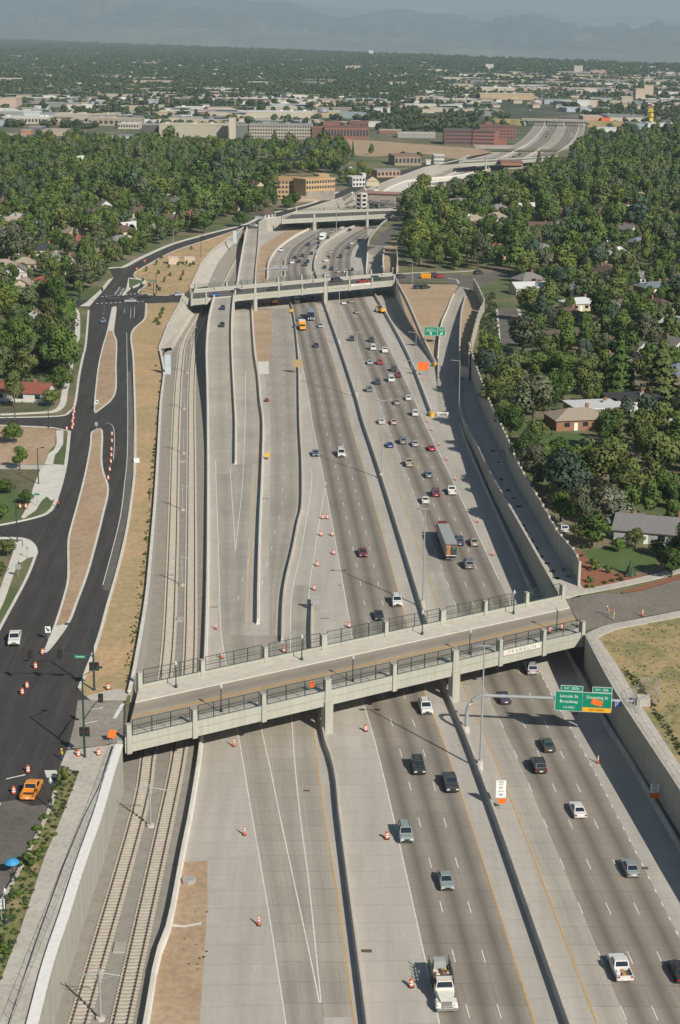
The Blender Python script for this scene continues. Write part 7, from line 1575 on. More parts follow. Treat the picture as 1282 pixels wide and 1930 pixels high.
for x, y, r, h, sh, c, mn in ind:
    side = 'left' if x < 0 else 'right'; key = (side, c, sh); tn[key] = tn.get(key, 0) + 1; n = tn[key]
    sz = 'small' if h < 7 else 'large' if h > 12.5 else 'middle-sized'
    lab = '%s %s %s tree on the %s side' % (sz, c, WORD[sh], side) + (', %s nearest of its colour and shape' % LN[n - 1] if n <= 20 else ' among the farther crowns of its colour')
    tree(x, y, S, r, h, sh, c, lab, 'neighbourhood trees')
rest = PL[NT:]
# small planted things
pk = [(283, 540), (300, 548), (320, 520), (295, 500), (318, 505), (345, 520), (340, 528), (268, 540), (305, 488), (360, 470), (352, 500), (366, 499), (359, 502), (300, 516), (276, 512), (310, 532), (335, 500)]
for i, (x, y) in enumerate(pk): p = P(x, y, S); bush(p.x, p.y, S, .9, 3.0, 'olive green', 'thin young tree in the dry park, %s from the camera' % LN[sorted(range(len(pk)), key=lambda k: -pk[k][1]).index(i)], 'young trees in the dry park', 'tree', 'young_tree')
pv = [(302, 600), (300, 612), (297, 606), (304, 592), (308, 585), (294, 608)]
for i, (x, y) in enumerate(pv): p = P(x, y, S); bush(p.x, p.y, S, 1.0, 2.4, 'olive green', 'thin young tree in the verge just below the second bridge, %s nearest' % LN[sorted(range(6), key=lambda k: -pv[k][1]).index(i)], 'young trees in the upper verge', 'tree', 'young_tree')
sv = [(258, 1193), (276, 1045), (280, 985), (283, 930), (283, 905), (288, 882), (290, 860), (292, 848), (294, 840), (293, 830), (276, 1018), (287, 870), (272, 1082), (296, 800), (298, 770), (301, 740), (303, 720), (291, 854), (294, 690)]
for i, (x, y) in enumerate(sv): p = P(x, y, S); bush(p.x, p.y, S, random.uniform(.45, .8), random.uniform(.6, 1.0), 'mid green', 'small green shrub on the verge beside the rail wall, %s from the camera' % LN[sorted(range(len(sv)), key=lambda k: -sv[k][1]).index(i)], 'shrubs along the verge')
lp_ = [(119, 1475, 1.1, 3.0, 'olive green'), (106, 1490, .6, .8, 'mid green'), (121, 1525, .5, .6, 'dark green'), (84, 1545, .8, 1.0, 'mid green'), (75, 1565, 1.0, 1.3, 'mid green'), (100, 1575, .7, .7, 'mid green'), (60, 1590, .9, 1.1, 'mid green'), (72, 1610, .8, .9, 'mid green'), (50, 1632, 1.3, 2.0, 'dark green'), (86, 1600, .6, .6, 'olive green'), (32, 1690, 1.0, .9, 'mid green'), (46, 1705, .7, .7, 'mid green'), (20, 1730, .9, .8, 'mid green'), (30, 1760, .7, .6, 'olive green'), (5, 1790, 1.2, .9, 'mid green'), (14, 1800, .8, .7, 'mid green')]
for i, (x, y, r, h, c) in enumerate(lp_): p = P(x, y, S); bush(p.x, p.y, S, r, h, c, '%s weed clump in the planting strip by the lower sidewalk, %s from the top' % ('tall' if h > 1.5 else 'low', LN[i]), 'weed clumps in the planting strip')
mb_ = [(1112, 1098, 1.0, 1.6, 'olive green'), (1120, 1075, 1.5, 3.0, 'olive green'), (1146, 1080, .8, 1.8, 'olive green'), (1108, 1107, .8, .8, 'yellow-green'), (1118, 1108, .7, .7, 'yellow-green'), (1140, 1100, .7, .9, 'dark green'), (1155, 1096, .7, .9, 'dark green'), (1170, 1094, .8, 1.0, 'dark green'), (1095, 1048, .8, .8, 'grey-green'), (1110, 1062, .7, .6, 'grey-green'), (1145, 1070, .9, .7, 'grey-green'), (1158, 1072, .9, .7, 'grey-green'), (1182, 1087, .6, .7, 'olive green'), (1163, 1086, .6, 1.2, 'olive green')]
for i, (x, y, r, h, c) in enumerate(mb_): p = P(x, y, S); bush(p.x, p.y, S, r, h, c, '%s shrub in the red mulch bed by the noise wall, %s one' % (c, LN[i]), 'shrubs in the mulch bed')
lg = [(938, 872), (945, 905), (958, 925), (975, 955), (985, 992), (1000, 1020), (1012, 1035), (1020, 1050), (1040, 1078), (1062, 1075), (990, 1000), (930, 850), (968, 940), (1070, 1088), (1030, 1062), (1050, 1090)]
for i, (x, y) in enumerate(lg): p = PF(x, y, zled); bush(p.x, p.y, p.z, random.uniform(.5, 1.0), .5, 'dark green', 'low dark weed on the ledge path between right walls, %s from the far end' % LN[sorted(range(len(lg)), key=lambda k: lg[k][1]).index(i)], 'weeds on the ledge path')
p = P(1188, 1084, S); tree(p.x, p.y, S, 1.2, 3.0, 'cone', 'blue-green', 'little blue spruce at the edge of the mulch bed by the road', None)
for x, y, t in ((357, 497, 'beige utility shed with flat top in the dry park'), (327, 497, 'brown timber frame beside the beige shed')):
    p = P(x, y, S); root = thing('shed', t, 'shed', p, .15); be = 'beige' in t
    mb = MB(); mb.box((0, 0, 1.5), (4.6, 4, 3.0) if be else (1.2, 2.5, 2.6)); part('wall', mb.mesh('wall', M('beige wall', (.56, .46, .34)) if be else BARK), root); mb = MB(); mb.box((0, 0, 3.1 if be else 2.7), (4.9, 4.3, .2) if be else (1.5, 2.8, .2)); part('roof', mb.mesh('roof', M('beige roof', (.6, .52, .42)) if be else BARK), root)
p = P(258, 871, S); mb = MB(); mb.box((0, 0, .5), (1.3, 1.0, 1.0)); tag(obj('utility_box', mb, SWHITE, None, p), 'small white utility box on the verge beside the road', 'utility box')

# ------------------------------------------------------------------ crowns and houses too many to single out
def gn_scatter(name, pts, kinds, label=None):
    """one object: points carrying a scale, a turn and a kind; each kind instances one crown"""
    me = bpy.data.meshes.new(name); n = len(pts); me.vertices.add(n); me.vertices.foreach_set('co', np.array([p[:3] for p in pts], dtype=np.float32).ravel())
    for an, idx in (('sx', 3), ('sz', 4), ('rot', 5)):
        a = me.attributes.new(an, 'FLOAT', 'POINT'); a.data.foreach_set('value', np.array([p[idx] for p in pts], dtype=np.float32))
    a = me.attributes.new('kind', 'INT', 'POINT'); a.data.foreach_set('value', np.array([p[6] for p in pts], dtype=np.int32))
    o = link(name, me); ng = bpy.data.node_groups.new(name, 'GeometryNodeTree'); ng.interface.new_socket('Geometry', in_out='INPUT', socket_type='NodeSocketGeometry'); ng.interface.new_socket('Geometry', in_out='OUTPUT', socket_type='NodeSocketGeometry')
    N, Lk = ng.nodes, ng.links; gi, go, jn = N.new('NodeGroupInput'), N.new('NodeGroupOutput'), N.new('GeometryNodeJoinGeometry')
    def att(nm, t='FLOAT'): q = N.new('GeometryNodeInputNamedAttribute'); q.data_type = t; q.inputs[0].default_value = nm; return q.outputs[0]
    cs = N.new('ShaderNodeCombineXYZ'); Lk.new(att('sx'), cs.inputs[0]); Lk.new(att('sx'), cs.inputs[1]); Lk.new(att('sz'), cs.inputs[2])
    cr = N.new('ShaderNodeCombineXYZ'); Lk.new(att('rot'), cr.inputs[2])
    for k, src in enumerate(kinds):
        cmp = N.new('FunctionNodeCompare'); cmp.data_type = 'INT'; cmp.operation = 'EQUAL'; Lk.new(att('kind', 'INT'), [s for s in cmp.inputs if s.enabled and s.name == 'A'][0]); [s for s in cmp.inputs if s.enabled and s.name == 'B'][0].default_value = k
        sep = N.new('GeometryNodeSeparateGeometry'); sep.domain = 'POINT'; Lk.new(gi.outputs[0], sep.inputs[0]); Lk.new(cmp.outputs[0], sep.inputs[1])
        oi = N.new('GeometryNodeObjectInfo'); oi.inputs[0].default_value = src; oi.transform_space = 'ORIGINAL'
        ip = N.new('GeometryNodeInstanceOnPoints'); Lk.new(sep.outputs[0], ip.inputs['Points']); Lk.new(oi.outputs['Geometry'], ip.inputs['Instance']); Lk.new(cs.outputs[0], ip.inputs['Scale']); Lk.new(cr.outputs[0], ip.inputs['Rotation']); Lk.new(ip.outputs[0], jn.inputs[0])
    Lk.new(jn.outputs[0], go.inputs[0]); md = o.modifiers.new('scatter', 'NODES'); md.node_group = ng; tag(o, label, None, None, 'stuff'); return o
# eight trees standing in the neighbourhoods give their crowns to the canopy
SRC = []
def source(sh, seed, n, size, mat, px, py, label, r, h):
    p = P(px, py, S); root = thing('leafy_tree' if sh != 'cone' else 'conifer_tree', label, 'tree', p, 0, 'neighbourhood trees'); o = link('crown', leaf_mesh('crown', seed, n, size, sh, mat, 14), root, (0, 0, h * .15)); o.scale = (r / 6, r / 6, h * .85 / 9.3); t = link('trunk', TRUNK[0], root); t.scale = (r / 6, r / 6, h * .6 / 6); return o
SRC += [source('broad', 101, 1150, .52, LEAF2, 560, 300, 'rounded tree standing below the brick factory, left one of two', 5, 9), source('broad', 102, 1150, .52, LEAF2, 610, 300, 'rounded tree standing below the brick factory, right one of two', 5, 9), source('oval', 103, 1000, .5, LEAF2, 700, 292, 'upright tree at the edge of the tan lot', 4, 9), source('cone', 104, 650, .62, LEAF2, 665, 300, 'narrow dark tree left of the tan lot', 3.4, 12)]
FSRC = [source('broad', 105, 150, 1.45, LEAF3, 760, 300, 'small tree in the row below the tan lot, left one of two', 4, 7), source('broad', 106, 150, 1.45, LEAF3, 790, 303, 'small tree in the row below the tan lot, right one of two', 4, 7)]
gn_scatter('tree_canopy', [(x, y, S + .2 * h, r / (6 if sh == 'broad' else 4.7 if sh == 'oval' else 3.2), h * .85 / (9.3 if sh == 'broad' else 10.8 if sh == 'oval' else 11.5), tr_.random() * 6.28, {'broad': tr_.choice([0, 1]), 'oval': 2, 'cone': 3}[sh]) for x, y, r, h, sh, c, mn in rest], SRC, 'continuous canopy of green crowns over both neighbourhoods')
tp = []
for q, n, k0, k1 in (([(126, 1447), (148, 1458), (121, 1530), (84, 1617), (37, 1758), (-20, 1900), (0, 1712), (20, 1664), (50, 1607), (67, 1575), (94, 1515), (108, 1465)], 240, .025, .07), ([(1132, 1200), (1150, 1186), (1200, 1178), (1300, 1162), (1400, 1300), (1400, 1600), (1312, 1480), (1210, 1322), (1166, 1248)], 600, .012, .03), ([(1172, 1262), (1200, 1275), (1260, 1370), (1350, 1500), (1320, 1480), (1222, 1330)], 300, .02, .055), ([(246, 1304), (257, 1259), (277, 1138), (286, 1044), (294, 944), (299, 860), (304, 761), (296, 761), (288, 860), (280, 944), (268, 1044), (255, 1138), (235, 1259)], 420, .015, .045), ([(344, 1625), (391, 1622), (391, 1700), (376, 1745), (322, 1742)], 14, .01, .03), ([(-40, 765), (60, 758), (130, 700), (150, 600), (60, 600), (-40, 700)], 500, .05, .12), ([(905, 560), (930, 550), (940, 600), (940, 650), (905, 660)], 300, .06, .14), ([(252, 519), (330, 473), (440, 436), (400, 473), (360, 542), (319, 556), (262, 548)], 260, .012, .04)):
    pw = [(p.x, p.y) for p in PS(q)]; x0, x1, y0, y1 = min(p[0] for p in pw), max(p[0] for p in pw), min(p[1] for p in pw), max(p[1] for p in pw); c_ = 0; zb_ = 0 if q[0] == (344, 1625) else S
    while c_ < n:
        x, y = tr_.uniform(x0, x1), tr_.uniform(y0, y1)
        if inside(pw, x, y): c_ += 1; k = tr_.uniform(k0, k1); tp.append((x, y, zb_ - .15 * k, k, k * tr_.uniform(.5, 1.0), tr_.random() * 6.28, tr_.choice([0, 1])))
gn_scatter('grass_tufts', tp, FSRC, 'weed and grass tufts on the verges and the field')

# ================================================================== THE CITY BEYOND
cr_ = random.Random(21)
BLD = []
def building(x0, x1, yb, yt, label, wall, roof, depth=30, rz=0.0, win=0, storeys=0, wc=(.05, .06, .08), bands=False, extra=None, name='building', cat='building'):
    """flat-roofed block: pixel columns of its front, pixel rows of its foot and its top edge"""
    a, b = P(x0, yb, S), P(x1, yb, S); c = (a + b) / 2; w = (b - a).length; h = max(2.5, height((x0 + x1) / 2, yb, yt, S)); root = thing(name, label, cat, c, rz)
    W_ = w * (1 if abs(rz) < .05 else .92)
    mb = MB(); mb.box((0, depth / 2, h / 2), (W_, depth, h)); part('wall', mb.mesh('wall', M('facade %.2f %.2f %.2f' % wall, wall, .9, .08, .05)), root)
    mb = MB(); mb.box((0, depth / 2, h + .25), (W_ + .6, depth + .6, .5)); [mb.box((cr_.uniform(-.4, .4) * W_, depth * cr_.uniform(.2, .8), h + 1.2), (4, 4, 2), 0) for _ in range(3 if W_ > 40 else 0)]; part('roof', mb.mesh('roof', M('flat roof %.2f %.2f %.2f' % roof, roof, .9, .1, .05)), root)
    wm = M('building window', wc, .25, .1, 1)
    if bands:
        for k in range(storeys): mb = MB(); mb.box((0, -.02, h * (k + .62) / storeys), (W_ * .94, .2, h / storeys * .36)); part('window_band', mb.mesh('window_band', wm), root); mb = MB(); mb.box((-W_ / 2 - .02, depth / 2, h * (k + .62) / storeys), (.2, depth * .94, h / storeys * .36)); part('window_band', mb.mesh('window_band', wm), root)
    elif win:
        mb = MB(); mb.box((0, 0, 0), (W_ / win * .62, .3, h / storeys * .5)); me = mb.mesh('window', wm)
        for k in range(storeys):
            for i in range(win): part('window', me, root, (W_ * ((i + .5) / win - .5), 0, h * (k + .55) / storeys))
    BLD.append((c.x, c.y, max(W_, depth) * .6)); return root, W_, h, depth
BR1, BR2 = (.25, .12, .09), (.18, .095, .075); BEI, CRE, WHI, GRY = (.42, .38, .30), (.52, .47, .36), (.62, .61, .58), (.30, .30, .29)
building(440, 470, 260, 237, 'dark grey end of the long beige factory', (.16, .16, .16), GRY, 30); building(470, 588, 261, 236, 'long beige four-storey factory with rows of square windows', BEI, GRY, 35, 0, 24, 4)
building(432, 444, 262, 222, 'slim pale tower beside the beige factory', CRE, GRY, 8); building(268, 306, 257, 236, 'dark brown shed left of the beige warehouse', (.10, .095, .09), GRY, 30); building(300, 430, 259, 236, 'long beige warehouse without windows above the left trees', BEI, CRE, 40)
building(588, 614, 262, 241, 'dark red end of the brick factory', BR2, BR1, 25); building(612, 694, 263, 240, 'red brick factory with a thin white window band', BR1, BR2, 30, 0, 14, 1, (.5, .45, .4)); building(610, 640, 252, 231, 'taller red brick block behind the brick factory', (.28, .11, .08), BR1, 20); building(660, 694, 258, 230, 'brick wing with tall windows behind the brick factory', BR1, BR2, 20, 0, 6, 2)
r_, w_, h_, d_ = building(838, 890, 273, 246, 'dark shaded front block of the red brick office building', BR2, (.12, .10, .09), 30, 0, 0, 4, (.04, .04, .05), True); building(889, 934, 274, 247, 'sunlit wing of the red brick office building with window bands', (.28, .125, .095), (.15, .11, .09), 25, -.25, 0, 4, (.06, .05, .05), True); building(905, 971, 262, 238, 'rear wing of the red brick office building with square windows', (.27, .12, .09), BR2, 25, 0, 12, 4); building(915, 927, 247, 231, 'red brick stair tower on the office building', (.28, .12, .09), BR1, 10); building(934, 955, 273, 262, 'low red brick annex beside the far highway', (.27, .11, .085), BR1, 15)  # front block's shade and wing's sunlight are put into the brick colours
building(0, 32, 206, 186, 'pink windowless block at the far left edge', (.50, .38, .30), CRE, 40); building(0, 50, 218, 210, 'low grey-roofed shed at the left edge', GRY, WHI, 60); building(45, 76, 222, 212, 'pale blue-white shed behind the left industrial belt', (.55, .60, .62), WHI, 40); building(76, 104, 224, 215, 'pale green shed right of the pale blue one', (.35, .40, .34), GRY, 40); building(0, 92, 233, 222, 'long white warehouse with arched doors at the left edge', CRE, WHI, 40, 0, 14, 1); building(100, 215, 226, 217, 'wide cream-roofed warehouse in the left industrial belt', BEI, CRE, 60); building(165, 265, 237, 225, 'brown-doored warehouse row in the left industrial belt', (.40, .30, .22), BEI, 40, 0, 10, 1); building(222, 262, 243, 233, 'cream wall with loading bays', CRE, WHI, 30, 0, 8, 1); building(255, 330, 234, 229, 'long thin white roof above the beige warehouse', WHI, WHI, 40); building(210, 248, 267, 257, 'white office in front of the left industrial belt', WHI, GRY, 20); building(55, 80, 252, 240, 'square dark building with canopy roof on the left', (.15, .15, .16), GRY, 20); building(0, 40, 268, 256, 'pair of tan yards at the left edge', BEI, BEI, 30); building(80, 125, 256, 246, 'tan low building among the left yards', (.4, .32, .25), BEI, 30); building(40, 58, 254, 246, 'orange-brown shop on the left', (.42, .2, .12), BEI, 15)
building(449, 590, 222, 212, 'very long pale warehouse behind the factories', CRE, WHI, 50); building(588, 640, 222, 211, 'tan warehouse right of the very long pale one', (.46, .38, .25), CRE, 40); building(640, 690, 223, 214, 'blue-green steel shed behind the factories', (.24, .31, .32), (.3, .36, .36), 40); building(330, 400, 210, 203, 'white-roofed hall in the upper left suburb', WHI, WHI, 40); building(320, 345, 214, 208, 'grey shed in the upper left suburb', GRY, GRY, 30); building(360, 385, 219, 211, 'pale blue shed in the upper left suburb', (.5, .56, .6), WHI, 30)
building(750, 820, 260, 252, 'grey open-sided hall beyond the tan lot', GRY, (.45, .45, .4), 25); building(716, 756, 252, 246, 'brown brick sheds beyond the tan lot', BR1, BEI, 20); building(705, 735, 212, 205, 'white bright shop front far beyond the tan lot', WHI, WHI, 25); building(765, 815, 206, 198, 'cream warehouse with bright front', CRE, WHI, 40); building(783, 818, 213, 207, 'pale yellow low warehouse', CRE, CRE, 30)
building(910, 968, 176, 166, 'pale long roof in the far right belt', CRE, WHI, 60); building(908, 1004, 188, 178, 'long tan warehouse in the far right belt', (.48, .36, .22), CRE, 60); building(790, 842, 179, 173, 'white low roof left of the long tan warehouse', WHI, WHI, 50); building(770, 800, 206, 200, 'small white roofs in the middle distance', WHI, CRE, 40); building(1088, 1110, 202, 189, 'white twin block in the far right belt', WHI, WHI, 20); building(1108, 1124, 202, 190, 'cream block beside the white twin block', CRE, WHI, 20); building(1075, 1130, 176, 171, 'wide pale roof beyond the blocks', CRE, WHI, 60)
building(1198, 1215, 194, 168, 'tan stepped high block on the right', (.46, .38, .30), CRE, 20); building(1214, 1230, 186, 161, 'taller tan high block on the right', (.5, .42, .33), CRE, 20); building(1172, 1192, 200, 183, 'broad tan block left of the high blocks', (.42, .36, .28), CRE, 25); building(1150, 1170, 200, 190, 'low tan block far right', (.4, .34, .27), BEI, 25)
building(1100, 1135, 231, 220, 'low shop with orange front beside the far highway', (.5, .3, .22), CRE, 40); building(1134, 1150, 232, 223, 'bright orange entrance of the far shop', (.8, .16, .04), (.7, .2, .1), 10); building(1150, 1220, 230, 221, 'long pale shop roof with parked cars', CRE, (.25, .25, .25), 80); building(1222, 1272, 245, 233, 'white and blue warehouse behind the right trees', WHI, WHI, 30); building(1185, 1232, 244, 233, 'blue-grey warehouse behind the right trees', (.30, .36, .40), GRY, 30); building(1125, 1185, 250, 243, 'white low roof at the edge of the right trees', WHI, WHI, 30)
building(916, 929, 132, 121, 'pale square block on the far plain', (.55, .52, .48), CRE, 30); building(1083, 1097, 140, 124, 'tan tower block on the far plain', (.5, .44, .38), CRE, 25); building(696, 703, 106, 95, 'thin white tower on the edge of the plain', WHI, WHI, 10); building(653, 680, 132, 125, 'wide pale hall on the far plain', (.5, .42, .36), CRE, 30); building(1115, 1140, 141, 133, 'pinkish low block right of the tan tower', (.45, .3, .26), BEI, 30); building(1068, 1080, 139, 134, 'white low block left of the tan tower', WHI, WHI, 30)
# yellow stacked tower
a = P(1225, 240, S); root = thing('yellow_tower', 'yellow twisted tower standing by the white warehouse on the far right', 'tower', a)
for k in range(4): mb = MB(); mb.box((0, 0, 3 + 5.5 * k), (5.5, 5.5, 4.6), .4 * k, 0, .8); part('block', mb.mesh('block', M('tower yellow', (.60, .45, .06), .6, .05)), root)
# white corner building, apartment block under construction and the nearer low commercial buildings
building(663, 690, 352, 335, 'bright white cubic building beside the station', WHI, WHI, 14, .3, 4, 2); building(683, 690, 345, 328, 'white upper storey of the cubic building', WHI, WHI, 8, .3)
building(708, 757, 334, 322, 'low salmon-fronted shop row beside the frontage road', (.48, .30, .2), GRY, 16, .3, 6, 1); building(742, 796, 312, 295, 'brown flat-roofed building with dark windows above the frontage road', (.33, .26, .19), (.25, .17, .12), 30, .15, 7, 1); building(817, 838, 308, 293, 'white two-storey box with small windows by the tan lot', WHI, WHI, 12, .1, 5, 2); building(803, 812, 310, 303, 'white kiosk left of the two-storey box', WHI, WHI, 8); building(945, 985, 312, 306, 'flat brick-roofed building right of the far highway', (.3, .16, .1), (.24, .14, .1), 25); building(1015, 1060, 322, 313, 'long low roof among the trees right of the farthest bridge', GRY, (.2, .14, .11), 20)
PLY = (.50, .34, .18)
rA, wA, hA, dA = building(515, 572, 375, 340, 'timber clad apartment block under construction with open bays', PLY, (.45, .27, .12), 26, .1, 8, 4, (.03, .025, .02))
rB, wB, hB, dB = building(568, 640, 378, 338, 'long wing of the apartment block under construction with grey lower storeys', PLY, (.55, .36, .18), 14, .62, 11, 4, (.03, .025, .02))
mb = MB(); mb.box((0, -.16, hB * .22), (wB * .99, .25, hB * .44)); part('lower_cladding', mb.mesh('lower_cladding', M('grey house wrap', (.30, .26, .22), .9, .2, .3)), rB)
building(600, 622, 352, 330, 'tall timber stair block of the building site', PLY, (.55, .36, .18), 10, .4); building(540, 600, 380, 372, 'low tan podium in front of the building site', (.4, .32, .24), (.42, .34, .26), 12, .3)
p = P(511, 345, S); root = thing('crane', 'thin dark lattice tower crane left of the building site', 'crane', p); hc = height(511, 345, 300, S)
mb = MB(); [mb.tube([(sx, sy, 0), (sx, sy, hc)], .12, 4) for sx in (-.8, .8) for sy in (-.8, .8)]; [mb.tube([(-.8, -.8, z), (.8, -.8, z + 1.6)], .07, 4) for z in np.arange(0, hc - 2, 1.6)]; part('mast', mb.mesh('mast', BLACK), root)
mb = MB(); mb.box((10, 0, hc), (34, .8, .9), -.2); part('jib', mb.mesh('jib', BLACK), root)
p = P(834, 214, S); 
p = P(834 - 250, 232, S); root = thing('water_tower', 'slim grey water tower behind the brick factory', 'tower', P(609, 223, S)); hw = height(609, 223, 203, S)
mb = MB(); mb.lathe([(6, hw * .55), (7, hw * .62), (7, hw * .9), (3, hw), (0, hw)], 12); part('tank', mb.mesh('tank', STEEL), root); mb = MB(); [mb.tube([(sx * 4, sy * 4, 0), (sx * 3.6, sy * 3.6, hw * .58)], .5, 5) for sx in (-1, 1) for sy in (-1, 1)]; part('legs', mb.mesh('legs', STEEL), root)
# everything too small to single out: houses and sheds of the plain
FH = MB(); fm = [M('far wall white', (.60, .58, .53)), M('far wall tan', (.46, .38, .28)), M('far roof grey', (.24, .23, .22)), M('far roof brown', (.17, .12, .09)), M('far wall brick', (.32, .17, .12)), M('far roof white', (.62, .61, .58)), M('far steel', (.35, .40, .42))]
for x, y, k, rc, wc in restH:
    a = GRID + cr_.choice([0, HH]); FH.box((x, y, S + 1.6), (12, 8.5, 3.2), a, 0 if wc in ('white', 'cream') else 4); FH.box((x, y, S + 4.2), (12.8, 9.3, 2.0), a, {'white': 5, 'grey': 2, 'tan': 1}.get(rc, 3), .35)
nb = 0
plain2 = [(p.x, p.y) for p in PLAIN] + [(9000, -300), (-9000, -300)]
while nb < 1350:
    y = 2500 * math.exp(cr_.random() * 1.35); x = cr_.uniform(-.235, .24) * y
    if any((x - a) ** 2 + (y - b) ** 2 < r * r for a, b, r in BLD): continue
    if not inside(plain2, x, y + 80): continue
    nb += 1; s_ = 1 + (y - 2500) / 9000; a = cr_.random() * .6; big = cr_.random() < .10
    w, d, h = (cr_.uniform(9, 15) * s_, cr_.uniform(8, 11) * s_, cr_.uniform(3, 4.5) * s_) if not big else (cr_.uniform(30, 80), cr_.uniform(20, 40), cr_.uniform(5, 8))
    FH.box((x, y, S + h / 2), (w, d, h), a, cr_.choice([0, 0, 1, 1, 4])); FH.box((x, y, S + h + (.9 if not big else .2)), (w * 1.05, d * 1.08, 1.8 if not big else .4), a, cr_.choice([2, 2, 3, 5, 1]), .4 if not big else .98)
# denser yards and sheds in the industrial belt
nb = 0
while nb < 230:
    y = cr_.uniform(1900, 2900); x = cr_.uniform(-.235 * y, .24 * y)
    if x > .02 * y and x < .19 * y and y < 2250 or (x > .14 * y and y < 2500): continue
    if any((x - a) ** 2 + (y - b) ** 2 < r * r for a, b, r in BLD) or inside(LP, x, y) or inside(RP, x, y) or abs(x - B.x(min(y, B.y1 - 1))) < 60: continue
    nb += 1; w, d, h = cr_.uniform(12, 70), cr_.uniform(10, 28), cr_.uniform(3, 7); FH.box((x, y, S + h / 2), (w, d, h), cr_.choice([0, .12, .3]), cr_.choice([0, 1, 1, 4, 6, 2])); FH.box((x, y, S + h + .2), (w + .5, d + .5, .4), 0, cr_.choice([5, 2, 2, 6, 1]))
nb = 0
while nb < 120:
    y = cr_.uniform(3000, 4700); x = cr_.uniform(.05 * y, .24 * y); 
    if any((x - a) ** 2 + (y - b) ** 2 < r * r for a, b, r in BLD): continue
    nb += 1; w, d, h = cr_.uniform(15, 90), cr_.uniform(15, 40), cr_.uniform(5, 9); FH.box((x, y, S + h / 2), (w, d, h), cr_.choice([0, .12]), cr_.choice([0, 1, 1, 2])); FH.box((x, y, S + h + .2), (w + .5, d + .5, .4), 0, cr_.choice([5, 2, 1, 1]))
tag(obj('distant_houses', FH, fm), 'countless pale houses and sheds spread over the far plain', None, None, 'stuff')
# crowns of the plain
ft = []
def belt(x, y):                                  # few trees in the industrial yards and lots
    if 1900 < y < 2750 and x < .2 * y: return .22
    if 2600 < y < 4500 and x > .06 * y: return .55
    return .9 if y < 6000 else 1.0
n0 = 0
while n0 < 36000:
    y = 1850 * math.exp(cr_.random() ** .85 * 2.05); x = cr_.uniform(-.235, .245) * y
    if y > 15000 or not inside(plain2, x, y + 60) or cr_.random() > belt(x, y): n0 += .4; continue
    if abs(x - B.x(min(y, B.y1 - 1))) < 55 and y < 2800: continue
    if inside(LP, x, y) or inside(RP, x, y) or any((x - a) ** 2 + (y - b + 14) ** 2 < (r + 4) ** 2 for a, b, r in BLD): continue
    n0 += 1; k = cr_.uniform(.7, 1.25) * (1 + max(0, y - 3000) / 5200); ft.append((x, y, S - .5, k, cr_.uniform(.65, 1.15) * min(2.2, 1 + max(0, y - 4000) / 9000), cr_.random() * 6.28, cr_.choice([0, 1])))
gn_scatter('distant_trees', ft, FSRC, 'dark tree cover of the far plain')

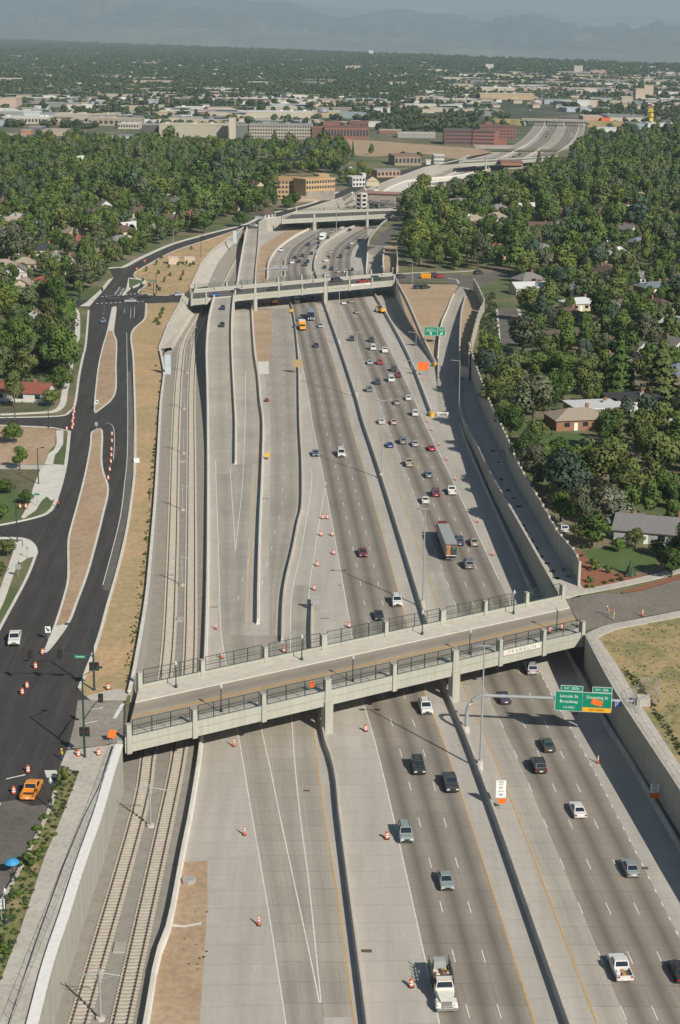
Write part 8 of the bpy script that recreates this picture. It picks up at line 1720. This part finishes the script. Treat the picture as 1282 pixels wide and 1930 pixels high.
# ================================================================== MOUNTAINS AND HAZE
def ridge(name, prof, D0, D1, zbase, col, amp, seed, gx=1.0):
    """a range of hills: crest drawn from its skyline, folded by noise"""
    r = np.random.default_rng(seed); xs = np.arange(-160, 1442, 5.0); ks = np.linspace(0, 1, 46); py = np.interp(xs, [p[0] for p in prof], [p[1] for p in prof])
    ph = r.random((9, 3)) * 6.28; V = np.zeros((len(ks), len(xs), 3))
    for i, x in enumerate(xs):
        d = CR @ Vector(((x - IW / 2) / FPX, -(py[i] - IH / 2) / FPX, -1.0)); t = D1 / d.y; zt = CH + d.z * t
        for j, k in enumerate(ks):
            Y = D0 + (D1 - D0) * k; X = d.x / d.y * Y; s = k ** 1.25
            n = sum(math.sin(X * f * gx + ph[m][0] + 1.7 * math.sin(Y * f * .6 + ph[m][1])) / (m + 1.3) for m, f in enumerate((.0009, .0021, .0043, .009, .016, .03)))
            V[j, i] = (X, Y, zbase + (zt - zbase) * s + amp * n * math.sin(math.pi * min(1, k * 1.02)) * (.4 + k))
    mb = MB(); nx = len(xs); me = bpy.data.meshes.new(name); f = [(j * nx + i, j * nx + i + 1, (j + 1) * nx + i + 1, (j + 1) * nx + i) for j in range(len(ks) - 1) for i in range(nx - 1)]
    me.from_pydata([tuple(v) for v in V.reshape(-1, 3)], [], f); me.materials.append(col); me.polygons.foreach_set('use_smooth', [True] * len(f)); me.update(); return tag(link(name, me), None, None, None, 'structure')
HM1 = M_ground('foothill cover', [(.22, .18, .13), (.12, .125, .08), (.26, .21, .15)], .0006, .003); HM2 = M_ground('forested mountain', [(.04, .06, .045), (.08, .09, .065), (.20, .175, .14)], .0007, .003); HM3 = M_ground('snowy mountain', [(.16, .17, .18), (.10, .11, .12), (.7, .7, .72)], .0004, .002)
ridge('hills', [(-200, 50), (0, 52), (120, 48), (260, 55), (400, 52), (560, 62), (700, 72), (860, 80), (1000, 92), (1150, 100), (1282, 104), (1500, 108)], 15800, 20500, -480, HM1, 80, 3)
ridge('hills', [(-200, -10), (0, -8), (150, -4), (190, 1), (230, 3), (300, -4), (430, -1), (500, 4), (545, 3), (575, 15), (625, 30), (650, 34), (696, 25), (741, 17), (771, 17), (806, 26), (841, 30), (871, 37), (911, 47), (941, 44), (981, 39), (1021, 39), (1051, 47), (1076, 56), (1116, 63), (1166, 66), (1206, 60), (1236, 46), (1261, 50), (1282, 54), (1500, 60)], 20500, 27000, -60, HM2, 170, 5)
ridge('hills', [(-200, -14), (150, -12), (420, -10), (520, -2), (620, 12), (680, 16), (760, 9), (830, 13), (900, 21), (960, 17), (1040, 25), (1120, 33), (1200, 29), (1282, 36), (1500, 40)], 33000, 43000, -60, HM3, 120, 9)
hz = MB(); hz.box((0, 24500, 700), (26000, 52000, 2000)); hm = bpy.data.materials.new('haze air'); hm.use_nodes = True; hn_ = hm.node_tree.nodes; hl_ = hm.node_tree.links; hn_.clear()
pvn = hn_.new('ShaderNodeVolumePrincipled'); pvn.inputs['Color'].default_value = (.60, .79, .91, 1); pvn.inputs['Density'].default_value = 6.6e-5; pvn.inputs['Anisotropy'].default_value = 0.0
ho = hn_.new('ShaderNodeOutputMaterial'); hl_.new(pvn.outputs[0], ho.inputs['Volume']); hzo = obj('haze', hz, hm); tag(hzo, 'pale blue summer haze', None, None, 'stuff')
